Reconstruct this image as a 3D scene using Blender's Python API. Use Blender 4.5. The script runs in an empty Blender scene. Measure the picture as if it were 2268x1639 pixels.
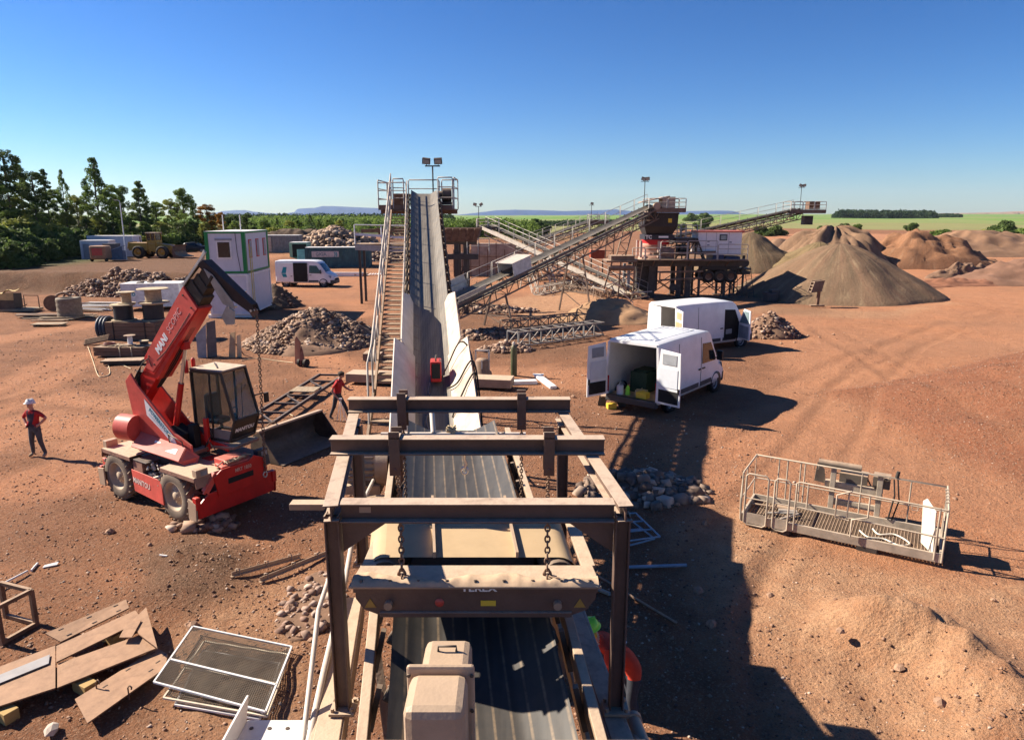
import bpy, math, random
import numpy as np
from mathutils import Vector, Matrix
R = math.radians
random.seed(7)
SC = bpy.context.scene
COL = SC.collection
# ---------------------------------------------------------------- camera, sky, sun
F, CX, CY, H, TH = 1550.0, 1134.0, 819.5, 7.2, R(12.5)
cd = bpy.data.cameras.new('camera'); cam = bpy.data.objects.new('camera', cd); COL.objects.link(cam)
cam.location = (0, 0, H); cam.rotation_euler = (math.pi/2-TH, 0, 0)
cd.sensor_width = 36; cd.lens = 36*F/2268; cd.clip_start = .05; cd.clip_end = 40000
SC.camera = cam
SUN_EL = R(36.5); SUN_AZ = math.atan2(-.958, .287)            # sun stands to the left, slightly ahead
w = bpy.data.worlds.new('World'); SC.world = w; w.use_nodes = True
nt = w.node_tree; bgn = nt.nodes['Background']
sky = nt.nodes.new('ShaderNodeTexSky'); sky.sky_type = 'NISHITA'; sky.sun_disc = False
sky.sun_elevation = SUN_EL; sky.sun_rotation = SUN_AZ
sky.altitude = 400; sky.air_density = 1.0; sky.dust_density = .2; sky.ozone_density = 6.0
gam = nt.nodes.new('ShaderNodeGamma'); gam.inputs[1].default_value = 1.32; hsv = nt.nodes.new('ShaderNodeHueSaturation'); hsv.inputs['Saturation'].default_value = 1.12; hsv.inputs['Value'].default_value = .56
nt.links.new(sky.outputs[0], gam.inputs[0]); nt.links.new(gam.outputs[0], hsv.inputs['Color']); tin = nt.nodes.new('ShaderNodeMix'); tin.data_type = 'RGBA'; tin.blend_type = 'MULTIPLY'; tin.inputs[0].default_value = 1; tin.inputs[7].default_value = (.93, 1.02, 1.16, 1)
nt.links.new(hsv.outputs[0], tin.inputs[6]); nt.links.new(tin.outputs[2], bgn.inputs[0]); bgn.inputs[1].default_value = .05
sl = bpy.data.lights.new('sun', 'SUN'); so = bpy.data.objects.new('sun', sl); COL.objects.link(so)
sl.energy = 5.0; sl.angle = R(.55); sl.color = (1, .91, .78)
sd = Vector((-.958*math.cos(SUN_EL), .287*math.cos(SUN_EL), math.sin(SUN_EL)))
so.rotation_euler = sd.to_track_quat('Z', 'Y').to_euler(); so.location = (-40, 20, 60)
SC.view_settings.view_transform = 'Standard'; SC.view_settings.look = 'None'
SC.view_settings.exposure = 1.18; SC.view_settings.gamma = 1
SC.cycles.max_bounces = 6; SC.cycles.diffuse_bounces = 3; SC.cycles.glossy_bounces = 3
SC.cycles.transmission_bounces = 4; SC.cycles.transparent_max_bounces = 8; SC.cycles.volume_bounces = 0
SC.cycles.use_denoising = True

# ---------------------------------------------------------------- helpers
CT, ST = math.cos(TH), math.sin(TH)
def at(x, y, z=0.0):
    """point of the place on the level z that stands where the photo (2268 px wide) shows (x, y)"""
    a, b = (x-CX)/F, (y-CY)/F
    fw, dn = CT-b*ST, ST+b*CT
    t = (H-z)/dn
    return Vector((a*t, fw*t, z))
def ad(x, y, Y):
    a, b = (x-CX)/F, (y-CY)/F
    fw, dn = CT-b*ST, ST+b*CT
    t = Y/fw
    return Vector((a*t, Y, H-dn*t))
V = Vector
Z = V((0, 0, 1))
def hashn(ix, iy, s):
    n = (ix*374761393+iy*668265263+s*974634777) & 0xffffffff
    n = ((n ^ (n >> 13))*1274126177) & 0xffffffff
    return ((n ^ (n >> 16)) & 0xffff)/65535.0
def noise2(x, y, s=0):
    x = np.asarray(x, dtype=float); y = np.asarray(y, dtype=float)
    ix = np.floor(x).astype(np.int64); iy = np.floor(y).astype(np.int64)
    u = x-ix; v = y-iy; u = u*u*(3-2*u); v = v*v*(3-2*v)
    a = hashn(ix, iy, s); b = hashn(ix+1, iy, s); c = hashn(ix, iy+1, s); d = hashn(ix+1, iy+1, s)
    return (a+(b-a)*u+(c-a)*v+(a-b-c+d)*u*v)*2-1
def fbm(x, y, s=0, o=4, g=.5):
    r = 0; a = 1; t = 0
    for i in range(o):
        r = r+a*noise2(np.asarray(x)*2**i, np.asarray(y)*2**i, s+i*17); t += a; a *= g
    return r/t
def sstep(a, b, x):
    t = np.clip((np.asarray(x, dtype=float)-a)/(b-a), 0, 1); return t*t*(3-2*t)

# ---------------------------------------------------------------- materials
DUST = (.50, .34, .22)
MATS = {}
def M(name, col, rough=.75, metal=0, var=.25, sc=3, dust=0, dcol=DUST, bump=0, bsc=40, spec=.3, det=6, emit=0, streak=None):
    if name in MATS: return MATS[name]
    m = bpy.data.materials.new(name); m.use_nodes = True; MATS[name] = m
    t = m.node_tree; N = t.nodes; L = t.links; b = N['Principled BSDF']
    b.inputs['Roughness'].default_value = rough; b.inputs['Metallic'].default_value = metal
    b.inputs['Specular IOR Level'].default_value = spec
    tc = N.new('ShaderNodeTexCoord'); no = N.new('ShaderNodeTexNoise')
    no.inputs['Scale'].default_value = sc; no.inputs['Detail'].default_value = det; no.inputs['Roughness'].default_value = .65
    src = tc.outputs['Object']
    if streak:
        mp = N.new('ShaderNodeMapping'); mp.inputs['Scale'].default_value = streak; L.new(src, mp.inputs[0]); src2 = mp.outputs[0]
    else: src2 = src
    L.new(src2, no.inputs['Vector'])
    mr = N.new('ShaderNodeMapRange'); mr.inputs[1].default_value = .3; mr.inputs[2].default_value = .7
    L.new(no.outputs[0], mr.inputs[0])
    mx = N.new('ShaderNodeMix'); mx.data_type = 'RGBA'
    L.new(mr.outputs[0], mx.inputs[0])
    mx.inputs[6].default_value = (*[c*(1-var) for c in col], 1); mx.inputs[7].default_value = (*[min(.9, c*(1+var)) for c in col], 1)
    out = mx.outputs[2]
    if dust:
        ge = N.new('ShaderNodeNewGeometry'); sx = N.new('ShaderNodeSeparateXYZ'); L.new(ge.outputs['Normal'], sx.inputs[0])
        n2 = N.new('ShaderNodeTexNoise'); n2.inputs['Scale'].default_value = sc*2.3; n2.inputs['Detail'].default_value = 8
        n2.inputs['Roughness'].default_value = .7; L.new(src, n2.inputs['Vector'])
        r1 = N.new('ShaderNodeMapRange'); r1.inputs[1].default_value = -.05; r1.inputs[2].default_value = 1.0; L.new(sx.outputs[2], r1.inputs[0])
        r2 = N.new('ShaderNodeMapRange'); r2.inputs[1].default_value = .25; r2.inputs[2].default_value = .65; L.new(n2.outputs[0], r2.inputs[0])
        r2.inputs[3].default_value = .35
        mu = N.new('ShaderNodeMath'); mu.operation = 'MULTIPLY'; L.new(r1.outputs[0], mu.inputs[0]); L.new(r2.outputs[0], mu.inputs[1])
        m2 = N.new('ShaderNodeMath'); m2.operation = 'MULTIPLY'; m2.use_clamp = True; L.new(mu.outputs[0], m2.inputs[0]); m2.inputs[1].default_value = dust
        my = N.new('ShaderNodeMix'); my.data_type = 'RGBA'; L.new(m2.outputs[0], my.inputs[0]); L.new(out, my.inputs[6])
        my.inputs[7].default_value = (*dcol, 1); out = my.outputs[2]
    L.new(out, b.inputs['Base Color'])
    if bump:
        n3 = N.new('ShaderNodeTexNoise'); n3.inputs['Scale'].default_value = bsc; n3.inputs['Detail'].default_value = 5; L.new(src, n3.inputs['Vector'])
        bp = N.new('ShaderNodeBump'); bp.inputs['Strength'].default_value = bump; bp.inputs['Distance'].default_value = .02
        L.new(n3.outputs[0], bp.inputs['Height']); L.new(bp.outputs[0], b.inputs['Normal'])
    return m
def beltmat(name, base, dust, freq, skew, amt=.8):
    """rubber with dust lying in stripes along the run"""
    m = M(name, base, .55, var=.3, sc=2, streak=(5, .3, 1)); t = m.node_tree; N = t.nodes; L = t.links; b = N['Principled BSDF']
    prev = b.inputs['Base Color'].links[0].from_socket; tc = N.new('ShaderNodeTexCoord'); sx = N.new('ShaderNodeSeparateXYZ'); L.new(tc.outputs['Object'], sx.inputs[0])
    def mt(op, a, c, cl=False):
        k = N.new('ShaderNodeMath'); k.operation = op; k.use_clamp = cl
        for i, q in ((0, a), (1, c)):
            if isinstance(q, (int, float)): k.inputs[i].default_value = q
            else: L.new(q, k.inputs[i])
        return k.outputs[0]
    u = mt('ADD', sx.outputs[0], mt('MULTIPLY', sx.outputs[1], skew)); w_ = mt('SINE', mt('MULTIPLY', u, freq), 0)
    n = N.new('ShaderNodeTexNoise'); n.inputs['Scale'].default_value = 7; n.inputs['Detail'].default_value = 8; n.inputs['Roughness'].default_value = .75; L.new(tc.outputs['Object'], n.inputs['Vector'])
    f = mt('MULTIPLY', mt('ADD', mt('MULTIPLY', mt('MAXIMUM', mt('SUBTRACT', w_, .8), 0), 4.0), .10), mt('MULTIPLY', mt('SUBTRACT', n.outputs[0], .28, True), 2.4*amt), True)
    mx = N.new('ShaderNodeMix'); mx.data_type = 'RGBA'; L.new(f, mx.inputs[0]); L.new(prev, mx.inputs[6]); mx.inputs[7].default_value = (*dust, 1); L.new(mx.outputs[2], b.inputs['Base Color'])
    bp = N.new('ShaderNodeBump'); bp.inputs['Strength'].default_value = .5; bp.inputs['Distance'].default_value = .01; L.new(mt('MULTIPLY', w_, .18), bp.inputs['Height']); L.new(bp.outputs[0], b.inputs['Normal'])
    return m
def glassy(name, col, alpha=.55):
    m = M(name, col, rough=.06, var=.05, spec=.6); b = m.node_tree.nodes['Principled BSDF']
    b.inputs['Alpha'].default_value = alpha
    return m
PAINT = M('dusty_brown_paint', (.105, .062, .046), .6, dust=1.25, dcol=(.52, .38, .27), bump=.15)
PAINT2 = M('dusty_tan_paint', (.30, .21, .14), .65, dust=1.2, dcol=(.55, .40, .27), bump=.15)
TAN = M('tan_cover_paint', (.40, .28, .19), .5, var=.15, dust=.6, dcol=(.50, .35, .22), bump=.12)
MAGB = M('dusty_magnet_belt', (.42, .29, .16), .7, var=.15, sc=2, dust=.6, dcol=(.55, .39, .22))
STEEL = M('dark_steel', (.055, .048, .042), .6, dust=.55, var=.4)
RUST = M('rusty_steel', (.15, .085, .055), .8, dust=.8, var=.45, sc=5)
RUSTB = M('brown_structural_steel', (.16, .11, .08), .75, dust=.9, var=.4, sc=2)
GALV = M('galvanised_steel', (.42, .40, .36), .55, metal=.2, dust=.7, var=.25)
PALE = M('pale_grey_paint', (.55, .52, .47), .6, dust=.6, var=.2)
SKIRT = M('pale_skirt_plate', (.60, .52, .45), .6, var=.45, sc=2.2, dust=.9, dcol=(.50, .31, .15), bump=.1)
BELT = M('rubber_belt', (.075, .07, .062), .55, var=.35, sc=1.2, streak=(6, .25, 1), dust=.55, dcol=(.30, .24, .17))
BELTD = beltmat('ribbed_rubber_belt', (.05, .047, .044), (.32, .22, .13), 50, .1175, .9)
BELT1 = beltmat('grey_dusty_belt', (.17, .145, .115), (.36, .29, .20), 110, .128, .35)
RUB = M('black_rubber', (.022, .021, .02), .8, dust=.5, dcol=(.26, .19, .13))
BLACK = M('black_plastic', (.015, .015, .016), .45, dust=.25)
RED = M('telehandler_red', (.50, .014, .012), .42, var=.2, dust=.4, dcol=(.50, .28, .18))
REDS = M('faded_sunlit_red', (.58, .085, .062), .5, var=.2, dust=.5, dcol=(.55, .32, .23))  # sunlight on the boom's side is put into this paler red
REDB = M('bright_red', (.55, .02, .02), .4, var=.1, dust=.2)
WHITE = M('white_vehicle_paint', (.76, .75, .73), .3, var=.09, sc=1.5, dust=.22, dcol=(.6, .5, .42), spec=.5)
WHT = M('white_paint', (.76, .75, .72), .5, var=.12, dust=.3)
BLUEW = M('white_inner_panel', (.62, .64, .66), .5, var=.06)
GREYP = M('grey_panel', (.30, .31, .32), .6, var=.2, dust=.3)
DGREY = M('dark_grey_trim', (.05, .05, .052), .6, dust=.3)
WOOD = M('weathered_timber', (.34, .25, .16), .85, var=.4, sc=3, streak=(1, 6, 6), bump=.2)
PLY = M('plywood', (.46, .30, .16), .75, var=.25, sc=2)
PLATE = M('rust_dusted_plate', (.22, .12, .07), .7, var=.5, sc=3.2, dust=.8, dcol=(.44, .26, .15), bump=.15)
GREEN = M('signal_green', (.02, .22, .06), .5, var=.15)
TEAL = M('teal_paint', (.05, .30, .30), .55, var=.2, dust=.2)
DTEAL = M('dark_teal_corrugated', (.035, .10, .11), .6, var=.35, sc=1.5, dust=.3)
TEALL = M('teal_lettering', (.01, .24, .30), .4, var=.1)
YEL = M('loader_yellow', (.42, .24, .04), .6, var=.25, dust=.8)
YELB = M('safety_yellow', (.70, .50, .05), .5, var=.1)
LIME = M('lime_helmet', (.30, .75, .06), .35, var=.05)
CHROME = M('bright_steel', (.60, .58, .55), .3, metal=.8, var=.15, dust=.3)
GLASS = glassy('tinted_glass', (.05, .075, .07), .45)
DGLASS = M('dark_glass', (.014, .018, .022), .08, var=.1, spec=.6)
DARKIN = M('dark_interior', (.02, .019, .018), .9)
LET = M('white_lettering', (.80, .80, .78), .5, var=.05)
LETD = M('dark_lettering', (.03, .04, .05), .5, var=.05)
LETT = M('tan_lettering', (.55, .42, .32), .6, var=.1)
BLUE = M('blue_hose', (.03, .07, .13), .5, dust=.4)
CONC = M('stained_concrete', (.40, .31, .24), .9, var=.3, sc=1.2, bump=.2)
DIRT = M('brown_earth', (.20, .115, .07), .95, var=.4, sc=1.5, bump=.6, bsc=14)
DIRTD = M('dark_earth', (.10, .065, .042), .95, var=.4, sc=1.2, bump=.7, bsc=10)
SAND = M('sand_heap', (.31, .205, .12), .95, var=.3, sc=.45, streak=(1, 1, .12), bump=.35, bsc=9)
SKIN = M('skin', (.45, .24, .17), .6, var=.1)
ROPE = M('pale_rope', (.55, .42, .26), .9)

# ---------------------------------------------------------------- mesh builder
class MB:
    def __init__(s, t=None, world=False, loc=None, rz=0):
        s.t = t; s.v = []; s.f = []; s.mi = []; s.sm = []; s.k = 0
        s.loc = loc; s.rz = rz
        if world and t is not None: s.M = t.matrix_basis.inverted()
        elif world and loc is not None: s.M = (Matrix.Translation(loc) @ Matrix.Rotation(rz, 4, 'Z')).inverted()
        else: s.M = None
    def add(s, vs, fs, sm=False, k=None):
        o = len(s.v); M_ = s.M
        for p in vs:
            p = V(p); s.v.append(M_ @ p if M_ else p)
        k = s.k if k is None else k
        for f in fs:
            s.f.append([o+i for i in f]); s.mi.append(k); s.sm.append(sm)
        return s
    def box(s, c, d, rz=0, rot=None, k=None):
        x, y, z = d[0]/2, d[1]/2, d[2]/2
        r = rot if rot is not None else Matrix.Rotation(rz, 3, 'Z')
        c = V(c)
        vs = [c+r @ V((a*x, b*y, e*z)) for e in (-1, 1) for b in (-1, 1) for a in (-1, 1)]
        return s.add(vs, [(0, 2, 3, 1), (4, 5, 7, 6), (0, 1, 5, 4), (2, 6, 7, 3), (0, 4, 6, 2), (1, 3, 7, 5)], k=k)
    def box2(s, a, b, k=None):
        a = V(a); b = V(b); d = b-a
        return s.box((a+b)/2, (abs(d.x), abs(d.y), abs(d.z)), k=k)
    def frame(s, p, q, up=Z):
        d = (V(q)-V(p)).normalized()
        x = d.cross(up)
        if x.length < 1e-4: x = d.cross(V((0, 1, 0)))
        x.normalize(); return x, x.cross(d).normalized(), d
    def bar(s, p, q, w, h=None, up=Z, k=None):
        h = w if h is None else h; p = V(p); q = V(q)
        x, y, d = s.frame(p, q, up)
        vs = [e+x*(a*w/2)+y*(b*h/2) for e in (p, q) for a, b in ((-1, -1), (1, -1), (1, 1), (-1, 1))]
        return s.add(vs, [(0, 1, 2, 3), (7, 6, 5, 4), (0, 4, 5, 1), (1, 5, 6, 2), (2, 6, 7, 3), (3, 7, 4, 0)], k=k)
    def ibeam(s, p, q, w, h, t=.012, up=Z, k=None):
        p = V(p); q = V(q); x, y, d = s.frame(p, q, up)
        for sg in (-1, 1):
            s.bar(p+y*sg*(h/2-t/2), q+y*sg*(h/2-t/2), w, t, up, k)
        return s.bar(p, q, t, h-2*t-.002, up, k)
    def cyl(s, p, q, r, n=12, r2=None, cap=True, sm=True, k=None):
        r2 = r if r2 is None else r2; p = V(p); q = V(q); x, y, d = s.frame(p, q)
        vs = []
        for i in range(n):
            a = 2*math.pi*i/n; e = x*math.cos(a)+y*math.sin(a)
            vs += [p+e*r, q+e*r2]
        s.add(vs, [(2*i, 2*((i+1) % n), 2*((i+1) % n)+1, 2*i+1) for i in range(n)], sm, k)
        if cap:
            s.add([vs[2*i] for i in range(n)], [tuple(range(n))[::-1]], False, k); s.add([vs[2*i+1] for i in range(n)], [tuple(range(n))], False, k)
        return s
    def tube(s, pts, r, n=6, closed=False, k=None):
        pts = [V(p) for p in pts]; m = len(pts); vs = []; px = None
        for i, p in enumerate(pts):
            a = pts[i-1] if (i > 0 or closed) else p; b = pts[(i+1) % m] if (i < m-1 or closed) else p
            d = (b-a).normalized()
            if px is None: x = d.cross(Z); x = d.cross(V((0, 1, 0))) if x.length < 1e-3 else x
            else: x = px-d*px.dot(d)
            x.normalize(); px = x; y = d.cross(x)
            for j in range(n):
                t = 2*math.pi*j/n; vs.append(p+(x*math.cos(t)+y*math.sin(t))*r)
        fs = []
        for i in range(m if closed else m-1):
            for j in range(n):
                a, b = i*n+j, i*n+(j+1) % n; c, e = ((i+1) % m)*n+(j+1) % n, ((i+1) % m)*n+j
                fs.append((a, b, c, e))
        s.add(vs, fs, True, k)
        if not closed: s.add(vs[:n], [tuple(range(n))[::-1]], False, k); s.add(vs[-n:], [tuple(range(n))], False, k)
        return s
    def lathe(s, o, ax, prof, n=20, k=None):
        o = V(o); ax = V(ax).normalized(); x = ax.cross(Z); x = V((1, 0, 0)) if x.length < 1e-3 else x.normalized(); y = ax.cross(x)
        vs = [o+ax*h+(x*math.cos(2*math.pi*j/n)+y*math.sin(2*math.pi*j/n))*r for r, h in prof for j in range(n)]
        fs = [(i*n+j, i*n+(j+1) % n, (i+1)*n+(j+1) % n, (i+1)*n+j) for i in range(len(prof)-1) for j in range(n)]
        return s.add(vs, fs, True, k)
    def plate(s, poly, th, k=None, nrm=None):
        poly = [V(p) for p in poly]; n = len(poly)
        nn = V(nrm) if nrm is not None else V((0, 0, 0))
        if nrm is None:
            for i in range(n): nn += poly[i].cross(poly[(i+1) % n])
        nn.normalize(); a = [p-nn*th/2 for p in poly]; b = [p+nn*th/2 for p in poly]
        fs = [tuple(range(n))[::-1], tuple(range(n, 2*n))]+[(i, (i+1) % n, n+(i+1) % n, n+i) for i in range(n)]
        return s.add(a+b, fs, k=k)
    def quad(s, a, b, c, d, k=None): return s.add([a, b, c, d], [(0, 1, 2, 3)], k=k)
    def grid(s, G, sm=True, k=None, closed=False):
        n = len(G); m = len(G[0])
        return s.add([p for r in G for p in r], [(i*m+j, i*m+j+1, (i+1)*m+j+1, (i+1)*m+j) for i in range(n-1) for j in range(m-1)], sm, k)
    def rock(s, c, r, rnd, sq=.7, k=None):
        c = V(c); a0 = rnd.random()*6.28; vs = []; n = 6
        e = [rnd.uniform(.75, 1.15) for _ in range(14)]; st = rnd.uniform(.8, 1.35)
        rr = Matrix.Rotation(a0, 3, 'Z') @ Matrix.Rotation(rnd.uniform(-.5, .5), 3, 'X')
        vs.append(V((0, 0, sq*e[0])))
        for l, (zz, q) in enumerate(((.5, .75), (-.35, 1.0))):
            for j in range(n):
                t = (j+.5*l)*2*math.pi/n; ee = e[1+l*n+j]
                vs.append(V((math.cos(t)*q*ee*st, math.sin(t)*q*ee, zz*sq*ee)))
        vs.append(V((0, 0, -.8*sq)))
        fs = [(0, 1+j, 1+(j+1) % n) for j in range(n)]
        for j in range(n): fs += [(1+j, 7+j, 1+(j+1) % n), (1+(j+1) % n, 7+j, 7+(j+1) % n)]
        fs += [(13, 7+(j+1) % n, 7+j) for j in range(n)]
        return s.add([c+rr @ (p*r) for p in vs], fs, k=k)
    def build(s, name, mat, parent=None, bev=0, label=None, cat=None, group=None, kind=None, smooth=False, sub=0):
        me = bpy.data.meshes.new(name)
        me.from_pydata([tuple(p) for p in s.v], [], s.f)
        mats = mat if isinstance(mat, (list, tuple)) else [mat]
        for m in mats: me.materials.append(m)
        me.polygons.foreach_set('material_index', s.mi)
        me.polygons.foreach_set('use_smooth', [True]*len(s.f) if smooth else s.sm)
        me.update()
        o = bpy.data.objects.new(name, me); COL.objects.link(o)
        p = parent if parent is not None else s.t
        if p is not None: o.parent = p
        elif s.loc is not None: o.location = s.loc; o.rotation_euler = (0, 0, s.rz)
        if bev:
            b = o.modifiers.new('bevel', 'BEVEL'); b.width = bev; b.segments = 2; b.limit_method = 'ANGLE'; b.angle_limit = R(40)
        if sub:
            b = o.modifiers.new('sub', 'SUBSURF'); b.levels = sub; b.render_levels = sub
        tag(o, label, cat, group, kind)
        return o
def tag(o, label=None, cat=None, group=None, kind=None):
    for a, b in (('label', label), ('category', cat), ('group', group), ('kind', kind)):
        if b: o[a] = b
    return o
def thing(name, label, cat, loc=(0, 0, 0), rz=0, group=None):
    o = bpy.data.objects.new(name, None); COL.objects.link(o); o.empty_display_size = .3
    o.matrix_basis = Matrix.Translation(V(loc)) @ Matrix.Rotation(rz, 4, 'Z')
    return tag(o, label, cat, group)
def dup(t, loc, rz=0, label=None, group=None, sc=None):
    c = t.copy(); COL.objects.link(c)
    mt = Matrix.Translation(V(loc)) @ Matrix.Rotation(rz, 4, 'Z')
    if sc is not None: mt = mt @ Matrix.Diagonal((*sc, 1))
    c.matrix_basis = mt
    if label: c['label'] = label
    if group: c['group'] = group
    for ch in list(t.children):
        d = ch.copy(); COL.objects.link(d); d.parent = c
        for g in list(ch.children):
            e = g.copy(); COL.objects.link(e); e.parent = d
    return c
def text(body, size, mat, o, ux, uy, parent=None, name='lettering', th=.004, center=True, bold=0, wscale=1, world=None):
    cu = bpy.data.curves.new('txt', 'FONT'); cu.body = body; cu.size = size; cu.extrude = th/2; cu.offset = bold
    cu.align_x = 'CENTER' if center else 'LEFT'; cu.align_y = 'CENTER'; cu.resolution_u = 2
    tmp = bpy.data.objects.new('txt', cu); COL.objects.link(tmp)
    dg = bpy.context.evaluated_depsgraph_get()
    me = bpy.data.meshes.new_from_object(tmp.evaluated_get(dg)); bpy.data.objects.remove(tmp)
    ux = V(ux).normalized(); uy = V(uy).normalized(); nz = ux.cross(uy).normalized(); o = V(o)
    mt = Matrix.Translation(o) @ Matrix(((ux.x*wscale, uy.x, nz.x, 0), (ux.y*wscale, uy.y, nz.y, 0), (ux.z*wscale, uy.z, nz.z, 0), (0, 0, 0, 1)))
    if world is not None: mt = world.matrix_basis.inverted() @ mt
    me.transform(mt); me.materials.clear(); me.materials.append(mat)
    ob = bpy.data.objects.new(name, me); COL.objects.link(ob)
    if parent is not None: ob.parent = parent
    return ob
def rail(mb, pts, h=1.0, post=1.5, r=.022, mid=True, up=Z):
    """guard rail along a floor polyline"""
    pts = [V(p) for p in pts]
    mb.tube([p+up*h for p in pts], r, 6)
    if mid: mb.tube([p+up*h*.52 for p in pts], r*.85, 5)
    for a, b in zip(pts[:-1], pts[1:]):
        n = max(1, round((b-a).length/post))
        for i in range(n+1):
            p = a+(b-a)*i/n; mb.cyl(p, p+up*h, r, 6)
# ---------------------------------------------------------------- ground
def gauss(x, y, cx, cy, sx, sy, a=0):
    dx, dy = x-cx, y-cy; c, s = math.cos(a), math.sin(a)
    u, v = dx*c+dy*s, -dx*s+dy*c
    return np.exp(-(u/sx)**2-(v/sy)**2)
def segdist(x, y, pts):
    d = np.full(np.shape(x), 1e9)
    for (ax, ay), (bx, by) in zip(pts[:-1], pts[1:]):
        vx, vy = bx-ax, by-ay; t = np.clip(((x-ax)*vx+(y-ay)*vy)/(vx*vx+vy*vy+1e-9), 0, 1)
        d = np.minimum(d, np.hypot(x-ax-t*vx, y-ay-t*vy))
    return d
def inpoly(x, y, pts):
    ins = np.zeros(np.shape(x), bool); n = len(pts)
    for i in range(n):
        ax, ay = pts[i]; bx, by = pts[(i+1) % n]
        c = ((ay > y) != (by > y)) & (x < (bx-ax)*(y-ay)/(by-ay+1e-12)+ax); ins ^= c
    return ins
def P2(*q): return [tuple(at(*p)[:2]) for p in q]
RM = [tuple(at(1930, 1400)[:2]), tuple(at(2060, 1440)[:2]), tuple(at(2200, 1560)[:2])]
RAMP = P2((1748, 872), (1850, 900), (1990, 985), (2130, 1060), (2300, 1125), (2700, 1300), (3000, 900), (2400, 740), (2150, 790), (1950, 840))
TRK = [P2(*q) for q in (((-80, 905), (40, 885), (150, 830), (250, 790), (420, 760)), ((-60, 1060), (90, 1000), (200, 985), (230, 1010)), ((1560, 1330), (1640, 1200), (1760, 1060), (1840, 960), (1900, 860), (2000, 760), (2200, 690)), ((1460, 1010), (1640, 930), (1860, 820), (2080, 730), (2300, 690)), ((2300, 1010), (2100, 900), (1950, 800), (1830, 730)), ((560, 640), (640, 690), (760, 720)), ((1860, 1700), (1760, 1400), (1800, 1260), (2000, 1290), (2300, 1330)))]
PITL = P2((-200, 655), (175, 652), (240, 640), (420, 640), (470, 612))
def gz(x, y):
    x = np.asarray(x, dtype=float); y = np.asarray(y, dtype=float)
    r = np.hypot(x, y)
    z = .05*fbm(x*.9, y*.9, 3)+.16*fbm(x*.12, y*.12, 5, 3)*sstep(10, 40, r)
    z = z*sstep(4000, 300, r)
    # plateau at the back left, its bank falls to the yard
    z = z+1.7*sstep(66.3, 68.2, y-.03*(x+40)+1.5*fbm(x*.15, y*.15, 8))*sstep(-26, -32, x)
    z = z+.7*sstep(84, 100, y)*sstep(-33, -25, x)*sstep(5, -5, x)
    # wooded slope far left
    z = z+5.5*sstep(-54, -72, x+.3*(y-85))*sstep(68, 92, y)*sstep(230, 140, y)
    # spoil beside the machine and at the lower right
    z = z+.68*np.exp(-(segdist(x, y, RM)/.75)**2)*(1+.35*fbm(x*2.2, y*2.2, 11))+.45*gauss(x, y, *at(2230, 1680)[:2], .9, .7)
    z = z+.30*gauss(x, y, *at(440, 1245)[:2], .9, .7)*(1+.6*fbm(x*3, y*3, 12))
    z = z+.25*gauss(x, y, *at(420, 1310)[:2], 1.1, .6)
    z = z+.06*fbm(x*2.6, y*2.6, 19, 3)*sstep(16, 8, r)
    # gravel ramp on the right
    d = segdist(x, y, RAMP+RAMP[:1]); ins = inpoly(x, y, RAMP)
    z = z+np.where(ins, 3.3*sstep(-1, 12, d)*sstep(0, 2, d), 0)+np.where(ins, (.09*np.sin((x*.75+y*.65)*2.1+1.5*fbm(x*.3, y*.3, 77))+.10*fbm(x*1.1, y*1.1, 78, 3))*sstep(0, 3, d), 0)
    for tp_ in TRK:
        e = segdist(x, y, tp_); z = z-.045*np.exp(-((np.abs(e-.85))/.22)**2)*sstep(75, 40, y)+.02*np.exp(-((np.abs(e-1.25))/.2)**2)*sstep(75, 40, y)
    # farmland beyond the quarry
    z = z+sstep(180, 420, y)*sstep(-60, 120, x)*(2+3*fbm(x*.004, y*.004, 21))-1.0*sstep(180, 420, y)
    z = z+sstep(900, 5200, y)*sstep(300, 2600, x)*10
    return z
def gzp(x, y): return float(gz(np.array([x]), np.array([y]))[0])
def on(x, y, dz=0):
    p = at(x, y)
    for _ in range(3):
        z = gzp(p.x, p.y); p = at(x, y, z)
    p.z += dz; return p

th1 = np.linspace(-58, 58, 421); th2 = np.concatenate([np.linspace(-180, -58, 30)[:-1], th1, np.linspace(58, 180, 30)[1:]])
th2 = np.radians(th2); rr = [0.4]
while rr[-1] < 24000: rr.append(rr[-1]*1.0145+.012)
rr = np.array(rr); A, RR = np.meshgrid(th2, rr)
GX = RR*np.sin(A); GY = RR*np.cos(A)
GZ = gz(GX, GY)
nr, na = GX.shape
co = np.stack([GX, GY, GZ], -1).reshape(-1, 3)
idx = np.arange(nr*na).reshape(nr, na)
fa = np.stack([idx[:-1, :-1], idx[:-1, 1:], idx[1:, 1:], idx[1:, :-1]], -1).reshape(-1, 4)[:, ::-1]
me = bpy.data.meshes.new('ground'); me.vertices.add(len(co)); me.vertices.foreach_set('co', co.ravel())
me.loops.add(fa.size); me.loops.foreach_set('vertex_index', fa.ravel().astype(np.int32))
me.polygons.add(len(fa)); me.polygons.foreach_set('loop_start', np.arange(0, fa.size, 4, dtype=np.int32)); me.polygons.foreach_set('loop_total', np.full(len(fa), 4, dtype=np.int32))
me.update(calc_edges=True); me.polygons.foreach_set('use_smooth', np.ones(len(fa), bool))
X, Y = GX.ravel(), GY.ravel(); rad = np.hypot(X, Y)
wob = fbm(X*.35, Y*.35, 31)*1.0
def zone(poly, soft, wz=1.0):
    p = P2(*poly); d = segdist(X, Y, p+p[:1]); s = np.where(inpoly(X, Y, p), d, -d)+wob*soft*wz
    return sstep(-soft, soft, s)
def path(pts, wd, soft):
    return sstep(wd+soft, wd, segdist(X, Y, P2(*pts))+wob*soft*.5)
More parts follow.
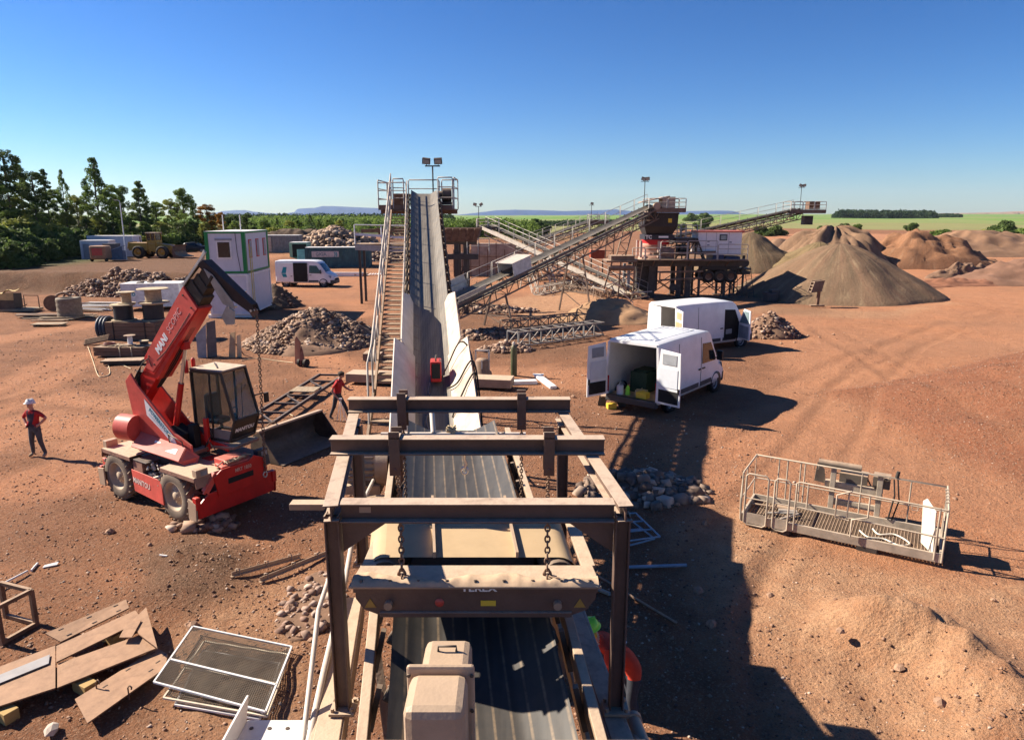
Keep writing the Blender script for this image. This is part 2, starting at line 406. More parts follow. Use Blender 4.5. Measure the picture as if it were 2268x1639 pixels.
# R: warm orange fines   G: pale sandy   B: dark ground, spoil and painted bank shade      second layer: grass / far soils
o_ = np.zeros(len(X)); s_ = o_.copy(); d_ = o_.copy(); gr = o_.copy(); st = o_.copy()
o_ = np.maximum(o_, zone(((1460, 1000), (1480, 940), (1760, 880), (1700, 780), (1660, 690), (2100, 690), (2268, 640), (2600, 640), (3200, 1000), (2900, 1700), (1850, 1700), (1660, 1400)), 1.2))
o_ = np.maximum(o_, .8*zone(((560, 640), (560, 592), (780, 590), (900, 600), (800, 690)), 2.0))
for pts, wd in ((((-40, 880), (60, 860), (160, 790), (340, 770)), .9), (((-60, 990), (80, 930), (240, 980), (200, 1050), (-60, 1090)), 1.0),
                (((-40, 760), (120, 730), (320, 700)), .8), (((0, 910), (130, 880), (260, 900)), .5), (((760, 700), (840, 690)), 1.2),
                (((620, 760), (800, 840), (780, 880)), .8), (((1100, 830), (1290, 840)), 1.5)):
    o_ = np.maximum(o_, .95*path(pts, wd, 1.0))
o_ = np.maximum(o_, zone(((1650, 520), (2900, 520), (2900, 720), (1650, 695)), 2.5))
o_ = np.maximum(o_, .7*zone(((1000, 600), (1650, 600), (1650, 690), (1330, 700), (1000, 640)), 2.5))
s_ = np.maximum(s_, zone(((1500, 1180), (1600, 1130), (1800, 1230), (2100, 1290), (2300, 1300), (2300, 1700), (1850, 1700), (1690, 1500)), .8))
s_ = np.maximum(s_, zone(((1110, 660), (1300, 640), (1400, 700), (1330, 730), (1150, 700)), 1.0))
s_ = np.maximum(s_, .9*zone(((1660, 672), (1660, 690), (1800, 700), (2000, 700), (2100, 672), (1960, 690)), 1.0))
s_ = np.maximum(s_, .6*zone(((700, 1240), (700, 1640), (340, 1640), (420, 1400), (560, 1300)), .5))
d_ = np.maximum(d_, zone(((300, 1240), (420, 1180), (540, 1220), (560, 1290), (430, 1340), (330, 1330)), .4))
d_ = np.maximum(d_, .95*zone(((-200, 660), (-200, 600), (500, 600), (430, 650)), 2))  # shaded face of the pit bank painted as dark ground
d_ = np.maximum(d_, .55*zone(((1010, 660), (1110, 700), (1320, 740), (1300, 790), (1080, 790), (1010, 730)), 1.0))  # ground darker below the low end of the diagonal conveyor
d_ = np.maximum(d_, .6*zone(((1640, 640), (1700, 700), (1840, 690), (1800, 660)), 1.5))  # ground darker at the left foot of the largest heap
rmp = P2((1748, 872), (1850, 900), (1990, 985), (2130, 1060), (2300, 1125), (2700, 1300), (3000, 900), (2400, 740), (2150, 790), (1950, 840))
trk = np.zeros(len(X))
for q_ in TRK: e_ = segdist(X, Y, q_); trk = np.maximum(trk, np.exp(-((np.abs(e_-.85))/.28)**2)*sstep(80, 45, Y)*np.clip(.55+.9*wob, 0, 1))
st = np.where(inpoly(X, Y, rmp), sstep(0, 1.5, segdist(X, Y, rmp+rmp[:1])), 0)
fy = Y+18*fbm(X*.01, Y*.01, 41)
far_ = sstep(300, 315, fy-.10*X+25*sstep(60, 0, X))*sstep(-60, 20, X+.0*Y)
farl = sstep(190, 215, Y)*sstep(30, -10, X)
gr = np.maximum(far_, farl)
gr = np.maximum(gr, sstep(-46, -54, X+.06*(Y-80))*sstep(66, 84, Y))
def strip(n):   # field pattern
    return noise2(np.floor(X*.0016+np.floor(Y*.0018)*3.1), np.floor(Y*.0018+.3*np.sin(X*.001)), n)
fld = strip(5)
def attr(nm, a, b, c):
    at_ = me.color_attributes.new(nm, 'FLOAT_COLOR', 'POINT')
    buf = np.ones((len(X), 4), np.float32); buf[:, 0] = a; buf[:, 1] = b; buf[:, 2] = c
    at_.data.foreach_set('color', buf.ravel())
attr('ground_tone', o_, s_, d_); attr('cover', gr, fld*.5+.5, st); attr('wear', trk, trk, trk)
ground = bpy.data.objects.new('ground', me); COL.objects.link(ground); ground['kind'] = 'structure'

gm = bpy.data.materials.new('quarry_ground'); gm.use_nodes = True
t = gm.node_tree; N = t.nodes; L = t.links; B = N['Principled BSDF']; B.inputs['Roughness'].default_value = .95; B.inputs['Specular IOR Level'].default_value = .12
tc = N.new('ShaderNodeTexCoord')
def nz(scale, det=6, ro=.6, lo=.3, hi=.7, vec=None):
    n = N.new('ShaderNodeTexNoise'); n.inputs['Scale'].default_value = scale; n.inputs['Detail'].default_value = det; n.inputs['Roughness'].default_value = ro
    L.new(vec or tc.outputs['Object'], n.inputs['Vector'])
    m = N.new('ShaderNodeMapRange'); m.inputs[1].default_value = lo; m.inputs[2].default_value = hi; L.new(n.outputs[0], m.inputs[0]); return m.outputs[0]
def mixc(f, a, b):
    m = N.new('ShaderNodeMix'); m.data_type = 'RGBA'
    for i, q in ((0, f), (6, a), (7, b)):
        if isinstance(q, (tuple, float)): m.inputs[i].default_value = q if isinstance(q, float) else (*q, 1)
        else: L.new(q, m.inputs[i])
    return m.outputs[2]
def mth(op, a, b=None, cl=False):
    m = N.new('ShaderNodeMath'); m.operation = op; m.use_clamp = cl
    for i, q in ((0, a), (1, b)):
        if q is None: continue
        if isinstance(q, (int, float)): m.inputs[i].default_value = q
        else: L.new(q, m.inputs[i])
    return m.outputs[0]
def att(n):
    a = N.new('ShaderNodeAttribute'); a.attribute_name = n; s = N.new('ShaderNodeSeparateColor'); L.new(a.outputs['Color'], s.inputs[0]); return s.outputs
so_, co_ = att('ground_tone'), att('cover')
n1, n2, n3, n4 = nz(.5, 8), nz(2.2, 8, .7), nz(9, 6, .7), nz(.12, 5)
brown = mixc(n1, (.20, .085, .042), (.35, .152, .074)); brown = mixc(mth('MULTIPLY', n2, .5), brown, (.165, .082, .046))
orange = mixc(n2, (.40, .155, .07), (.52, .235, .115)); orange = mixc(mth('MULTIPLY', n4, .5), orange, (.47, .245, .14))
sand = mixc(n2, (.42, .215, .11), (.56, .33, .185))
dark = mixc(n2, (.065, .038, .024), (.13, .075, .044))
c = mixc(mth('ADD', mth('MULTIPLY', so_[0], .92), mth('MULTIPLY', mth('SUBTRACT', n1, .5), .35), True), brown, orange)
c = mixc(mth('MULTIPLY', so_[1], mth('ADD', mth('MULTIPLY', n2, .4), .6), True), c, sand)
c = mixc(mth('MULTIPLY', so_[2], mth('ADD', mth('MULTIPLY', n2, .5), .5), True), c, dark)
c = mixc(mth('MULTIPLY', co_[2], .92), c, mixc(n3, (.15, .052, .028), (.31, .115, .058)))
trk_ = att('wear'); c = mixc(mth('MULTIPLY', trk_[0], .5), c, mixc(n3, (.20, .09, .048), (.33, .155, .08)))
c = mixc(mth('MULTIPLY', nz(.06, 6, .65, .45, .7), .38), c, mixc(n2, (.13, .065, .04), (.24, .12, .07)))
# crushed stone: pale and dark chips
vo = N.new('ShaderNodeTexVoronoi'); vo.inputs['Scale'].default_value = 16; L.new(tc.outputs['Object'], vo.inputs['Vector'])
vsep = N.new('ShaderNodeSeparateColor'); L.new(vo.outputs['Color'], vsep.inputs[0])
chip = mth('MULTIPLY', mth('GREATER_THAN', vsep.outputs[0], .72), mth('LESS_THAN', vo.outputs['Distance'], .42))
c = mixc(mth('MULTIPLY', chip, mth('MULTIPLY', nz(.8, 4), .55)), c, mixc(vsep.outputs[1], (.14, .085, .06), (.46, .29, .19)))
v2 = N.new('ShaderNodeTexVoronoi'); v2.inputs['Scale'].default_value = 45; L.new(tc.outputs['Object'], v2.inputs['Vector'])
vs2 = N.new('ShaderNodeSeparateColor'); L.new(v2.outputs['Color'], vs2.inputs[0])
c = mixc(mth('MULTIPLY', mth('GREATER_THAN', vs2.outputs[0], .6), .45), c, mixc(vs2.outputs[1], (.12, .065, .04), (.42, .25, .155)))
# meadows and fields
g1 = mixc(nz(.02, 6), (.10, .19, .035), (.20, .28, .07)); g1 = mixc(mth('MULTIPLY', nz(.15, 6), .35), g1, (.22, .22, .09))
fl = N.new('ShaderNodeValToRGB'); fl.color_ramp.interpolation = 'CONSTANT'; L.new(co_[1], fl.inputs[0])
e = fl.color_ramp.elements; e[0].color = (.16, .25, .06, 1); e[1].position = .3; e[1].color = (.11, .23, .04, 1)
for p_, q in ((.55, (.24, .24, .10, 1)), (.68, (.13, .24, .05, 1)), (.85, (.30, .22, .12, 1))):
    x_ = e.new(p_); x_.color = q
g2 = mixc(.55, g1, fl.outputs[0])
wood = mixc(nz(.4, 6), (.035, .05, .02), (.09, .10, .035))
sxyz = N.new('ShaderNodeSeparateXYZ'); L.new(tc.outputs['Object'], sxyz.inputs[0])
isl = mth('LESS_THAN', sxyz.outputs[0], -25.0)
g2 = mixc(mth('MULTIPLY', isl, mth('LESS_THAN', sxyz.outputs[1], 400.0)), g2, wood)
c = mixc(co_[0], c, g2)
L.new(c, B.inputs['Base Color'])
hsum = mth('ADD', mth('MULTIPLY', n3, .5), mth('ADD', mth('MULTIPLY', nz(28, 5, .7), .35), mth('MULTIPLY', mth('SUBTRACT', 1.0, vo.outputs['Distance']), .25)))
hsum = mth('ADD', hsum, mth('MULTIPLY', n2, .9))
bp = N.new('ShaderNodeBump'); bp.inputs['Strength'].default_value = .9; bp.inputs['Distance'].default_value = .06
L.new(hsum, bp.inputs['Height']); L.new(bp.outputs[0], B.inputs['Normal'])
me.materials.append(gm)

# loose crushed stone over the whole yard: nobody could count it
def scatter_stones(name, pts, sizes, cols, seed=1):
    rs = np.random.RandomState(seed); n = len(pts)
    b = np.array([(-.8, -.7, -.6), (.85, -.65, -.6), (.8, .7, -.6), (-.75, .75, -.6), (-.6, -.5, .6), (.5, -.65, .55), (.65, .5, .6), (-.55, .6, .5)])
    f = np.array([(0, 3, 2), (0, 2, 1), (4, 5, 6), (4, 6, 7), (0, 1, 5), (0, 5, 4), (1, 2, 6), (1, 6, 5), (2, 3, 7), (2, 7, 6), (3, 0, 4), (3, 4, 7)])
    v = np.repeat(b[None], n, 0)*rs.uniform(.45, 1.3, (n, 8, 3))
    tl = rs.normal(0, .35, (n, 1)); x0 = v[:, :, 0].copy(); v[:, :, 0] = x0*np.cos(tl)-v[:, :, 2]*np.sin(tl); v[:, :, 2] = x0*np.sin(tl)+v[:, :, 2]*np.cos(tl)
    v[:, :, 2] *= rs.uniform(.5, 1.1, (n, 1)); v[:, :, 0] *= rs.uniform(.7, 1.5, (n, 1))
    a = rs.uniform(0, 6.28, n); ca, sa = np.cos(a)[:, None], np.sin(a)[:, None]
    x = v[:, :, 0]*ca-v[:, :, 1]*sa; y = v[:, :, 0]*sa+v[:, :, 1]*ca
    v = np.stack([x, y, v[:, :, 2]], -1)*sizes[:, None, None]+pts[:, None, :]
    ff = (f[None]+(np.arange(n)*8)[:, None, None]).reshape(-1, 3)
    m = bpy.data.meshes.new(name); m.vertices.add(n*8); m.vertices.foreach_set('co', v.ravel())
    m.loops.add(ff.size); m.loops.foreach_set('vertex_index', ff.ravel().astype(np.int32))
    m.polygons.add(len(ff)); m.polygons.foreach_set('loop_start', np.arange(0, ff.size, 3, dtype=np.int32)); m.polygons.foreach_set('loop_total', np.full(len(ff), 3, dtype=np.int32))
    m.update(calc_edges=True)
    ca_ = m.color_attributes.new('tint', 'FLOAT_COLOR', 'POINT'); bb = np.ones((n, 8, 4), np.float32); bb[:, :, :3] = cols[:, None, :]
    ca_.data.foreach_set('color', bb.ravel()); m.materials.append(STONE)
    o = bpy.data.objects.new(name, m); COL.objects.link(o); return o
STONE = bpy.data.materials.new('crushed_stone'); STONE.use_nodes = True
_t = STONE.node_tree; _a = _t.nodes.new('ShaderNodeAttribute'); _a.attribute_name = 'tint'
_n = _t.nodes.new('ShaderNodeTexNoise'); _n.inputs['Scale'].default_value = 12; _m = _t.nodes.new('ShaderNodeMix'); _m.data_type = 'RGBA'; _m.blend_type = 'MULTIPLY'
_m.inputs[0].default_value = .35; _t.links.new(_a.outputs['Color'], _m.inputs[6]); _t.links.new(_n.outputs[0], _m.inputs[7])
_t.links.new(_m.outputs[2], _t.nodes['Principled BSDF'].inputs['Base Color']); _t.nodes['Principled BSDF'].inputs['Roughness'].default_value = .9
def stone_cols(n, rs, lo=(.15, .068, .04), hi=(.46, .27, .165), pale=.10):
    f = rs.uniform(0, 1, (n, 1))**1.4; c = np.array(lo)*(1-f)+np.array(hi)*f
    p = rs.uniform(0, 1, n) < pale; c[p] = np.array((.58, .43, .32))*rs.uniform(.8, 1.1, (p.sum(), 1)); return c
rs = np.random.RandomState(3); n = 42000
ang = np.radians(rs.uniform(-40, 40, n)); rad_ = 8.2*np.exp(rs.uniform(0, 1.85, n))
px, py = rad_*np.sin(ang), rad_*np.cos(ang)
dens = .5+.5*fbm(px*.35, py*.35, 51)
right_clean = sstep(3.5, 7.5, px-.12*py)*.8
keep = rs.uniform(0, 1, n) < np.clip(dens*1.15-right_clean, .03, 1)
px, py = px[keep], py[keep]; n = len(px)
sz = (.012+.02*rs.uniform(0, 1, n)**3.5)*(1+.018*np.hypot(px, py))
X2 = rs.uniform(4, 40, 60000); Y2 = rs.uniform(14, 45, 60000); k2 = inpoly(X2, Y2, RAMP) & (rs.uniform(0, 1, 60000) < 26/(.6*(X2**2+Y2**2)**.5+8)); X2, Y2 = X2[k2], Y2[k2]
px, py, sz = np.concatenate([px, X2]), np.concatenate([py, Y2]), np.concatenate([sz, rs.uniform(.010, .026, len(X2))]); n = len(px)
og = scatter_stones('gravel', np.stack([px, py, gz(px, py)+.2*sz], -1), sz, stone_cols(n, rs), 4)
tag(og, 'crushed red stone chips strewn over the quarry yard', 'gravel', kind='stuff')

# ---------------------------------------------------------------- far mountains
def ridge(name, prof, Yd, depth, mat, base=0):
    mb = MB(); xs = [p[0] for p in prof]
    q = np.interp(np.linspace(xs[0], xs[-1], 240), xs, [p[1] for p in prof]); xx = np.linspace(xs[0], xs[-1], 240)
    G = []
    for k, (f, dy) in enumerate(((0, -depth), (.35, -depth*.6), (.75, -depth*.28), (1, 0), (.6, depth*.5), (0, depth))):
        row = []
        for i, (x, y) in enumerate(zip(xx, q)):
            p = ad(x, y, Yd); jit = fbm(x*.05, k*3.7, 61)
            row.append(V((p.x*(1+dy/Yd), Yd+dy+jit*depth*.12, base+max(0, p.z-base)*f*(1+(.1*jit if 0 < f < 1 else 0)))))
        G.append(row)
    mb.grid(G); o = mb.build(name, mat, smooth=True); o['kind'] = 'structure'; return o
HILL = M('haze_blue_hills', (.004, .038, .15), .95, var=.35, sc=.004)  # blue of the distance haze put into the hill colour
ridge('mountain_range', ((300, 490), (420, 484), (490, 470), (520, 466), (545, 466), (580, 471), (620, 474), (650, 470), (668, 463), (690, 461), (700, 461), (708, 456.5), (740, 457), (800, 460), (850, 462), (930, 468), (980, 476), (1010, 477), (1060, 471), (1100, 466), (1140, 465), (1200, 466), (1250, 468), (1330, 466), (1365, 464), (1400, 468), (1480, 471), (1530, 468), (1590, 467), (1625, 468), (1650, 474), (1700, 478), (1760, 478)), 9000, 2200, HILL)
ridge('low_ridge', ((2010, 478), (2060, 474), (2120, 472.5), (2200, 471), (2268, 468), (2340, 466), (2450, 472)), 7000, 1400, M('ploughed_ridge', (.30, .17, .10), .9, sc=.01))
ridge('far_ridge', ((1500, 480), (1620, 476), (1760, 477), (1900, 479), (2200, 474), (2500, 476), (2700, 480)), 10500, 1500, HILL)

# ---------------------------------------------------------------- haze over the whole plain
hz = MB(); hz.box2((-14500, -40, -12), (14500, 13000, 420)); ho = hz.build('haze', [bpy.data.materials.new('haze')])
ho['kind'] = 'stuff'; ho['label'] = 'thin blue haze lying over the far plain'; ho['category'] = 'haze'
hm = ho.data.materials[0]; hm.use_nodes = True; ht = hm.node_tree; ht.nodes.remove(ht.nodes['Principled BSDF'])
pv = ht.nodes.new('ShaderNodeVolumePrincipled'); pv.inputs['Color'].default_value = (.80, .93, 1, 1); pv.inputs['Density'].default_value = 3.4e-5
pv.inputs['Anisotropy'].default_value = .2
ht.links.new(pv.outputs[0], ht.nodes['Material Output'].inputs['Volume'])
# ================================================================ crusher discharge conveyor under the camera
def cc(s, t, z): return V((.27-.1175*s+t, s, z))
def bz(s): return 3.92-.17*(5.4-s) if s < 5.4 else 3.92+.04*(s-5.4)
cr = thing('mobile_crusher', 'dusty brown crusher conveyor with wide black belt running out below the camera', 'crusher', (0, 4, 0))
def trough(fn, zf, ss, hw, lift, mb, flat=.45):
    G = []
    for s in ss:
        row = []
        for t in np.linspace(-1, 1, 21):
            a = max(0, abs(t)-flat)/(1-flat); row.append(fn(s, t*hw, zf(s)+lift*a**1.15))
        G.append(row)
    mb.grid(G)
mb = MB(cr, True)
ss = list(np.linspace(1.2, 9.85, 40)); trough(cc, bz, ss, .63, .17, mb)
# belt turning over the head drum and running back
G = []
for k in range(9):
    a = math.pi*k/8; row = []
    for t in np.linspace(-.63, .63, 21):
        zc = bz(9.85)-.24; row.append(cc(9.85+.24*math.sin(a), t, zc+.24*math.cos(a)))
    G.append(row)
mb.grid(G); mb.grid([[cc(s, t, bz(9.85)-.48+.01*(s-9)) for t in (-.63, .63)] for s in (9.85, 1.5)])
mb.build('belt', BELTD)
for k in range(14):
    s = 2.2+.55*k; q = MB(cr, True)
    for sg in (-1, 1):
        q.bar(cc(s, sg*.78, bz(s)-.2), cc(s, sg*.70, bz(s)+.16), .05, .04); q.cyl(cc(s, sg*.66, bz(s)+.10), cc(s, sg*.35, bz(s)-.07), .05, 8)
    q.cyl(cc(s, -.34, bz(s)-.075), cc(s, .34, bz(s)-.075), .05, 8); q.build('idler', STEEL)
for sg in (-1, 1):
    q = MB(cr, True)
    for s0, s1 in ((1.4, 5.4), (5.4, 9.7)):
        q.bar(cc(s0, sg*.80, bz(s0)+.03), cc(s1, sg*.80, bz(s1)+.03), .075, .16)
        q.bar(cc(s0, sg*.84, bz(s0)-.40), cc(s1, sg*.84, bz(s1)-.42), .07, .12)
    s = 1.6
    while s < 9:
        q.bar(cc(s, sg*.82, bz(s)-.02), cc(s+.45, sg*.84, bz(s)-.38), .045, .045); q.bar(cc(s+.45, sg*.84, bz(s)-.38), cc(s+.9, sg*.82, bz(s+.9)-.02), .045, .045); s += .9
    q.build('side_rail', PAINT2, bev=.006)
    q = MB(cr, True)
    a, b = (1.0, 1.16) if sg > 0 else (1.03, 1.24)
    q.plate([cc(1.6, sg*a, 3.28), cc(1.6, sg*b, 3.28), cc(6.4, sg*(b-.02), 3.42), cc(6.4, sg*a, 3.42)], .03)
    q.bar(cc(1.6, sg*b, 3.19), cc(6.4, sg*b, 3.32), .03, .2); q.bar(cc(1.6, sg*a, 3.19), cc(6.4, sg*a, 3.32), .03, .2)
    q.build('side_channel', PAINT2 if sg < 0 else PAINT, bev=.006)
    q = MB(cr, True)
    q.tube([cc(2.6, sg*1.3, 3.2), cc(4.2, sg*1.27, 3.3), cc(5.2, sg*1.25, 3.42 if sg < 0 else 3.1), cc(6.6, sg*(1.22 if sg < 0 else .9), 3.5 if sg < 0 else 3.1), cc(8.6, sg*(1.2 if sg < 0 else .9), 3.85 if sg < 0 else 3.4)], .028 if sg < 0 else .035, 8)
    if sg < 0: q.tube([cc(3.0, -1.34, 3.1), cc(4.6, -1.32, 3.3), cc(5.4, -1.29, 3.9), cc(6.2, -1.25, 3.95), cc(8.4, -1.05, 3.9)], .022, 8)
    q.build('pipe', PAINT2 if sg > 0 else PALE)
# body of the crusher below the belt
q = MB(cr, True)
q.box2((-1.15, -4.5, .55), (1.35, 3.0, 2.7)); q.box2((-.95, -3.5, 2.7), (1.15, 1.0, 3.4)); q.box2((-.75, 3.0, .9), (.9, 5.4, 2.5)); q.build('chassis', PAINT, bev=.03)
q = MB(cr, True)
for x in (-1.35, 1.0):
    q.box2((x, -4.2, .12), (x+.5, 3.2, .85))
q.build('track', STEEL, bev=.12)
q = MB(cr, True)
for s in (5.6, 7.6, 9.2):
    for sg in (-1, 1):
        q.bar(cc(s, sg*.84, bz(s)-.45), cc(s-1.0, sg*.6, 2.4 if s < 9 else bz(s)-.9), .07, .07)
q.bar(cc(4.8, -.6, 2.45), cc(9.3, -.6, bz(9.2)-.85), .08, .12); q.bar(cc(4.8, .6, 2.45), cc(9.3, .6, bz(9.2)-.85), .08, .12)
q.build('support_strut', PAINT)
q = MB(cr, True); q.cyl(cc(9.85, -.7, bz(9.85)-.24), cc(9.85, .7, bz(9.85)-.24), .225, 24); q.cyl(cc(9.85, -.92, bz(9.85)-.24), cc(9.85, .92, bz(9.85)-.24), .06, 10); q.build('head_drum', RUST)
q = MB(cr, True)
for sg in (-1, 1): q = MB(cr, True); q.plate([cc(9.0, sg*.88, 3.55), cc(10.2, sg*.88, 3.5), cc(10.25, sg*.88, 4.0), cc(9.4, sg*.88, 4.08), cc(9.0, sg*.88, 4.05)], .02); q.build('head_plate', PAINT2)
q = MB(cr, True); q.bar(cc(9.35, -1.0, bz(9.3)+.13), cc(9.35, 1.02, bz(9.3)+.13), .06, .05)
q.cyl(cc(9.35, -.27, bz(9.3)+.15), cc(9.75, -.29, bz(9.3)+.5), .035, 8); q.build('scraper_bar', PALE)
q = MB(cr, True); vs = [cc(s_, t_, z_) for s_ in (9.95, 11.5) for t_ in (-.8, .78) for z_ in (.35, 3.55)]; q.add(vs, [(0, 1, 3, 2), (4, 6, 7, 5), (0, 4, 5, 1), (2, 3, 7, 6), (1, 5, 7, 3), (0, 2, 6, 4)]); q.build('chute_block', PAINT, bev=.02)  # unseen solid box, added to cast ground shadow beyond the crusher head
# electric drive beside the head
dm = MB(cr, True); p = cc(8.75, -1.42, 4.0); e = cc(8.75, -1.0, 4.0)
dm.cyl(p, e, .235, 20); dm.cyl(e, cc(8.75, -.84, 4.0), .29, 20); dm.box(cc(8.75, -1.2, 3.72), (.5, .5, .12)); dm.box(cc(8.75, -1.2, 4.28), (.24, .24, .14))
motor = dm.build('drive_motor', PAINT2)
q = MB(cr, True)
for k in range(20):
    a = 2*math.pi*k/20; d = V((0, math.cos(a), math.sin(a)))
    q.bar(p+d*.25, e+d*.25-V((.03, 0, 0)), .012, .05, up=d)
q.build('cooling_fin', PAINT, parent=motor)
# tan gearbox cover in front of the lens side of the belt
q = MB(cr, True); X0 = -.39
q.box2((X0-.15, 3.57, 4.0), (X0+.14, 3.94, 4.60)); cov = q.build('gearbox_cover', TAN, bev=.045)
q = MB(cr, True); q.box2((X0-.19, 3.20, 3.95), (X0+.14, 3.53, 4.655)); q.build('gearbox_cap', TAN, bev=.05)
q = MB(cr, True); q.box2((X0-.215, 3.532, 3.95), (X0+.175, 3.568, 4.685)); q.build('gearbox_flange', TAN, bev=.02)
for dx_, dz_ in ((-.2, .63), (.16, .63), (-.2, .4), (.16, .4)): q = MB(cr, True); q.cyl((X0+dx_, 3.53, 4.0+dz_), (X0+dx_, 3.522, 4.0+dz_), .012, 6); q.build('flange_bolt', STEEL)
q = MB(cr, True); q.tube([(X0-.06, 3.8, 4.6), (X0-.06, 3.8, 4.635), (X0+.05, 3.8, 4.635), (X0+.05, 3.8, 4.6)], .008, 6); q.build('lifting_handle', STEEL)
q = MB(cr, True); q.box((X0-.02, 3.196, 4.30), (.09, .006, .05)); q.build('name_plate', GALV)
q = MB(cr, True); q.bar(cc(3.7, -1.0, 3.93), cc(3.7, 1.0, 3.93), .16, .12); q.bar((X0, 3.7, 3.9), (X0, 3.7, 4.2), .2, .2)
for sg in (-1, 1): q.bar(cc(3.7, sg*.9, 3.4), cc(3.7, sg*.9, 3.93), .1, .08)
q.build('gearbox_bracket', PAINT)
# folded fender plate at the lower left
q = MB(cr, True); a = at(548, 1596, 3.1); b = at(705, 1596, 3.1)
q.plate([a, b, b+V((0, -1.2, 0)), a+V((0, -1.2, 0))], .02); q.plate([a+V((-.01, -.02, .0)), a+V((-.01, -1.2, 0)), a+V((-.02, -1.2, .17)), a+V((-.02, .10, .17))], .02)
fp = q.build('fender_plate', WHT, bev=.004)
q = MB(cr, True)
for k in range(4): q = MB(cr, True); c_ = a.lerp(b, .12+.25*k)+V((0, -.10, .011)); q.cyl(c_, c_+V((0, 0, .004)), .017, 10); q.build('bolt_hole', BLACK, parent=fp)
q = MB(cr, True); q.bar(a+V((.1, -.6, -.06)), V((-.9, a.y-.6, 3.0)), .08, .08); q.bar(a+V((.3, -.6, -.06)), V((-1.0, a.y-.9, 2.4)), .08, .08); q.build('fender_bracket', PAINT)
q = MB(cr, True); c_ = at(1400, 1590, 3.2); q.cyl(c_, c_+V((.12, -.8, -.05)), .06, 12); q.cyl(c_+V((-.0, .0, 0)), c_+V((0.005, -.04, 0)), .075, 12); q.build('pipe', TAN)

# ================================================================ gantry over the belt
ZT = 5.15
ga = thing('lifting_gantry', 'brown steel gantry of posts and cross beams standing over the crusher belt', 'gantry', (-.26, 4.9, 3.2))
gl = lambda y: -1.325-.150*(y-4.81); gr_ = lambda y: .815-.115*(y-4.81)
for x, y, zb in ((gl(4.81), 4.81, 3.42), (gr_(4.81), 4.81, 3.42), (gl(7.0)+.03, 7.0, 3.5), (gr_(7.0)-.03, 7.0, 3.5)):
    q = MB(ga, True); q.ibeam((x, y, zb), (x, y, ZT-.1), .10, .11, .012, up=V((1, 0, 0))); q.build('post', PAINT, bev=.003)
    q = MB(ga, True); q.box((x, y, zb-.012), (.2, .18, .024))
    for a in (-.075, .075):
        for b in (-.06, .06): q.cyl((x+a, y+b, zb), (x+a, y+b, zb+.03), .016, 6)
    q.build('base_plate', PAINT2, bev=.003)
for fn in (gl, gr_):
    q = MB(ga, True); q.ibeam((fn(4.72), 4.72, ZT-.066), (fn(7.35), 7.35, ZT-.066), .11, .13, .013); q.build('side_beam', PAINT, bev=.003)
q = MB(ga, True); q.ibeam((gl(4.81)+.06, 4.83, ZT-.085), (gr_(4.81)-.06, 4.83, ZT-.085), .13, .15, .014); fb = q.build('cross_beam', PAINT, bev=.003)
q = MB(ga, True); q.box((gl(4.81)+.24, 4.822, ZT-.075), (.085, .004, .045)); q.build('name_plate', TAN, parent=fb)
for y, x0, x1 in ((5.86, -1.59, .81), (7.2, -1.74, .62)):
    q = MB(ga, True); q.ibeam((x0, y, ZT+.075), (x1, y, ZT+.075), .13, .148, .014); q.build('cross_beam', PAINT, bev=.003)
for sg, fn in ((1, gl), (-1, gr_)):
    q = MB(ga, True); x = fn(4.81)
    q.plate([(x+sg*.06, 4.84, ZT-.165), (x+sg*.42, 4.84, ZT-.165), (x+sg*.06, 4.84, ZT-.42)], .014); q.build('gusset', PAINT, bev=.002)
hang = []
for px, py, Y0 in ((893, 935, 7.2), (1155, 935, 7.2), (878, 1035, 5.86), (1215, 1035, 5.86)):
    c_ = ad(px, py, Y0); q = MB(ga, True)
    for b in (-.078, .078): q.box((c_.x, Y0+b, ZT+.02), (.095, .012, .40))
    q.box((c_.x, Y0, ZT+.163), (.095, .168, .014)); q.cyl((c_.x, Y0-.09, ZT-.13), (c_.x, Y0+.09, ZT-.13), .015, 8)
    q.build('hanger_strap', PAINT, bev=.003); hang.append((c_.x, Y0))
q = MB(ga, True); c_ = at(720, 1118, 4.95); q.bar(c_, c_+V((-.27, .0, 0)), .1, .05); q.build('outrigger_stub', PAINT2, bev=.003)

def chain(name, a, b, label, r=.0065, ln=.047, mat=RUST, group=None, parent=None):
    a = V(a); b = V(b); d = b-a; n = max(2, int(d.length/(ln*.72))); q = MB(loc=a, world=True)
    x, y, dd = q.frame(a, b)
    for i in range(n):
        c = a+d*(i+.5)/n; u = x if i % 2 else y; pts = []
        for k in range(10):
            t = 2*math.pi*k/10; pts.append(c+dd*math.cos(t)*ln*.5+u*math.sin(t)*ln*.33)
        q.tube(pts, r, 5, closed=True)
    return q.build(name, mat, label=label, cat='chain', group=group)
MZ = 4.50
for px, ttl in ((887, 'left'), (1213, 'right')):
    a = ad(px, 1145, 4.83); a.z = ZT-.16
    chain('lifting_chain', a, (a.x, 4.80, MZ+.02), f'rusty chain from the front gantry beam to the {ttl} lug of the magnet lip', .0075, .055)
for i, nm in ((2, 'left'), (3, 'right')):
    x, y = hang[i]; chain('lifting_chain', (x, y, ZT-.13), (x, 6.02, MZ+.03), f'rusty chain from the {nm} strap of the middle gantry beam down behind the magnet')
for i, nm in ((0, 'left'), (1, 'right')):
    x, y = hang[i]; chain('lifting_chain', (x, y, ZT-.13), (x, y, 4.15), f'rusty chain hanging straight below the {nm} strap of the farthest gantry beam')
q = MB(loc=(-.42, 5.86, ZT)); rn = random.Random(3)
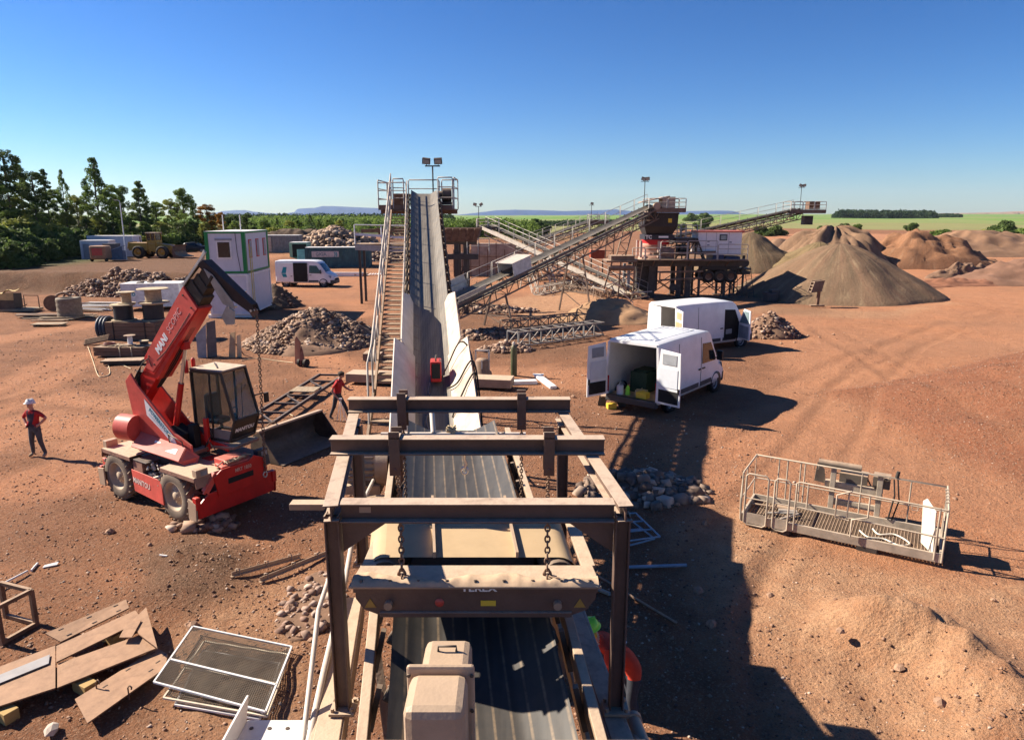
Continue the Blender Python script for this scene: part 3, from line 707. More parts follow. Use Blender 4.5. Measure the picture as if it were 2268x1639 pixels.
q.tube([(0, -.01, -.01), (0, 0, -.06), (.015, 0, -.10), (0, 0, -.14)], .012, 6); q.tube([(.03*math.cos(t), .0, -.16+.035*math.sin(t)) for t in np.linspace(0, 6.28, 10)], .009, 6)
q.build('shackle', CHROME, label='small steel shackle dangling from the middle of the middle gantry beam', cat='shackle')
q = MB(loc=cc(9.35, -.02, bz(9.3)+.16))
for k in range(26): q.tube([(rn.uniform(-.07, .07), rn.uniform(-.05, .05), rn.uniform(-.02, .1)) for _ in range(3)], .012, 5)
q.build('knotted_rope', ROPE, label='knotted pale rope tied round the scraper bar over the belt head', cat='rope')

# ================================================================ overband magnet
mg = thing('overband_magnet', 'dust covered overband magnet hanging by chains under the brown gantry', 'magnet', (-.28, 5.4, 4.1))
q = MB(mg, True); xl, xr = -1.205, .655
xb0, xb1 = -1.235, .52
q.plate([(xl-.01, 4.655, MZ), (xr+.01, 4.655, MZ), (xr-.03, 4.93, MZ+.03), (xl+.03, 4.93, MZ+.03)], .02)
q.build('front_lip', PAINT2, bev=.004)
q = MB(mg, True)
q.bar((xl+.09, 4.93, MZ+.02), (xb0+.12, 6.1, MZ+.02), .11, .03); q.bar((xr-.06, 4.93, MZ+.02), (xb1-.02, 6.1, MZ+.02), .11, .03); q.bar((xb0, 6.1, MZ), (xb1+.05, 6.1, MZ), .1, .06)
q.build('frame', PAINT2, bev=.004)
# drifted dust on the lip
q = MB(mg, True); G = []
for i in range(61):
    t = i/60; x = xl+.01+(xr-xl-.02)*t; row = []
    wd = .12+.045*math.sin(t*12.4+.6)+.02*math.sin(t*31)
    for j in range(7):
        u = j/6; hh = (.028+.007*math.sin(t*90+3*math.sin(t*17))+.004*math.sin(t*210))*math.sin(math.pi*min(1, u*1.0))**.7
        row.append(V((x, 4.658+wd*u, MZ+.0115+.022*u*wd/.2+hh)))
    G.append(row)
q.grid(G); q.build('dust_drift', M('dust', (.52, .36, .23), .95, var=.12, sc=20), smooth=True)
q = MB(mg, True)
for k in range(9):
    q = MB(mg, True); q.cyl((xl+.08+k*.213, 4.69, MZ+.02), (xl+.08+k*.213, 4.698, MZ+.045), .012, 8); q.build('lip_bolt', STEEL)
# belt wrapped across two end drums
q = MB(mg, True); bx0, bx1, zc, rd = -1.0, .37, 4.42, .15
G = []
for y in (5.0, 6.02):
    row = []
    for k in range(13):
        a = math.pi/2+math.pi*k/12; row.append(V((bx0+.02*0+rd*math.cos(a)-(y-5)*.14, y, zc+rd*math.sin(a)+.05*(y-5))))
    for k in range(13):
        a = -math.pi/2+math.pi*k/12; row.append(V((bx1+rd*math.cos(a)-(y-5)*.10, y, zc+rd*math.sin(a)+.05*(y-5))))
    row.append(row[0]); G.append(row)
q.grid(G); q.build('belt', MAGB)
for f in (.285, .76):
    q = MB(mg, True); a = V((bx0+(bx1-bx0)*f, 5.0, zc+rd+.02)); b = V((bx0-.14+(bx1-bx0+.04)*f, 6.02, zc+rd+.07))
    q.bar(a, b, .022, .05); q.build('cleat', TAN)
q = MB(mg, True)
for x in (bx0, bx1): q = MB(mg, True); q.cyl((x, 4.96, zc), (x-.13, 6.05, zc+.05), .135, 20); q.build('end_drum', STEEL)
q = MB(mg, True); q.box2((-.85, 5.03, 4.14), (.2, 5.98, 4.4)); q.build('magnet_core', STEEL, bev=.02)
q = MB(mg, True); pl = [(xl+.02, 4.44), (xl+.02, 4.49), (xr-.02, 4.49), (xr-.02, 4.36), (xr-.08, 4.27), (xr-.2, 4.22), (xl+.2, 4.22), (xl+.08, 4.27), (xl+.02, 4.36)]
q.plate([(x, 4.755, z) for x, z in pl], .02); q.bar((xl+.01, 4.73, 4.455), (xr-.01, 4.73, 4.455), .03, .06); q.bar((xl+.2, 4.74, 4.235), (xr-.2, 4.74, 4.235), .03, .04)
fr = q.build('front_panel', PAINT, bev=.004)
text('TEREX', .068, LET, (-.25, 4.713, 4.462), (1, 0, 0), (0, 0, 1), fr, 'lettering', world=mg, bold=.002, wscale=1.35)
q = MB(mg, True)
for x in (xl+.13, xr-.14): q = MB(mg, True); q.plate([(x-.045, 4.742, 4.29), (x+.045, 4.742, 4.29), (x, 4.742, 4.365)], .003); q.build('warning_sticker', M('faded_yellow', (.36, .22, .05), .7), parent=fr)
q = MB(mg, True); q.box((-.18, 4.742, 4.325), (.115, .003, .045)); q.build('yellow_plate', YELB, parent=fr)
q = MB(mg, True); q.lathe((-.55, 4.744, 4.33), (0, -1, 0), ((.0, .004), (.035, .004), (.035, 0)), 14); q.build('red_sticker', REDS, parent=fr)
for x in (xl+.27, xr-.31):
    q = MB(mg, True); q.cyl((x, 4.745, 4.32), (x, 4.70, 4.32), .032, 14); q.build('boss', PAINT2, parent=fr)
for x in (ad(887, 1275, 4.8).x, ad(1213, 1275, 4.8).x):
    q = MB(mg, True); q.tube([(x+.028*math.cos(t), 4.80, MZ+.035+.03*math.sin(t)) for t in np.linspace(0, 6.28, 11)], .010, 6); q.tube([(x, 4.79, MZ+.03), (x+.03, 4.76, MZ+.03), (x+.09, 4.75, MZ+.028)], .009, 5)
    q.build('lifting_hook', RUST)

mg.matrix_basis = Matrix.Translation((0, .06, 0)) @ mg.matrix_basis
# ================================================================ generic conveyor
def conveyor(name, label, A, B, hw=.5, truss=.7, walk=0, ang_p=None, seg=.9, mats=(RUSTB, BELT, STEEL), railing=0, idl=1.0, legs=(), lift=.12, dup_roll=True, skirts=False):
    """belt conveyor from tail A to head B (points on the belt centre line); walk/railing: -1 left, 1 right, 2 both"""
    A = V(A); B = V(B); t = thing(name, label, 'conveyor', (A.x, A.y, 0)); d = (B-A); Ln = d.length; d.normalize()
    x = d.cross(Z).normalized(); u = x.cross(d).normalized()
    f = lambda s, a, b: A+d*s+x*a+u*b
    q = MB(t, True); trough(lambda s, a, b: f(s, a, b), lambda s: 0, list(np.linspace(0, Ln, max(8, int(Ln/1.0)))), hw, lift, q)
    G = []
    for k in range(9):
        a = math.pi*k/8; G.append([f(Ln+.25*math.sin(a), w_, -.25+.25*math.cos(a)) for w_ in np.linspace(-hw, hw, 5)])
    q.grid(G); q.grid([[f(s, w_, -.5) for w_ in (-hw, hw)] for s in (Ln, 0)])
    G = []
    for k in range(9):
        a = math.pi+math.pi*k/8; G.append([f(.25*math.sin(a), w_, -.25-.25*math.cos(a)*-1) for w_ in np.linspace(-hw, hw, 5)])
    q.grid(G)
    q.build('belt', mats[1])
    n = int(Ln/idl)
    for i in range(n):
        s = (i+.5)*idl; q = MB(t, True)
        for sg in (-1, 1):
            q.bar(f(s, sg*(hw+.14), -.14), f(s, sg*(hw+.05), lift+.06), .05, .04); q.cyl(f(s, sg*hw, lift-.05), f(s, sg*hw*.45, -.06), .05, 6)
        q.cyl(f(s, -hw*.45, -.06), f(s, hw*.45, -.06), .05, 6)
        if i % 3 == 0: q.cyl(f(s, -hw, -.55), f(s, hw, -.55), .05, 6)
        q.build('idler', mats[2])
    q = MB(t, True); tz = -.2
    for sg in (-1, 1):
        a = sg*(hw+.12); q.bar(f(-.3, a, tz), f(Ln+.2, a, tz), .07, .14, u); q.bar(f(0, a, tz-truss), f(Ln, a, tz-truss), .07, .09, u)
        m = max(2, int(Ln/seg)); up = True
        for i in range(m):
            s0, s1 = Ln*i/m, Ln*(i+1)/m; q.bar(f(s0, a, tz), f(s0, a, tz-truss), .045, .045)
            q.bar(f(s0 if i % 2 else s1, a, tz), f(s1 if i % 2 else s0, a, tz-truss), .04, .04)
        q.bar(f(Ln, a, tz), f(Ln, a, tz-truss), .05, .05)
    for i in range(0, m+1, 2):
        s0 = Ln*i/m; q.bar(f(s0, -hw-.12, tz-truss), f(s0, hw+.12, tz-truss), .05, .05)
    q.build('truss', mats[0])
    for sd in ((-1, 1) if railing == 2 else (railing,) if railing else ()):
        q = MB(t, True); m = max(2, int(Ln/2.4)); a = sd*(hw+.2)
        for i in range(m):
            s0, s1 = Ln*i/m+.06, Ln*(i+1)/m-.06
            q.tube([f(s0, a, -.1), f(s0, a, .0)+Z*.95, f(s1, a, 0)+Z*.95, f(s1, a, -.1)], .025, 5); q.tube([f(s0, a, 0)+Z*.48, f(s1, a, 0)+Z*.48], .02, 5)
        q.build('guard_rail', GALV)
    for s, wd in legs:
        q = MB(t, True)
        p0, p1 = f(s, -hw-.12, tz-truss), f(s, hw+.12, tz-truss); g0 = V((p0.x, p0.y, -.05))-x*wd; g1 = V((p1.x, p1.y, -.05))+x*wd
        q.bar(p0, g0, .1, .1); q.bar(p1, g1, .1, .1)
        for k in (.3, .62):
            q.bar(p0.lerp(g0, k), p1.lerp(g1, k), .06, .06)
        q.bar(p0.lerp(g0, .3), p1.lerp(g1, .62), .05, .05); q.bar(p1.lerp(g1, .3), p0.lerp(g0, .62), .05, .05); q.bar(p0.lerp(g0, .62), g1, .05, .05)
        q.build('trestle', mats[0])
    return t, f, Ln, d, x, u
def floodmast(base, hgt, label, heads=((-.3, .25), (.3, .3)), rz=0, scale=1.0):
    t = thing('floodlight_mast', label, 'floodlight', base, rz, 'floodlights on the conveyor heads')
    q = MB(t); q.cyl((0, 0, 0), (0, 0, hgt), .03*scale, 8); q.bar((-.32*scale, 0, hgt), (.32*scale, 0, hgt), .05, .05); q.build('pole', STEEL)
    for x, ry in heads:
        q = MB(t); rot = Matrix.Rotation(ry, 3, 'Y') @ Matrix.Rotation(.5, 3, 'X'); c = V((x*scale, -.03, hgt+.2*scale))
        q.box(c, (.34*scale, .14*scale, .25*scale), rot=rot); q.bar((x*scale, 0, hgt), c, .03, .03); h = q.build('lamp_head', BLACK, bev=.02)
        q = MB(t); q.box(c+rot @ V((0, -.075*scale, 0)), (.28*scale, .006, .19*scale), rot=rot); q.build('lens', GLASS2, parent=h)
    return t
GLASS2 = M('lamp_glass', (.25, .27, .28), .15, spec=.6)
# ================================================================ long stockpile conveyor ahead
LA = V((-1.6+.128*2.2, 11.6, 8-.313*16.9)); LB = V((-3.48, 28.5, 8.0))
lc, lf, LL, ld, lx, lu = conveyor('stockpile_conveyor', 'long grey belt conveyor climbing away ahead with a stair along its left side', LA, LB, .5, .75, seg=1.1, idl=.62, mats=(RUSTB, BELT1, STEEL), legs=((13.5, .5), (7.5, .25)), lift=.16)
def LY(Y): return (Y-LA.y)/ld.y
# flared skirts of the feed hopper
def skirt(Y0, Y1, sg, tin, tout, hh, cut):
    q = MB(lc, True); s0, s1 = LY(Y0), LY(Y1)
    q.plate([lf(s0, sg*tin, .10), lf(s0, sg*tout, hh), lf(s1-cut, sg*tout, hh), lf(s1, sg*(tin*.6+tout*.4), hh*.55), lf(s1, sg*tin, .1)], .03)
    return q.build('skirt_plate', SKIRT if sg > 0 else PALE, bev=.004)
for sg in (-1, 1):
    skirt(11.7, 15.6, sg, .38, .80, .72, .25); skirt(15.5, 18.4, sg, .42, .66, .62, .5)
q = MB(lc, True); s0 = LY(11.7); q.plate([lf(s0, -.8, .72), lf(s0, .8, .72), lf(s0, .4, -.3), lf(s0, -.4, -.3)], .03); q.build('hopper_back', PALE)
q = MB(lc, True); vs = [V((x_-.13*(y_-11.6)-1.3, y_, z_)) for y_ in (11.45, 13.2) for x_ in (-.62, .62) for z_ in (.25, 2.3)]; q.add(vs, [(0, 1, 3, 2), (4, 6, 7, 5), (0, 4, 5, 1), (2, 3, 7, 6), (1, 5, 7, 3), (0, 2, 6, 4)]); q.build('tail_shadow_box', RUSTB, bev=.02)  # solid box added under the hopper to shade the ground on the right
# walkway of perforated treads on the left
q = MB(lc, True); r_ = MB(lc, True); s = LY(15.2); k = 0
while s < LL-.2:
    a = lf(s, -.72, -.28); q.box((a+lf(s, -1.22, -.28))/2+V((0, .14, 0)), (.52, .27, .025), rot=None)
    s += .29 if s < LY(19) else .32
q.build('stair_tread', M('perforated_tread', (.20, .145, .10), .8, dust=.6, bump=.6, bsc=60, var=.5, sc=14))
q = MB(lc, True); s0, s1 = LY(14.8), LL
for a in (-.70, -1.25):
    q.bar(lf(s0, a, -.3), lf(s1, a, -.3), .05, .16, lu)
q.build('stair_stringer', RUSTB)
q = MB(lc, True); q.plate([lf(LY(16), -.70, -.05), lf(LY(18.6), -.70, -.05), lf(LY(18.6), -.70, .45), lf(LY(16), -.70, .35)], .02); q.build('guard_sheet', RUSTB)
q = MB(lc, True); n = 11
for i in range(n+1):
    s = s0+(s1-s0)*i/n; p = lf(s, -1.28, -.3); q.cyl(p, p+Z*1.05, .022, 6)
for hh in (1.05, .55): q.tube([lf(s0, -1.28, -.3)+Z*hh, lf(s1, -1.28, -.3)+Z*hh], .024, 6)
q.tube([lf(s0, -1.28, -.3)+Z*1.05, lf(s0, -1.28, -.3)+V((0, -.5, .75)), lf(s0, -1.28, -.3)+V((0, -.6, -.9))], .024, 6)
q.build('hand_rail', GALV)
q = MB(lc, True)
for i in range(9):
    s = s0+(s1-s0)*(i+.5)/9; q.tube([lf(s, -.66, -.3), lf(s, -.66, 0)+Z*.55], .018, 5)
q.tube([lf(s0, -.66, 0)+Z*.5, lf(s1, -.66, 0)+Z*.5], .02, 5); q.build('inner_rail', GALV)
q = MB(lc, True)   # lower flight to the ground
p0 = lf(s0, -.98, -.3)
for i in range(9):
    c = p0+V((.12*.02*i, -.26*(i+1), -.24*(i+1))); q.box(c, (.56, .26, .025))
q.build('stair_tread', M('perforated_tread', (.2, .145, .1)))
q = MB(lc, True)
for a in (-.3, .3): q.bar(p0+V((a, 0, -.05)), p0+V((a, -2.5, -2.4)), .05, .18)
q.build('stair_stringer', PAINT2)
# head platform
pz = 7.42; px0, px1 = -5.07, -2.2; q = MB(lc, True)
q.box2((px0, 27.3, pz-.05), (-4.05, 29.3, pz)); q.box2((-3.0, 27.3, pz-.05), (px1, 29.3, pz)); q.box2((-4.05, 28.95, pz-.05), (-3.0, 29.3, pz))
q.box2((px0-.01, 27.29, pz-.05), (-4.05, 27.31, pz+.14)); q.box2((-2.98, 27.29, pz-.05), (px1, 27.31, pz+.14)); q.bar((px0, 27.8, pz-.12), (px1, 27.8, pz-.12), .1, .14); q.bar((px0, 28.9, pz-.12), (px1, 28.9, pz-.12), .1, .14)
q.build('head_platform', RUSTB)
q = MB(lc, True)
def hoop(p, q_, hh=1.05, r=.024, lv=(.36, .70)):
    p = V(p); q_ = V(q_); m_.tube([p, p+Z*(hh-.06), p.lerp(q_, .03)+Z*hh, p.lerp(q_, .97)+Z*hh, q_+Z*(hh-.06), q_], r, 6)
    for k in lv: m_.tube([p+Z*hh*k, q_+Z*hh*k], r*.8, 5)
m_ = q
hoop((px0, 27.3, pz), (px0, 29.3, pz)); hoop((px0+.02, 29.3, pz), (-4.3, 29.3, pz)); hoop((-4.2, 29.3, pz), (-2.95, 29.3, pz), 1.15); hoop((-2.85, 29.3, pz), (px1, 29.3, pz), 1.15)
hoop((px1, 27.3, pz), (px1, 29.3, pz), 1.15); hoop((-2.8, 27.3, pz), (px1-.05, 27.3, pz), 1.15); hoop((-4.5, 27.3, pz), (-4.1, 27.3, pz), 1.1); hoop((px0, 27.32, pz), (-4.65, 27.32, pz), .95)
q.build('guard_rail', GALV)
q = MB(lc, True); c = V((-2.72, 28.2, 7.95)); q.cyl(c, c+V((.34, .05, 0)), .27, 18); q.cyl(c+V((-.2, 0, 0)), c, .15, 12); q.box(c+V((.17, 0, -.32)), (.4, .4, .1)); q.build('drive_motor', STEEL)
q = MB(lc, True); q.box((-4.35, 28.4, 7.78), (.55, .6, .45)); q.build('gear_case', RUST, bev=.03)
q = MB(lc, True); q.cyl(lf(LL, -.55, -.25), lf(LL, .55, -.25), .24, 18); q.build('head_drum', STEEL)
floodmast((-3.2, 29.3, 7.45), 1.66, 'two black floodlights on a mast above the head of the long conveyor', ((-.26, .12), (.24, -.05)), scale=.95)
# things lying in the trough
t = thing('welding_set', 'red boxy welding set standing in the belt trough of the long conveyor', 'welder', lf(LY(14.7), .08, .02), .1)
q = MB(t); q.box((0, 0, .24), (.23, .42, .44)); q.build('casing', REDB, bev=.02)
q = MB(t); q.box((0, -.215, .26), (.18, .012, .32)); q.build('front_panel', BLACK); q = MB(t); q.tube([(0, -.13, .46), (0, -.13, .54), (0, .13, .54), (0, .13, .46)], .016, 6); q.build('handle', BLACK)
def cable(name, pts, r, mat, label, sub=6, cat='cable', group=None):
    pts = [V(p) for p in pts]; out = []
    n = len(pts)
    for i in range(n-1):
        p0, p1, p2, p3 = pts[max(0, i-1)], pts[i], pts[i+1], pts[min(n-1, i+2)]
        for k in range(sub):
            t_ = k/sub; out.append(.5*((2*p1)+(p2-p0)*t_+(2*p0-5*p1+4*p2-p3)*t_*t_+(3*p1-p0-3*p2+p3)*t_**3))
    out.append(pts[-1]); q = MB(loc=pts[0], world=True); q.tube(out, r, 6); return q.build(name, mat, label=label, cat=cat, group=group)
s_ = LY(14.7)
cable('black_cable', [lf(s_, .2, .1), lf(s_+.3, .35, .25), lf(s_+.4, .62, .75), lf(s_+.2, .85, .5), lf(s_-.2, 1.0, -.6)], .018, RUB, 'black cable looped over the right skirt beside the red welder')
cable('black_cable', [lf(s_-.5, .3, .12), lf(s_-.7, .5, .38), lf(s_-.5, .82, .78), lf(s_-.8, .95, .1), lf(s_-1.1, 1.0, -.9)], .018, RUB, 'black cable crossing the middle of the stained right skirt')
cable('black_cable', [lf(s_-1.6, .35, .12), lf(s_-1.4, .5, .4), lf(s_-1.0, .82, .78), lf(s_-1.1, .92, .3), lf(s_-1.4, 1.0, -.7)], .018, RUB, 'nearest black cable draped over the stained right skirt')
cable('welding_lead', [lf(s_, -.02, .1), lf(s_-.5, -.1, .04), lf(s_-.9, .02, .03), lf(s_-1.5, -.16, .03), lf(s_-2.1, -.05, .03)], .016, BLUE, 'dark blue lead running down the belt from the red welder')
# ================================================================ telehandler
th = thing('rotating_telehandler', 'red rotating telehandler with dark cab, boom raised and jib hanging a chain', 'telehandler', (-8.43, 17.10, 0), R(-32.9))
th.matrix_basis = th.matrix_basis @ Matrix.Diagonal((.83, .83, .98, 1))
def wheel(t, c, r, w, side, hub_mat, lugs=22, name='wheel'):
    """tyre with lugs, rim as a sub-part; side = sign of the outer face on local y"""
    c = V(c); q = MB(t); w2 = w/2
    q.lathe(c, (0, 1, 0), ((r*.56, -w2*.9), (r*.62, -w2), (r*.88, -w2*1.0), (r*.96, -w2*.8), (r*.97, 0), (r*.96, w2*.8), (r*.88, w2*1.0), (r*.62, w2), (r*.56, w2*.9)), 28)
    for k in range(lugs):
        for s in (-1, 1):
            a = 2*math.pi*(k+.5*(s > 0))/lugs; b = a+.22
            p = c+V((math.cos(a)*r*.975, s*w2*1.0, math.sin(a)*r*.975)); e = c+V((math.cos(b)*r*.99, s*w2*.05, math.sin(b)*r*.99))
            q.bar(p, e, r*.085, r*.07, up=V((math.cos(a), 0, math.sin(a))))
    o = q.build(name, RUB)
    q = MB(t); y = side
    q.lathe(c, (0, y, 0), ((0, w2*.72), (r*.15, w2*.72), (r*.17, w2*.52), (r*.30, w2*.50), (r*.34, w2*.3), (r*.47, w2*.3), (r*.53, w2*.75), (r*.575, w2*.98), (r*.60, w2*.96)), 28)
    for k in range(8):
        a = 2*math.pi*k/8; p = c+V((math.cos(a)*r*.25, y*w2*.5, math.sin(a)*r*.25)); q.cyl(p, p+V((0, y*.025, 0)), .014, 6)
    q.build('rim', hub_mat, parent=o); return o
HUB = M('dusty_hub', (.42, .32, .22), .7, dust=.6)
TYRED = M('dust_caked_tyre', (.17, .13, .095), .9, var=.3, dust=.5)
for x in (-1.72, 1.28):
    for s in (-1, 1):
        c_ = V((x, s*1.02, .64)); o = wheel(th, c_, .64, .44, s, HUB); o.data.materials[0] = TYRED
        o.matrix_basis = Matrix.Translation(c_) @ Matrix.Diagonal((.98/.83, 1.0, 1, 1)) @ Matrix.Translation(-c_)
q = MB(th); q.box2((-2.3, -.5, .5), (2.3, .5, 1.05)); q.box2((-1.9, -.8, .5), (-1.5, .8, .75)); q.box2((1.1, -.8, .5), (1.5, .8, .75)); q.build('chassis', DGREY, bev=.02)
DECK = M('dust_covered_deck', (.24, .12, .085), .75, var=.3, dust=1.3, dcol=(.52, .38, .26), bump=.1)
for nm, x0, x1, y0, y1 in (('f', .72, 2.42, -1.24, -.42), ('r', -2.42, -.82, -1.24, -.3), ('f2', .72, 2.42, .42, 1.24), ('r2', -2.42, -.82, .3, 1.24)):
    q = MB(th); s = -1 if y0 < 0 else 1; a, b = (y0, y1) if s < 0 else (y1, y0)
    q.plate([(x0, b, 1.30), (x1, b, 1.30), (x1, a, 1.30), (x0+.05, a, 1.30)], .03)
    xe = x1 if x1 > 0 else x0; sg = 1 if x1 > 0 else -1
    q.plate([(xe, a, 1.30), (xe+sg*.06, a, 1.05), (xe+sg*.06, b-s*0+.0, 1.05), (xe, b, 1.30)], .03)
    q.plate([(x0+.05, a, 1.31), (x1, a, 1.31), (x1, a, 1.20), (x0+.05, a, 1.20)], .02)
    q.build('mudguard', DECK if s < 0 else DGREY, bev=.008)
    q = MB(th); q.box((xe-sg*.05, (a*.72+b*.28), 1.40), (.2, .36, .19)); lb = q.build('lamp_box', TAN if s < 0 else DGREY, bev=.01)
    q = MB(th); q.box((xe+sg*.053, a*.72+b*.28+.05, 1.39), (.008, .2, .12)); q.build('headlight' if sg > 0 else 'tail_light', GLASS2, parent=lb)
q = MB(th); q.box2((.4, -.42, 1.16), (2.1, .42, 1.27)); q.build('deck_plate', DECK, bev=.01)
q = MB(th)
for k in range(6): q.bar((1.0+.07*k, -.05, 1.285), (1.12+.07*k, .42, 1.285), .03, .025)
q.build('deck_grille', RED)
# engine bay on the near side
q = MB(th); q.box2((-.78, -1.18, .72), (-.28, -.45, 1.24)); q.build('engine_cover', DECK, bev=.015)
q = MB(th); q.box2((-.72, -1.2, 1.242), (-.02, -.42, 1.27)); q.build('cover_lid', DGREY, bev=.01)
q = MB(th); rn = random.Random(5)
for k in range(26):
    a = V((rn.uniform(-.25, .7), rn.uniform(-1.12, -.55), rn.uniform(.75, 1.15))); b = a+V((rn.uniform(-.3, .3), rn.uniform(-.25, .25), rn.uniform(-.15, .15)))
    q.cyl(a, b, rn.uniform(.015, .05), 8)
for k in range(8): q.box((rn.uniform(-.2, .65), rn.uniform(-1.05, -.6), rn.uniform(.75, 1.08)), (rn.uniform(.08, .2), rn.uniform(.08, .2), rn.uniform(.06, .16)), rn.random())
q.build('engine', GALV)
q = MB(th); q.box2((-.28, -.6, .6), (.72, -.5, 1.2)); q.build('bay_wall', DGREY)
q = MB(th); q.plate([(-.86, -1.20, .98), (.74, -1.22, .95), (.84, -1.27, .34), (-.72, -1.24, .42)], .03); sp = q.build('skirt_panel', REDS, bev=.01)
text('MANITOU', .2, M('worn_lettering', (.62, .52, .46), .7), (-.3, -1.252, .70), (1, -.02, -.06), (0, .06, 1), sp, 'lettering', bold=.003)
# front stabiliser blade
q = MB(th); q.plate([(2.5, -1.28, .32), (2.5, 1.28, .32), (2.5, 1.28, .86), (2.5, -.9, .86), (2.5, -1.28, .62)], .07); q.bar((2.4, -1.28, .34), (2.4, 1.28, .34), .2, .06); q.build('stabiliser_beam', RED, bev=.01)
q = MB(th); q.plate([(2.56, -.62, .70), (2.56, .86, .70), (2.56, 1.05, .98), (2.56, .98, 1.30), (2.56, .62, 1.46), (2.56, .42, 1.36), (2.56, -.48, 1.36), (2.56, -.74, 1.22)], .05)
fp = q.build('front_plate', RED, bev=.01)
q = MB(th); q.box((2.588, .12, 1.02), (.006, .85, .14)); q.build('slot', DARKIN, parent=fp, bev=.0)
text('MRT 1850', .13, LETT, (2.588, .22, 1.22), (0, 1, 0), (0, 0, 1), fp, 'lettering', bold=.001)
q = MB(th); q.plate([(2.0, -.3, 1.36), (2.5, -.42, 1.36), (2.55, .55, 1.38), (2.0, .75, 1.40)], .05); q.box2((1.9, -.25, 1.27), (2.4, .45, 1.5)); q.build('coupler_housing', REDS, bev=.03)
q = MB(th)
for k in range(16):
    a = V((rn.uniform(2.35, 2.52), rn.uniform(-.35, .5), 1.44)); q.tube([a, a+V((rn.uniform(-.1, .1), rn.uniform(-.2, .2), .06)), a+V((rn.uniform(-.1, .1), rn.uniform(-.3, .3), .02))], .018, 5)
q.build('hose_bundle', HUB)
for s in (-1, 1):
    q = MB(th); q.bar((2.46, s*.98, .9), (2.46, s*.62, 1.28), .16, .16); q.bar((2.47, s*1.02, .86), (2.47, s*.9, 1.1), .07, .07); q.build('stabiliser_arm', REDS, bev=.015)
    q = MB(th); q.plate([(2.16, s*1.33, .28), (2.52, s*1.33, .28), (2.56, s*1.33, .72), (2.2, s*1.33, .80)], .05); q.build('stabiliser_pad', TAN if s < 0 else RED, bev=.01)
    q = MB(th); q.box((2.5, s*1.28, .72), (.18, .14, .3)); q.build('stabiliser_head', RED, bev=.02)
    q = MB(th); q.plate([(-2.62, s*1.3, .28), (-2.3, s*1.3, .28), (-2.3, s*1.3, .78), (-2.66, s*1.3, .74)], .05); q.build('stabiliser_pad', TAN if s < 0 else RED, bev=.01)
q = MB(th); q.box2((-2.62, -1.28, .36), (-2.5, 1.28, .8)); q.box2((-2.55, -1.2, .8), (-2.3, -.5, 1.0)); q.build('stabiliser_beam', REDS, bev=.02)
# turret
TA = R(8.5); TM = Matrix.Rotation(TA, 3, 'Z')
def tp(x, y, z): return TM @ V((x, y, z))
q = MB(th); q.cyl((0, 0, 1.05), (0, 0, 1.42), .75, 28); q.build('slew_ring', DGREY)
q = MB(th)
q.plate([tp(-1.5, -.6, 1.48), tp(1.0, -.6, 1.48), tp(1.0, .2, 1.48), tp(-1.5, 1.0, 1.48)], .1); q.plate([tp(.8, .1, 1.50), tp(2.0, .1, 1.58), tp(2.0, 1.14, 1.58), tp(-.4, 1.14, 1.50)], .08)
q.build('turret_floor', DECK, bev=.015)
def t3(x, y, z): return tp(x+.3, y, z)
def tq(x, y, z): return tp(x+.3, y, 1.45+(z-1.45)*1.3)
for y, nm in ((-.56, 0), (.12, 1)):
    q = MB(th); q.plate([tq(-1.78, y, 2.78), tq(-1.52, y, 2.95), tq(-1.28, y, 2.72), tq(.1, y, 1.86), tq(.75, y, 1.66), tq(.75, y, 1.45), tq(-1.35, y, 1.45), tq(-1.62, y, 2.1)], .06)
    tpn = q.build('turret_plate', REDS if not nm else RED, bev=.012)
    if not nm: tpl = tpn
q = MB(th); q.plate([tq(-1.02, -.6, 2.47), tq(.06, -.6, 1.80), tq(.22, -.6, 1.56), tq(-.98, -.6, 2.14)], .012); sg = q.build('sign', WHT, parent=tpl)
dS = tq(.06, -.6, 1.80)-tq(-1.02, -.6, 2.47); text('POWERSTORE', .155, TEALL, tq(-.46, -.609, 2.03), dS, TM @ V((.6, 0, .8)), tpl, 'lettering', bold=.002)
q = MB(th); q.bar(tq(-.88, -.608, 2.16), tq(.08, -.608, 1.62), .006, .06, up=V((.5, 0, .8))); q.build('sign_stripe', BLUEW, parent=tpl)
q = MB(th); q.plate([t3(-1.35, -.58, 1.86), t3(.55, -.62, 1.66), t3(.72, -1.05, 1.42), t3(-1.15, -1.12, 1.62)], .03); q.plate([t3(.72, -1.05, 1.42), t3(.55, -.62, 1.66), t3(.95, -.5, 1.45), t3(.9, -.7, 1.12)], .03); sc = q.build('slanted_cover', REDS, bev=.01)
q = MB(th)
nn = (t3(.55, -.62, 1.66)-t3(-1.35, -.58, 1.86)).cross(t3(-1.15, -1.12, 1.62)-t3(-1.35, -.58, 1.86)).normalized(); nn = -nn if nn.z < 0 else nn
def onc(u, v):
    a = t3(-1.35, -.58, 1.86).lerp(t3(.55, -.62, 1.66), u); b = t3(-1.15, -1.12, 1.62).lerp(t3(.72, -1.05, 1.42), u); return a.lerp(b, v)+nn*.019
for u, v, du, dv in ((.38, .22, .12, .2), (.34, .55, .14, .12), (.66, .3, .22, .35)):
    q.plate([onc(u, v), onc(u+du, v), onc(u+du, v+dv), onc(u, v+dv)], .004)
q.build('sticker', LET, parent=sc)
q = MB(th); q.cyl(t3(-1.95, -.75, 1.98), t3(-1.35, -.72, 1.98), .34, 20); q.box2(t3(-2.0, -.5, 1.5), t3(-1.5, .6, 2.2)); q.build('counterweight', REDS, bev=.05)
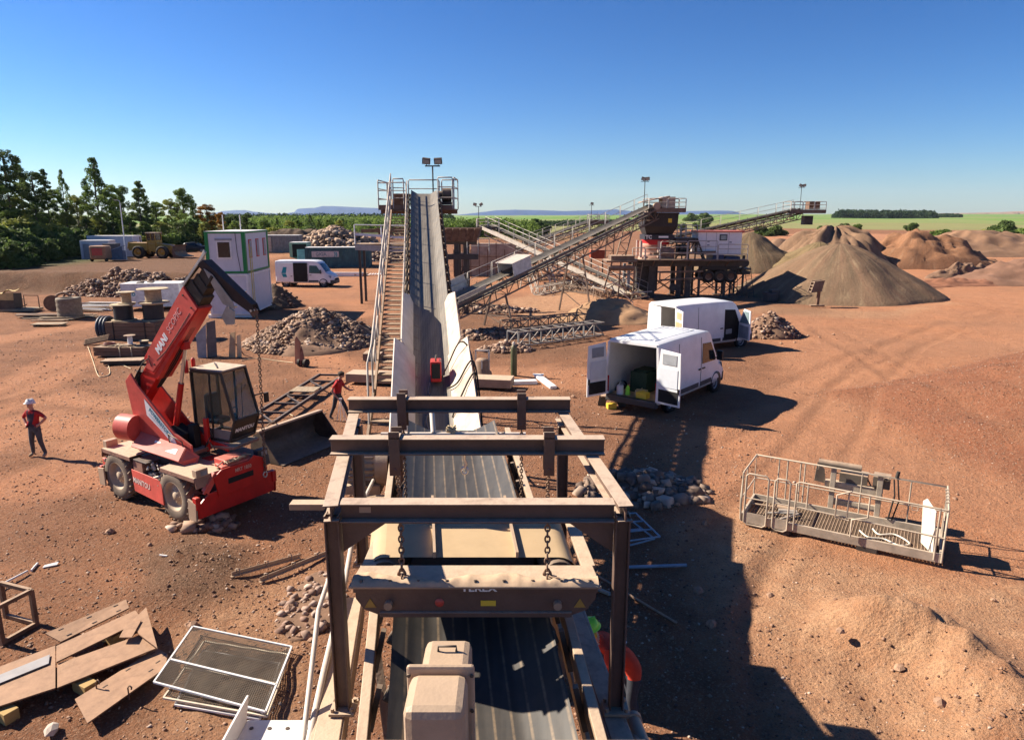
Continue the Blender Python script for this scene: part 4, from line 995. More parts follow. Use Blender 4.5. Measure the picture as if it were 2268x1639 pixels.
q = MB(th); q.bar(t3(-.2, -.25, 1.5), t3(.0, -.25, 2.0), .5, .5); q.box(t3(.35, -.1, 1.75), (.25, .22, .75), rot=TM); q.build('valve_block', DARKIN)
# boom
E = R(44); bd = V((math.cos(E), 0, math.sin(E))); bu = V((-math.sin(E), 0, math.cos(E)))
def bm(l, y, h): p = V((-1.2, -.2, 2.85))+bd*l+V((0, y, 0))+bu*h; return TM @ p
def bbox(mb, l0, l1, w, h0, h1, w2=None):
    vs = [bm(l, s*w/2, h) for l in (l0, l1) for s, h in ((-1, h0), (1, h0), (1, h1), (-1, h1))]
    return mb.add(vs, [(0, 1, 2, 3), (7, 6, 5, 4), (0, 4, 5, 1), (1, 5, 6, 2), (2, 6, 7, 3), (3, 7, 4, 0)])
q = MB(th); bbox(q, -.35, 1.5, .36, -.26, .24); q.build('boom_foot', RED, bev=.02)
q = MB(th); bbox(q, 1.0, 3.72, .50, -.36, .36)
q.plate([bm(1.0, -.255, -.20), bm(3.72, -.255, -.32), bm(3.72, -.255, .34), bm(1.25, -.255, .34), bm(.8, -.255, .1)], .02); bo = q.build('outer_boom', RED, bev=.015)
q = MB(th); q.plate([bm(1.05, -.27, -.12), bm(3.70, -.27, -.34), bm(3.70, -.27, .35), bm(1.3, -.27, .35), bm(.9, -.27, .12)], .01); bs = q.build('boom_lit_side', REDS, parent=bo)  # paler overlay stands for sun on this side of the boom
text('MANI', .27, LET, bm(1.92, -.279, .06), TM @ bd, TM @ bu, bo, 'lettering', bold=.012, wscale=.95)
text('SCOPIC', .25, M('faded_lettering', (.70, .42, .38), .6), bm(2.78, -.279, .08), TM @ bd, TM @ bu, bo, 'lettering', bold=-.002, wscale=.95)
q = MB(th); bbox(q, 3.7, 4.02, .42, -.29, .31); bbox(q, 4.0, 4.28, .34, -.23, .25); bbox(q, 4.26, 4.62, .28, -.19, .21); q.build('inner_boom', M('greasy_black_steel', (.025, .018, .013), .45, var=.6, sc=9, dust=.35)  , bev=.012)
q = MB(th)
for k in range(7): q.tube([bm(3.5, -.22+.02*k, .36), bm(4.0, -.25+.012*k, .34+.02*(k % 2)), bm(4.5, -.2+.012*k, .30), bm(4.72, -.12, .12)], .017, 6)
q.build('hose', RUB)
q = MB(th); q.bar(bm(3.75, -.27, .36), bm(4.95, -.22, .30), .04, .06); q.bar(bm(4.55, -.2, .26), bm(4.95, -.2, .34), .04, .1); q.build('hose_guide', GALV)
hook = TM.inverted() @ (th.matrix_basis.inverted() @ V((-5.99, 16.32, 4.98)))
tipl = TM.inverted() @ bm(4.62, 0, 0)
jd = V((hook.x-tipl.x, 0, hook.z-tipl.z)); 
def jp(f, y, h):
    p = tipl+jd*f; n = V((-jd.z, 0, jd.x)).normalized(); n = n if n.z > 0 else -n
    p = p+n*h; p.y = tipl.y+(hook.y-tipl.y)*f+y; return TM @ p
q = MB(th); vs = []
q.plate([jp(-.22, -.13, -.1), jp(-.18, -.13, .12), jp(.9, -.1, .12), jp(1.0, -.1, .02), jp(.95, -.1, -.1), jp(.5, -.12, -.2)], .02)
q.plate([jp(-.22, .17, -.1), jp(-.18, .17, .12), jp(.9, .12, .12), jp(1.0, .12, .02), jp(.95, .12, -.1), jp(.5, .15, -.2)], .02)
q.plate([jp(-.18, -.14, .12), jp(-.18, .18, .12), jp(.9, .13, .12), jp(.9, -.11, .12)], .02); q.build('jib', M('black_jib_paint', (.02, .022, .03), .4, dust=.15), bev=.008)
q = MB(th); q.plate([jp(-.08, -.17, -.02), jp(.1, -.17, .02), jp(.62, -.17, -.16), jp(.72, -.17, -.30), jp(.5, -.17, -.42), jp(.3, -.17, -.30)], .03); q.plate([jp(.58, -.2, -.36), jp(.74, -.2, -.32), jp(.86, -.2, -.62), jp(.74, -.2, -.82), jp(.6, -.2, -.72)], .05); q.build('carriage_plate', M('grey_carriage', (.30, .31, .29), .5, dust=.3), bev=.005)
q = MB(th); q.cyl(jp(.62, -.22, -.36), jp(.62, .1, -.36), .035, 10); q.cyl(jp(.95, -.14, -.02), jp(.95, .16, -.02), .03, 10); q.cyl(jp(.55, .1, .06), jp(.55, .3, .06), .03, 8); q.build('pin', CHROME)
q = MB(th); q.bar(jp(.92, 0, -.05), jp(1.02, .0, -.1), .08, .2); q.build('hook_block', RUST)
q = MB(th); q.cyl(tp(-.1, -.22, 1.62), TM @ (V((-.1, -.22, 1.62)).lerp(TM.inverted() @ bm(2.35, 0, -.42), .62)), .085, 16); lc_ = q.build('lift_cylinder', RED)
q = MB(th); q.cyl(TM @ (V((-.1, -.22, 1.62)).lerp(TM.inverted() @ bm(2.35, 0, -.42), .6)), bm(2.35, 0, -.42), .05, 14); q.build('piston_rod', CHROME, parent=lc_)
q = MB(th); q.box(bm(2.35, 0, -.40), (.2, .2, .2), rot=TM); q.build('cylinder_bracket', RED, bev=.02)
q = MB(th)
for k in range(5): q.tube([tp(-1.25, -.5+.05*k, 3.15), tp(-.95, -.58+.04*k, 3.4+.04*k), bm(.9, -.27, .3), bm(1.2, -.28, .2), bm(1.1, -.27, .0)], .016, 6)
q.cyl(tp(-1.2, -.3, 2.9), tp(-1.12, -.3, 3.42), .12, 12); q.build('hose', RUB)
q = MB(th)
for k in range(4): q.tube([bm(.6, -.06+.04*k, -.34), bm(1.6, -.08+.05*k, -.36-.02*(k % 2)), bm(2.6, -.1+.05*k, -.35), bm(3.6, -.08+.05*k, -.34)], .016, 6)
q.tube([bm(1.4, -.265, -.05), bm(1.9, -.272, -.16), bm(2.6, -.27, -.2), bm(3.4, -.268, -.22)], .014, 6); q.build('hose', RUB)
for l_, h_ in ((1.25, .22), (1.25, -.05), (3.55, .22), (3.55, -.18)): q = MB(th); q.cyl(bm(l_, -.275, h_), bm(l_, -.295, h_), .025, 8); q.build('boom_bolt', STEEL)
q = MB(th); q.tube([tp(.2, -.62, 1.5), tp(.2, -.64, 1.95), tp(.75, -.64, 1.8), tp(.75, -.62, 1.48)], .018, 6); q.build('grab_rail', STEEL)
# cab
x0, x1, y0, y1, zb, zt = .42, 1.95, .2, 1.16, 1.72, 3.5
q = MB(th)
q.box2((0, 0, 0), (.001, .001, .001)); q.v.clear(); q.f.clear(); q.mi.clear(); q.sm.clear()
cabp = lambda x, y, z: tp(x, y, z)
def cbar(a, b, w_, h_=None): q.bar(cabp(*a), cabp(*b), w_, h_)
F0, F1, F2 = 1.78, 2.02, 1.62        # windscreen foot, belly, top
for y in (y0, y1):
    cbar((F0, y, zb), (F1, y, 2.27), .07); cbar((F1, y, 2.27), (F2, y, zt), .07); cbar((x0, y, zb), (x0, y, zt-.05), .08); cbar((x0, y, zt-.04), (F2, y, zt-.02), .08); cbar((x0, y, zb), (F0, y, zb), .08)
    cbar((1.12, y, zb), (1.15, y, zt), .05)
for (x, z) in ((F0, zb), (F1, 2.27), (F2, zt), (x0, zt-.05), (x0, zb)): cbar((x, y0, z), (x, y1, z), .08)
q.plate([cabp(F0-.02, y0, zb), cabp(F1-.01, y0, 2.24), cabp(F1-.01, y1, 2.24), cabp(F0-.02, y1, zb)], .03)
cab = q.build('cab_frame', M('black_cab', (.02, .021, .022), .4, dust=.25), bev=.01)
q = MB(th); q.plate([cabp(x0-.05, y0-.03, zt), cabp(F2+.06, y0-.03, zt+.01), cabp(F2+.06, y1+.03, zt+.01), cabp(x0-.05, y1+.03, zt)], .07); q.build('cab_roof', M('dusty_roof', (.16, .12, .09), .7, dust=1.2, dcol=(.56, .43, .31)), bev=.03)
q = MB(th)
q.plate([cabp(x0+.05, y0, 2.02), cabp(1.9, y0, 2.02), cabp(F1-.05, y0, 2.30), cabp(F2-.03, y0, zt-.06), cabp(x0+.05, y0, zt-.08)], .012)
q.plate([cabp(x0+.05, y1, 2.02), cabp(1.9, y1, 2.02), cabp(F1-.05, y1, 2.30), cabp(F2-.03, y1, zt-.06), cabp(x0+.05, y1, zt-.08)], .012)
q.plate([cabp(F1, y0+.05, 2.30), cabp(F1, y1-.05, 2.30), cabp(F2, y1-.05, zt-.06), cabp(F2, y0+.05, zt-.06)], .012)
q.plate([cabp(x0, y0+.05, 2.0), cabp(x0, y1-.05, 2.0), cabp(x0, y1-.05, zt-.1), cabp(x0, y0+.05, zt-.1)], .012)
q.build('window', glassy('cab_glass', (.03, .07, .06), .38))
q = MB(th); q.plate([cabp(x0+.03, y0-.005, zb+.02), cabp(F0, y0-.005, zb+.02), cabp(1.93, y0-.005, 2.0), cabp(x0+.03, y0-.005, 2.0)], .03); q.build('cab_door', M('grey_door', (.16, .155, .145), .5, dust=.5), bev=.008)
text('MANITOU', .155, LET, cabp(F0+.125, (y0+y1)/2, 1.98), TM @ V((0, 1, 0)), TM @ V((F1-F0, 0, 2.27-zb)), cab, 'lettering', bold=.005, wscale=1.05)
q = MB(th); q.plate([cabp(x0-.1, y0-.05, 1.62), cabp(1.2, y0-.05, 1.55), cabp(1.75, y0-.05, 1.45), cabp(1.75, y0-.05, 1.62), cabp(.7, y0-.05, 1.72), cabp(.35, y0-.05, 2.1), cabp(x0-.2, y0-.05, 2.1)], .05); q.plate([cabp(x0, y0, 1.58), cabp(1.9, y0, 1.55), cabp(1.9, y1, 1.55), cabp(x0, y1, 1.58)], .06); q.build('cab_fairing', RED, bev=.012)
q = MB(th); q.box(cabp(.85, .68, 2.1), (.5, .5, .14), rot=TM); q.box(cabp(.62, .68, 2.45), (.14, .48, .7), rot=TM); q.build('seat', M('blue_seat', (.03, .05, .10), .8), bev=.04)
q = MB(th); q.cyl(cabp(1.75, .68, 1.7), cabp(1.55, .68, 2.35), .05, 8); q.tube([cabp(1.5+.04*math.sin(a), .68+.17*math.cos(a), 2.38+.12*math.sin(a)) for a in np.linspace(0, 6.28, 14)], .015, 6); q.build('steering_wheel', BLACK)
q = MB(th); q.box2((0, 0, 0), (.01, .01, .01)); q.v.clear(); q.f.clear(); q.mi.clear(); q.sm.clear()
q.tube([cabp(1.9, y1, 2.75), cabp(2.05, y1+.22, 2.78), cabp(2.1, y1+.28, 2.7)], .018, 6); q.box(cabp(2.1, y1+.3, 2.66), (.06, .16, .26), rot=TM); q.build('mirror', BLACK)
for y in (.35, .62):
    q = MB(th); q.cyl(cabp(.30, y-.2, 3.4), cabp(.30, y-.2, 3.70), .06, 12); q.lathe(cabp(.30, y-.2, 3.70), Z, ((.06, 0), (.045, .04), (0, .06)), 12); q.build('beacon', REDB)
q = MB(th); q.bar(cabp(1.25, .45, 3.55), cabp(.6, .95, 3.55), .03, .03); q.tube([cabp(F1+.02, .3, 2.3), cabp(F2+.06, .7, 3.1)], .012, 5); q.tube([cabp(F1+.02, .5, 2.25), cabp(F2+.05, .92, 3.1)], .012, 5); q.build('wiper', BLACK)
q = MB(th); q.box(cabp(1.05, y0-.18, 2.0), (.16, .10, .62), rot=TM); q.bar(cabp(.95, y0-.12, 1.4), cabp(1.0, y0-.15, 2.2), .09, .09); q.build('step_post', RED, bev=.015)
q = MB(th); q.tube([cabp(.95, -.05, 1.5), cabp(1.3, -.15, 1.75), cabp(1.5, -.1, 1.5)], .016, 5); q.tube([cabp(.9, .0, 1.5), cabp(1.35, -.05, 1.95), cabp(1.05, .1, 2.1)], .014, 5); q.build('hose', RUB)
q = MB(th); q.tube([(2.6, .94, .86+.07*math.cos(a), )[:1]+(.94+.07*math.sin(a), .86+.07*math.cos(a)) for a in np.linspace(0, 6.28, 12)], .02, 6); q.build('lifting_eye', CHROME)
eye = th.matrix_basis @ V((2.61, .94, .95))
hk = V((-5.99, 16.32, 4.9))
chain('hanging_chain', hk, eye, 'long rusty chain hanging straight down from the jib of the red telehandler', .012, .095, RUST)

# ================================================================ loading bucket and lattice frame beside the telehandler
a, b = on(612, 1030), on(748, 975)
d = (b-a); d.z = 0; L_ = d.length; rz = math.atan2(d.y, d.x)
bk = thing('loading_bucket', 'wide black loading bucket with a dusty rim lying beside the red telehandler', 'bucket', (a+b)/2, rz)
prof = [(-.15, .02), (.75, .04), (.95, .16), (1.0, .45), (.86, .78), (.62, .92)]
q = MB(bk); n = len(prof)
G = [[V((x, y, z)) for y, z in prof] for x in (-L_/2, L_/2)]
q.grid(G, sm=True); 
for x in (-L_/2, L_/2): q.plate([(x, y, z) for y, z in prof], .03, nrm=(1, 0, 0))
q.bar((-L_/2, -.2, .03), (L_/2, -.2, .03), .2, .035); q.build('shell', M('bucket_black', (.075, .055, .042), .65, dust=.6, var=.5))
q = MB(bk); q.plate([(-L_/2-.02, .58, .93), (L_/2+.02, .58, .93), (L_/2+.02, .80, .90), (-L_/2-.02, .80, .90)], .06); q.build('top_rim', TAN, bev=.01)
q = MB(bk); q.tube([(-.9, .75, .95), (-.8, .72, 1.03), (-.6, .72, 1.03), (-.5, .75, .95)], .02, 6); q.build('lifting_lug', RUST)
a, b = on(572, 945, .2), on(735, 842, .2)
def lattice(name, a, b, wd, label, mat, rungs=7, r=.045, cat='frame', tag_=None, h=0):
    a = V(a); b = V(b); d = b-a; rz = math.atan2(d.y, d.x); t = thing(name, label, cat, (a+b)/2, rz); L2 = d.length/2
    q = MB(t)
    for y in (-wd/2, wd/2): q.bar((-L2, y, 0), (L2, y, 0), r*1.6, r*2.4)
    q.build('side_rail', mat)
    q = MB(t)
    for i in range(rungs+1):
        x = -L2+2*L2*i/rungs; q.bar((x, -wd/2, 0), (x, wd/2, 0), r*1.3, r*1.6)
    for i in range(0, rungs, 2):
        x = -L2+2*L2*i/rungs; q.bar((x, -wd/2, .01), (x+2*L2/rungs, wd/2, .01), r, r)
    q.build('cross_rung', mat); return t
lt = lattice('ladder_truss', a, b, 1.1, 'long dark steel ladder frame lying between the cab and the stooping worker', M('blue_black_steel', (.03, .032, .045), .6, dust=.4), 6, .05)
q = MB(lt); q.plate([(.2, -.5, .10), (1.0, -.5, .10), (1.0, .5, .10), (.2, .5, .10)], .04); q.build('timber_pad', WOOD)
# ================================================================ vans
def van(name, label, loc, rz, sc=1.08, doors=(), rear='open', slide=None, front_open=False, roof_ribs=True, Lb=5.6):
    t = thing(name, label, 'van', loc, rz); S = lambda p: V(p)*sc
    St = [(0, .98, 1.01, .95, .46, 2.45), (.08, 1.01, 1.03, .965, .42, 2.49), (1.2, 1.01, 1.035, .97, .40, 2.51), (2.6, 1.01, 1.035, .97, .40, 2.51), (3.6, 1.01, 1.035, .965, .40, 2.49),
          (3.95, 1.01, 1.03, .95, .40, 2.43), (4.15, 1.01, 1.03, .93, .40, 2.32), (4.56, 1.01, 1.02, .91, .40, 1.80), (4.86, 1.0, 1.01, .92, .42, 1.38), (5.2, .98, .99, .88, .42, 1.22), (5.42, .93, .95, .82, .40, 1.08), (5.56, .82, .84, .7, .38, .92), (5.6, .7, .74, .6, .42, .8)]
    G = []
    for x, a, b, c, z0, z1 in St:
        zm = min(1.3, z0+(z1-z0)*.55); zs = z1-min(.2, (z1-z0)*.22)
        half = [(a, z0), (b, z0+.22*(zm-z0)), (b, zm), (c+(b-c)*.42, zm+(zs-zm)*.75), (c, zs+.06), (c-.025, z1-.035), (c-.09, z1-.004), (c*.5, z1+.015), (0, z1+.025)]
        row = [V((x, -y, z)) for y, z in half]+[V((x, y, z)) for y, z in half[::-1][1:]]
        G.append([p*sc for p in row])
    q = MB(t); n, m = len(G), len(G[0]); fs = []
    cut = lambda i, j: bool(slide) and 1.28 < (St[i][0]+St[i+1][0])/2 < 3.0 and j in (1, 2, 3) and False
    q.grid(G); body = q.build('body', WHITE, smooth=True); body.data.set_sharp_from_angle(angle=R(24))
    ed = body.modifiers.new('solid', 'SOLIDIFY'); ed.thickness = .035*sc; ed.offset = 1
    q = MB(t); q.box2(S((.0, -.95, .46)), S((5.3, .95, .52))); q.build('floor', PLY)
    q = MB(t); q.box2(S((3.35, -.93, .5)), S((3.4, .93, 2.40))); q.build('bulkhead', GREYP)
    q = MB(t); q.box2(S((-.07, -.98, .30)), S((.14, .98, .52))); q.build('rear_bumper', DGREY, bev=.03)
    q = MB(t); fb = [(5.30, 1.0), (5.56, .92), (5.68, .6), (5.70, 0), (5.68, -.6), (5.56, -.92), (5.30, -1.0)]
    q.plate([S((x, y, .50)) for x, y in fb]+[S((5.1, -.6, .5)), S((5.1, .6, .5))], .36*sc); q.build('front_bumper', DGREY, bev=.03)
    q = MB(t); q.plate([S((5.585, -.6, .78)), S((5.585, .6, .78)), S((5.52, .62, .98)), S((5.52, -.62, .98))], .02); q.build('grille', BLACK)
    for s in (-1, 1):
        q = MB(t); q.plate([S((5.46, s*.70, .82)), S((5.30, s*.95, .84)), S((5.12, s*.985, 1.10)), S((5.34, s*.82, 1.06))], .04); q.build('headlight', GLASS2)
        q = MB(t); q.box2(S((-.015, s*.96-.05, .62)), S((.03, s*.96+.05, 1.18))); q.build('tail_light', M('red_lamp', (.35, .01, .01), .2))
        for x in (.95, 4.62):
            o = wheel(t, S((x, s*.90, .34)), .345*sc, .22*sc, s, GREYP, lugs=0)
            q = MB(t); q.lathe(S((x, s*.80, .38)), (0, s, 0), ((.0, .10*sc), (.43*sc, .245*sc), (.43*sc, .12*sc)), 22); q.build('wheel_arch', BLACK)
            # arch disc sits just proud of the body side
        q = MB(t); q.box2(S((1.42, s*1.037-.012, .50)), S((3.05, s*1.037+.012, .66))); q.box2(S((3.2, s*1.037-.012, .50)), S((4.15, s*1.037+.012, .66))); q.build('side_trim', DGREY)
    # windscreen and front door windows
    def sect(x):
        for a, b in zip(St[:-1], St[1:]):
            if a[0] <= x <= b[0]: f = (x-a[0])/(b[0]-a[0]); return [u+(w_-u)*f for u, w_ in zip(a, b)]
    q = MB(t); W = []
    for x in (4.24, 4.4, 4.56, 4.7, 4.82):
        _, a, b, c, z0, z1 = sect(x); W.append([S((x+.012, c*f, z1+.028-(.05 if abs(f) > .8 else .012 if abs(f) > .4 else 0))) for f in (-.9, -.5, 0, .5, .9)])
    q.grid(W); q.build('windscreen', DGLASS, smooth=True)
    for s in (-1, 1):
        if front_open and s < 0: continue
        q = MB(t); yy = lambda z: s*(1.048-(max(0, z-1.3)/1.0)*.066)
        q.plate([S((3.28, yy(1.32), 1.32)), S((4.42, yy(1.30), 1.30)), S((4.36, yy(1.5), 1.5)), S((4.02, yy(2.02), 2.02)), S((3.32, yy(2.06), 2.06))], .016); q.build('side_window', DGLASS)
        q = MB(t)
        for x in (3.2, 4.28 if False else 3.2): q.bar(S((x, s*1.04, .45)), S((x, s*1.045, 1.3)), .012, .01); q.bar(S((x, s*1.045, 1.3)), S((x, s*.99, 2.3)), .012, .01)
        q.build('door_seam', BLACK)
        q = MB(t); q.box2(S((3.3, s*1.05-.02, 1.12)), S((3.5, s*1.05+.02, 1.17))); q.build('door_handle', BLACK)
    for s in (-1, 1):
        q = MB(t); q.box(S((4.45, s*1.2, 1.48)), (.1*sc, .22*sc, .36*sc)); q.bar(S((4.4, s*.98, 1.36)), S((4.45, s*1.15, 1.4)), .05, .05); q.build('mirror', BLACK, bev=.03)
        q = MB(t)
        for x in (1.45,):
            q.bar(S((x, s*1.04, .5)), S((x, s*1.045, 1.3)), .012, .01); q.bar(S((x, s*1.045, 1.3)), S((x, s*.99, 2.3)), .012, .01)
        q.bar(S((.4, s*1.042, 1.25)), S((1.45, s*1.042, 1.25)), .02, .035); q.build('body_seam', DGREY)
        q = MB(t); q.box2(S((3.0, s*1.052-.02, 1.12)), S((3.16, s*1.052+.02, 1.17))); q.build('door_handle', BLACK)
    if roof_ribs:
        q = MB(t)
        for k in range(7):
            y = -.6+.2*k; q.bar(S((.35, y, 2.515)), S((3.3, y, 2.522)), .05, .02)
        q.build('roof_rib', WHITE)
    if slide:
        q = MB(t); q.plate([S((1.75, -1.046, .52)), S((3.12, -1.046, .52)), S((3.12, -1.05, 1.3)), S((3.12, -1.02, 2.3)), S((1.75, -1.02, 2.3)), S((1.75, -1.05, 1.3))], .02); q.build('dark_doorway_sheet', DARKIN)  # dark sheet on the closed body stands for the unlit inside
        q = MB(t); q.plate([S((.42, -1.10, .50)), S((1.76, -1.10, .50)), S((1.76, -1.11, 1.3)), S((1.76, -1.06, 2.3)), S((.42, -1.06, 2.3)), S((.42, -1.11, 1.3))], .04); sd = q.build('sliding_door', WHITE, bev=.01)
        q = MB(t); q.box2(S((1.5, -1.16, 1.02)), S((1.66, -1.12, 1.07))); q.build('door_handle', BLACK, parent=sd)
        q = MB(t); q.bar(S((.45, -1.09, 1.29)), S((1.75, -1.09, 1.29)), .1, .03); q.build('door_rail', WHT, parent=sd)
    # rear doors
    def rear_door(s, ang, mat_in, name='rear_door'):
        hy = s*.96; hx = 0
        dr = Matrix.Rotation(ang, 3, 'Z')
        def D(u, z, o=0): return S(V((hx-.02, hy, 0))+dr @ V((o, -s*u, z)))
        q = MB(t)
        out = [(0.0, .52), (.93, .52), (.93, 1.5), (.90, 2.30), (.12, 2.36), (.03, 1.5)]
        q.plate([D(u, z) for u, z in out], .05); d_ = q.build(name, WHITE, bev=.015)
        fr = [(0.1, .60, .86, 1.02, DARKIN if mat_in != PLY else PLY), (.1, 1.12, .82, 1.75, BLUEW if mat_in != PLY else PLY), (.22, 1.88, .76, 2.22, GREYP if mat_in != PLY else PLY)]
        for u0, z0, u1, z1, mm in fr:
            q = MB(t); q.plate([D(u0, z0, .034), D(u1, z0, .034), D(u1, z1, .034), D(u0, z1, .034)], .012); q.build('inner_panel', mm, parent=d_)
        q = MB(t); q.box(D(.88, 1.05, .05), (.05, .05, .2), rot=dr); q.build('latch', BLACK, parent=d_); return d_
    for s, ang, mi in doors: rear_door(s, ang, mi)
    q = MB(t)
    for s in (-1, 1): q.bar(S((.02, s*.97, .5)), S((.02, s*.985, 1.4)), .09, .08); q.bar(S((.02, s*.985, 1.4)), S((.02, s*.93, 2.38)), .09, .08)
    q.bar(S((.02, -.9, 2.41)), S((.02, .9, 2.41)), .09, .09); q.build('rear_frame', WHITE)
    if front_open:
        dr = Matrix.Rotation(R(72), 3, 'Z'); h = V((4.36, -1.02, 0))
        D = lambda u, z, o=0: S(h+dr @ V((-u, -o, z)))
        q = MB(t); q.plate([D(0, .55), D(1.06, .55), D(1.06, 1.3), D(1.02, 2.05), D(.42, 2.1), D(.02, 1.35)], .06); fd = q.build('front_door', WHITE, bev=.02)
        q = MB(t); q.plate([D(.12, 1.38, -.036), D(.95, 1.38, -.036), D(.92, 1.98, -.036), D(.5, 2.0, -.036)], .008); q.plate([D(.12, 1.38, .036), D(.95, 1.38, .036), D(.92, 1.98, .036), D(.5, 2.0, .036)], .008); q.build('door_glass', M('pale_glass', (.20, .26, .27), .15), parent=fd)
        q = MB(t); q.plate([D(.12, .62, -.036), D(.95, .62, -.036), D(.95, 1.25, -.036), D(.12, 1.25, -.036)], .012); q.build('inner_panel', GREYP, parent=fd)
        q = MB(t); q.plate([S((3.28, -1.046, .55)), S((4.3, -1.046, .55)), S((4.36, -1.05, 1.3)), S((4.02, -1.005, 2.03)), S((3.3, -1.0, 2.08)), S((3.28, -1.05, 1.3))], .018); q.build('dark_doorway_sheet', DARKIN)  # dark sheet stands for the unlit cab behind the open door
        q = MB(t); q.box(S((3.6, -.98, .95)), (.5, .2, .3)); q.build('seat', GREYP, bev=.05)
    return t
v1 = van('delivery_van', 'nearest white van with both rear doors swung open and tools inside', (4.4, 25.05, gzp(4.4, 25)), R(50.4), 1.08, doors=((1, R(-105), WHITE), (-1, R(172), WHITE)))
v2 = van('delivery_van', 'white van behind the nearest one, cab door open and plywood lined rear door', (8.0, 37.0, gzp(8, 37)), R(31), 1.08, doors=((1, 0, WHITE), (-1, R(158), PLY)), front_open=True, roof_ribs=False)
x_, y_ = ad(622, 634, 72.5)[:2]
v3 = van('delivery_van', 'distant white van with teal logo and its side door slid open', (x_, 72.5, gzp(x_, 72.5)), R(-4), 1.06, slide=True, roof_ribs=False)
q = MB(v3); s6 = 1.06; q.plate([V((.75, -1.125, .95))*s6, V((1.15, -1.125, .95))*s6, V((1.05, -1.125, 1.3))*s6, V((1.15, -1.10, 1.9))*s6, V((.8, -1.10, 1.9))*s6, V((.6, -1.125, 1.3))*s6], .008); 
o = q.build('teal_logo', TEALL)
text('POWERSTORE', .2, LETD, V((1.15, -1.062, 2.06))*s6, (1, 0, 0), (0, .1, 1), v3, 'lettering', bold=.003)
# load inside the near van
def inv(v, p): return v.matrix_basis @ V(p)
rn = random.Random(11)
q = MB(loc=inv(v1, (1.3, .2, .56)), rz=R(50)); q.box((0, 0, .4), (.9, .7, .8)); q.box((.1, 0, .83), (.8, .6, .05)); q.build('tool_chest', M('dark_green_paint', (.02, .05, .03), .5), bev=.02, label='dark green tool chest in the back of the nearest white van', cat='chest')
q = MB(loc=inv(v1, (.25, .62, .56)), rz=R(40)); q.cyl((0, 0, 0), (0, 0, .34), .13, 14); q.tube([(-.12, 0, .34), (0, 0, .5), (.12, 0, .34)], .008, 5); q.build('bucket', BLUEW, label='pale bucket in the left corner of the nearest van load floor', cat='bucket')
q = MB(loc=inv(v1, (.35, .35, .56)), rz=R(20)); q.cyl((0, 0, 0), (0, 0, .3), .1, 12, .07); q.cyl((0, 0, .3), (0, 0, .36), .04, 8); q.build('canister', LIME, bev=.01, label='lime green canister beside the bucket in the nearest van', cat='canister')
for k, (x, y, mm, lb) in enumerate(((.25, -.35, YELB, 'yellow tool case near the open right rear door of the nearest van'), (.5, -.15, M('tan_case', (.45, .36, .2), .7), 'tan tool case behind the yellow one in the nearest van'))):
    q = MB(loc=inv(v1, (x, y, .56)), rz=R(50+15*k)); q.box((0, 0, .12), (.3, .42, .22)); q.tube([(-.08, 0, .23), (-.08, 0, .29), (.08, 0, .29), (.08, 0, .23)], .012, 5); q.build('tool_case', mm, bev=.02, label=lb, cat='tool case')
p = on(1355, 900); t = thing('work_stool', 'low stool over a yellow case by the rear bumper of the nearest van', 'stool', p, R(-10))
q = MB(t); q.box((0, 0, .42), (.85, .34, .05)); q.build('top', TAN, bev=.01)
for sx in (-1, 1):
    q = MB(t); q.bar((sx*.33, 0, .4), (sx*.4, 0, 0), .05, .3); q.build('leg', STEEL)
q = MB(loc=on(1354, 905), rz=.2); q.box((0, 0, .11), (.34, .24, .2)); q.tube([(-.06, 0, .2), (-.06, 0, .27), (.06, 0, .27), (.06, 0, .2)], .012, 5); q.build('battery_case', YELB, bev=.02, label='small yellow case on the ground under the low stool', cat='tool case')

# ================================================================ site office, containers, cabins
def container(name, label, loc, rz, dim, mat, cat='container', ribs=True, door='x', frame=None, group=None, fw=.13):
    t = thing(name, label, cat, loc, rz, group); lx_, ly_, lz_ = dim; q = MB(t); n = int(lx_/.28)
    def wall(f, L_, n):
        G = [[], []]
        for i in range(n*4+1):
            o = (0, .04, .04, 0)[i % 4]; x = -L_/2+L_*i/(n*4)
            for k, z in enumerate((.1, lz_-.1)): G[k].append(f(x, o, z))
        q.grid(G, sm=False)
    if ribs:
        wall(lambda x, o, z: V((x, -ly_/2+.05-o+.0, z)), lx_, n); wall(lambda x, o, z: V((x, ly_/2-.05+o, z)), lx_, n)
        wall(lambda y, o, z: V((-lx_/2+.05-o, y, z)), ly_, int(ly_/.28)); wall(lambda y, o, z: V((lx_/2-.05+o, y, z)), ly_, int(ly_/.28))
    else: q.box((0, 0, lz_/2), (lx_-.1, ly_-.1, lz_-.1))
    q.build('wall', mat)
    q = MB(t)
    for sx in (-1, 1):
        for sy in (-1, 1): q.box((sx*(lx_/2-fw/2+.005), sy*(ly_/2-fw/2+.005), lz_/2), (fw, fw, lz_))
        for z in (.06, lz_-.06): q.box((sx*(lx_/2-.06), 0, z), (.12, ly_-.26, .12))
    for sy in (-1, 1):
        for z in (.06, lz_-.06): q.box((0, sy*(ly_/2-.06), z), (lx_-.26, .12, .12))
    q.build('frame', frame or mat)
    q = MB(t); q.box((0, 0, lz_+.012), (lx_-.02, ly_-.02, .025)); q.build('roof', WHT); return t
p = ad(462, 690, 49.5); pz_ = gzp(p.x, 49.5); ow, od, oh = 2.75, 5.6, 2.86; orz = R(3)
oc = V((p.x+ow/2+.05, 49.5+od/2, pz_+.25))
WALLG = M('office_wall_white', (.60, .61, .64), .5, var=.06)
lo = container('office_container', 'lower white office container standing on timber sleepers under the windowed one', oc, orz, (ow, od, oh), WALLG, 'office', False, frame=WHT)
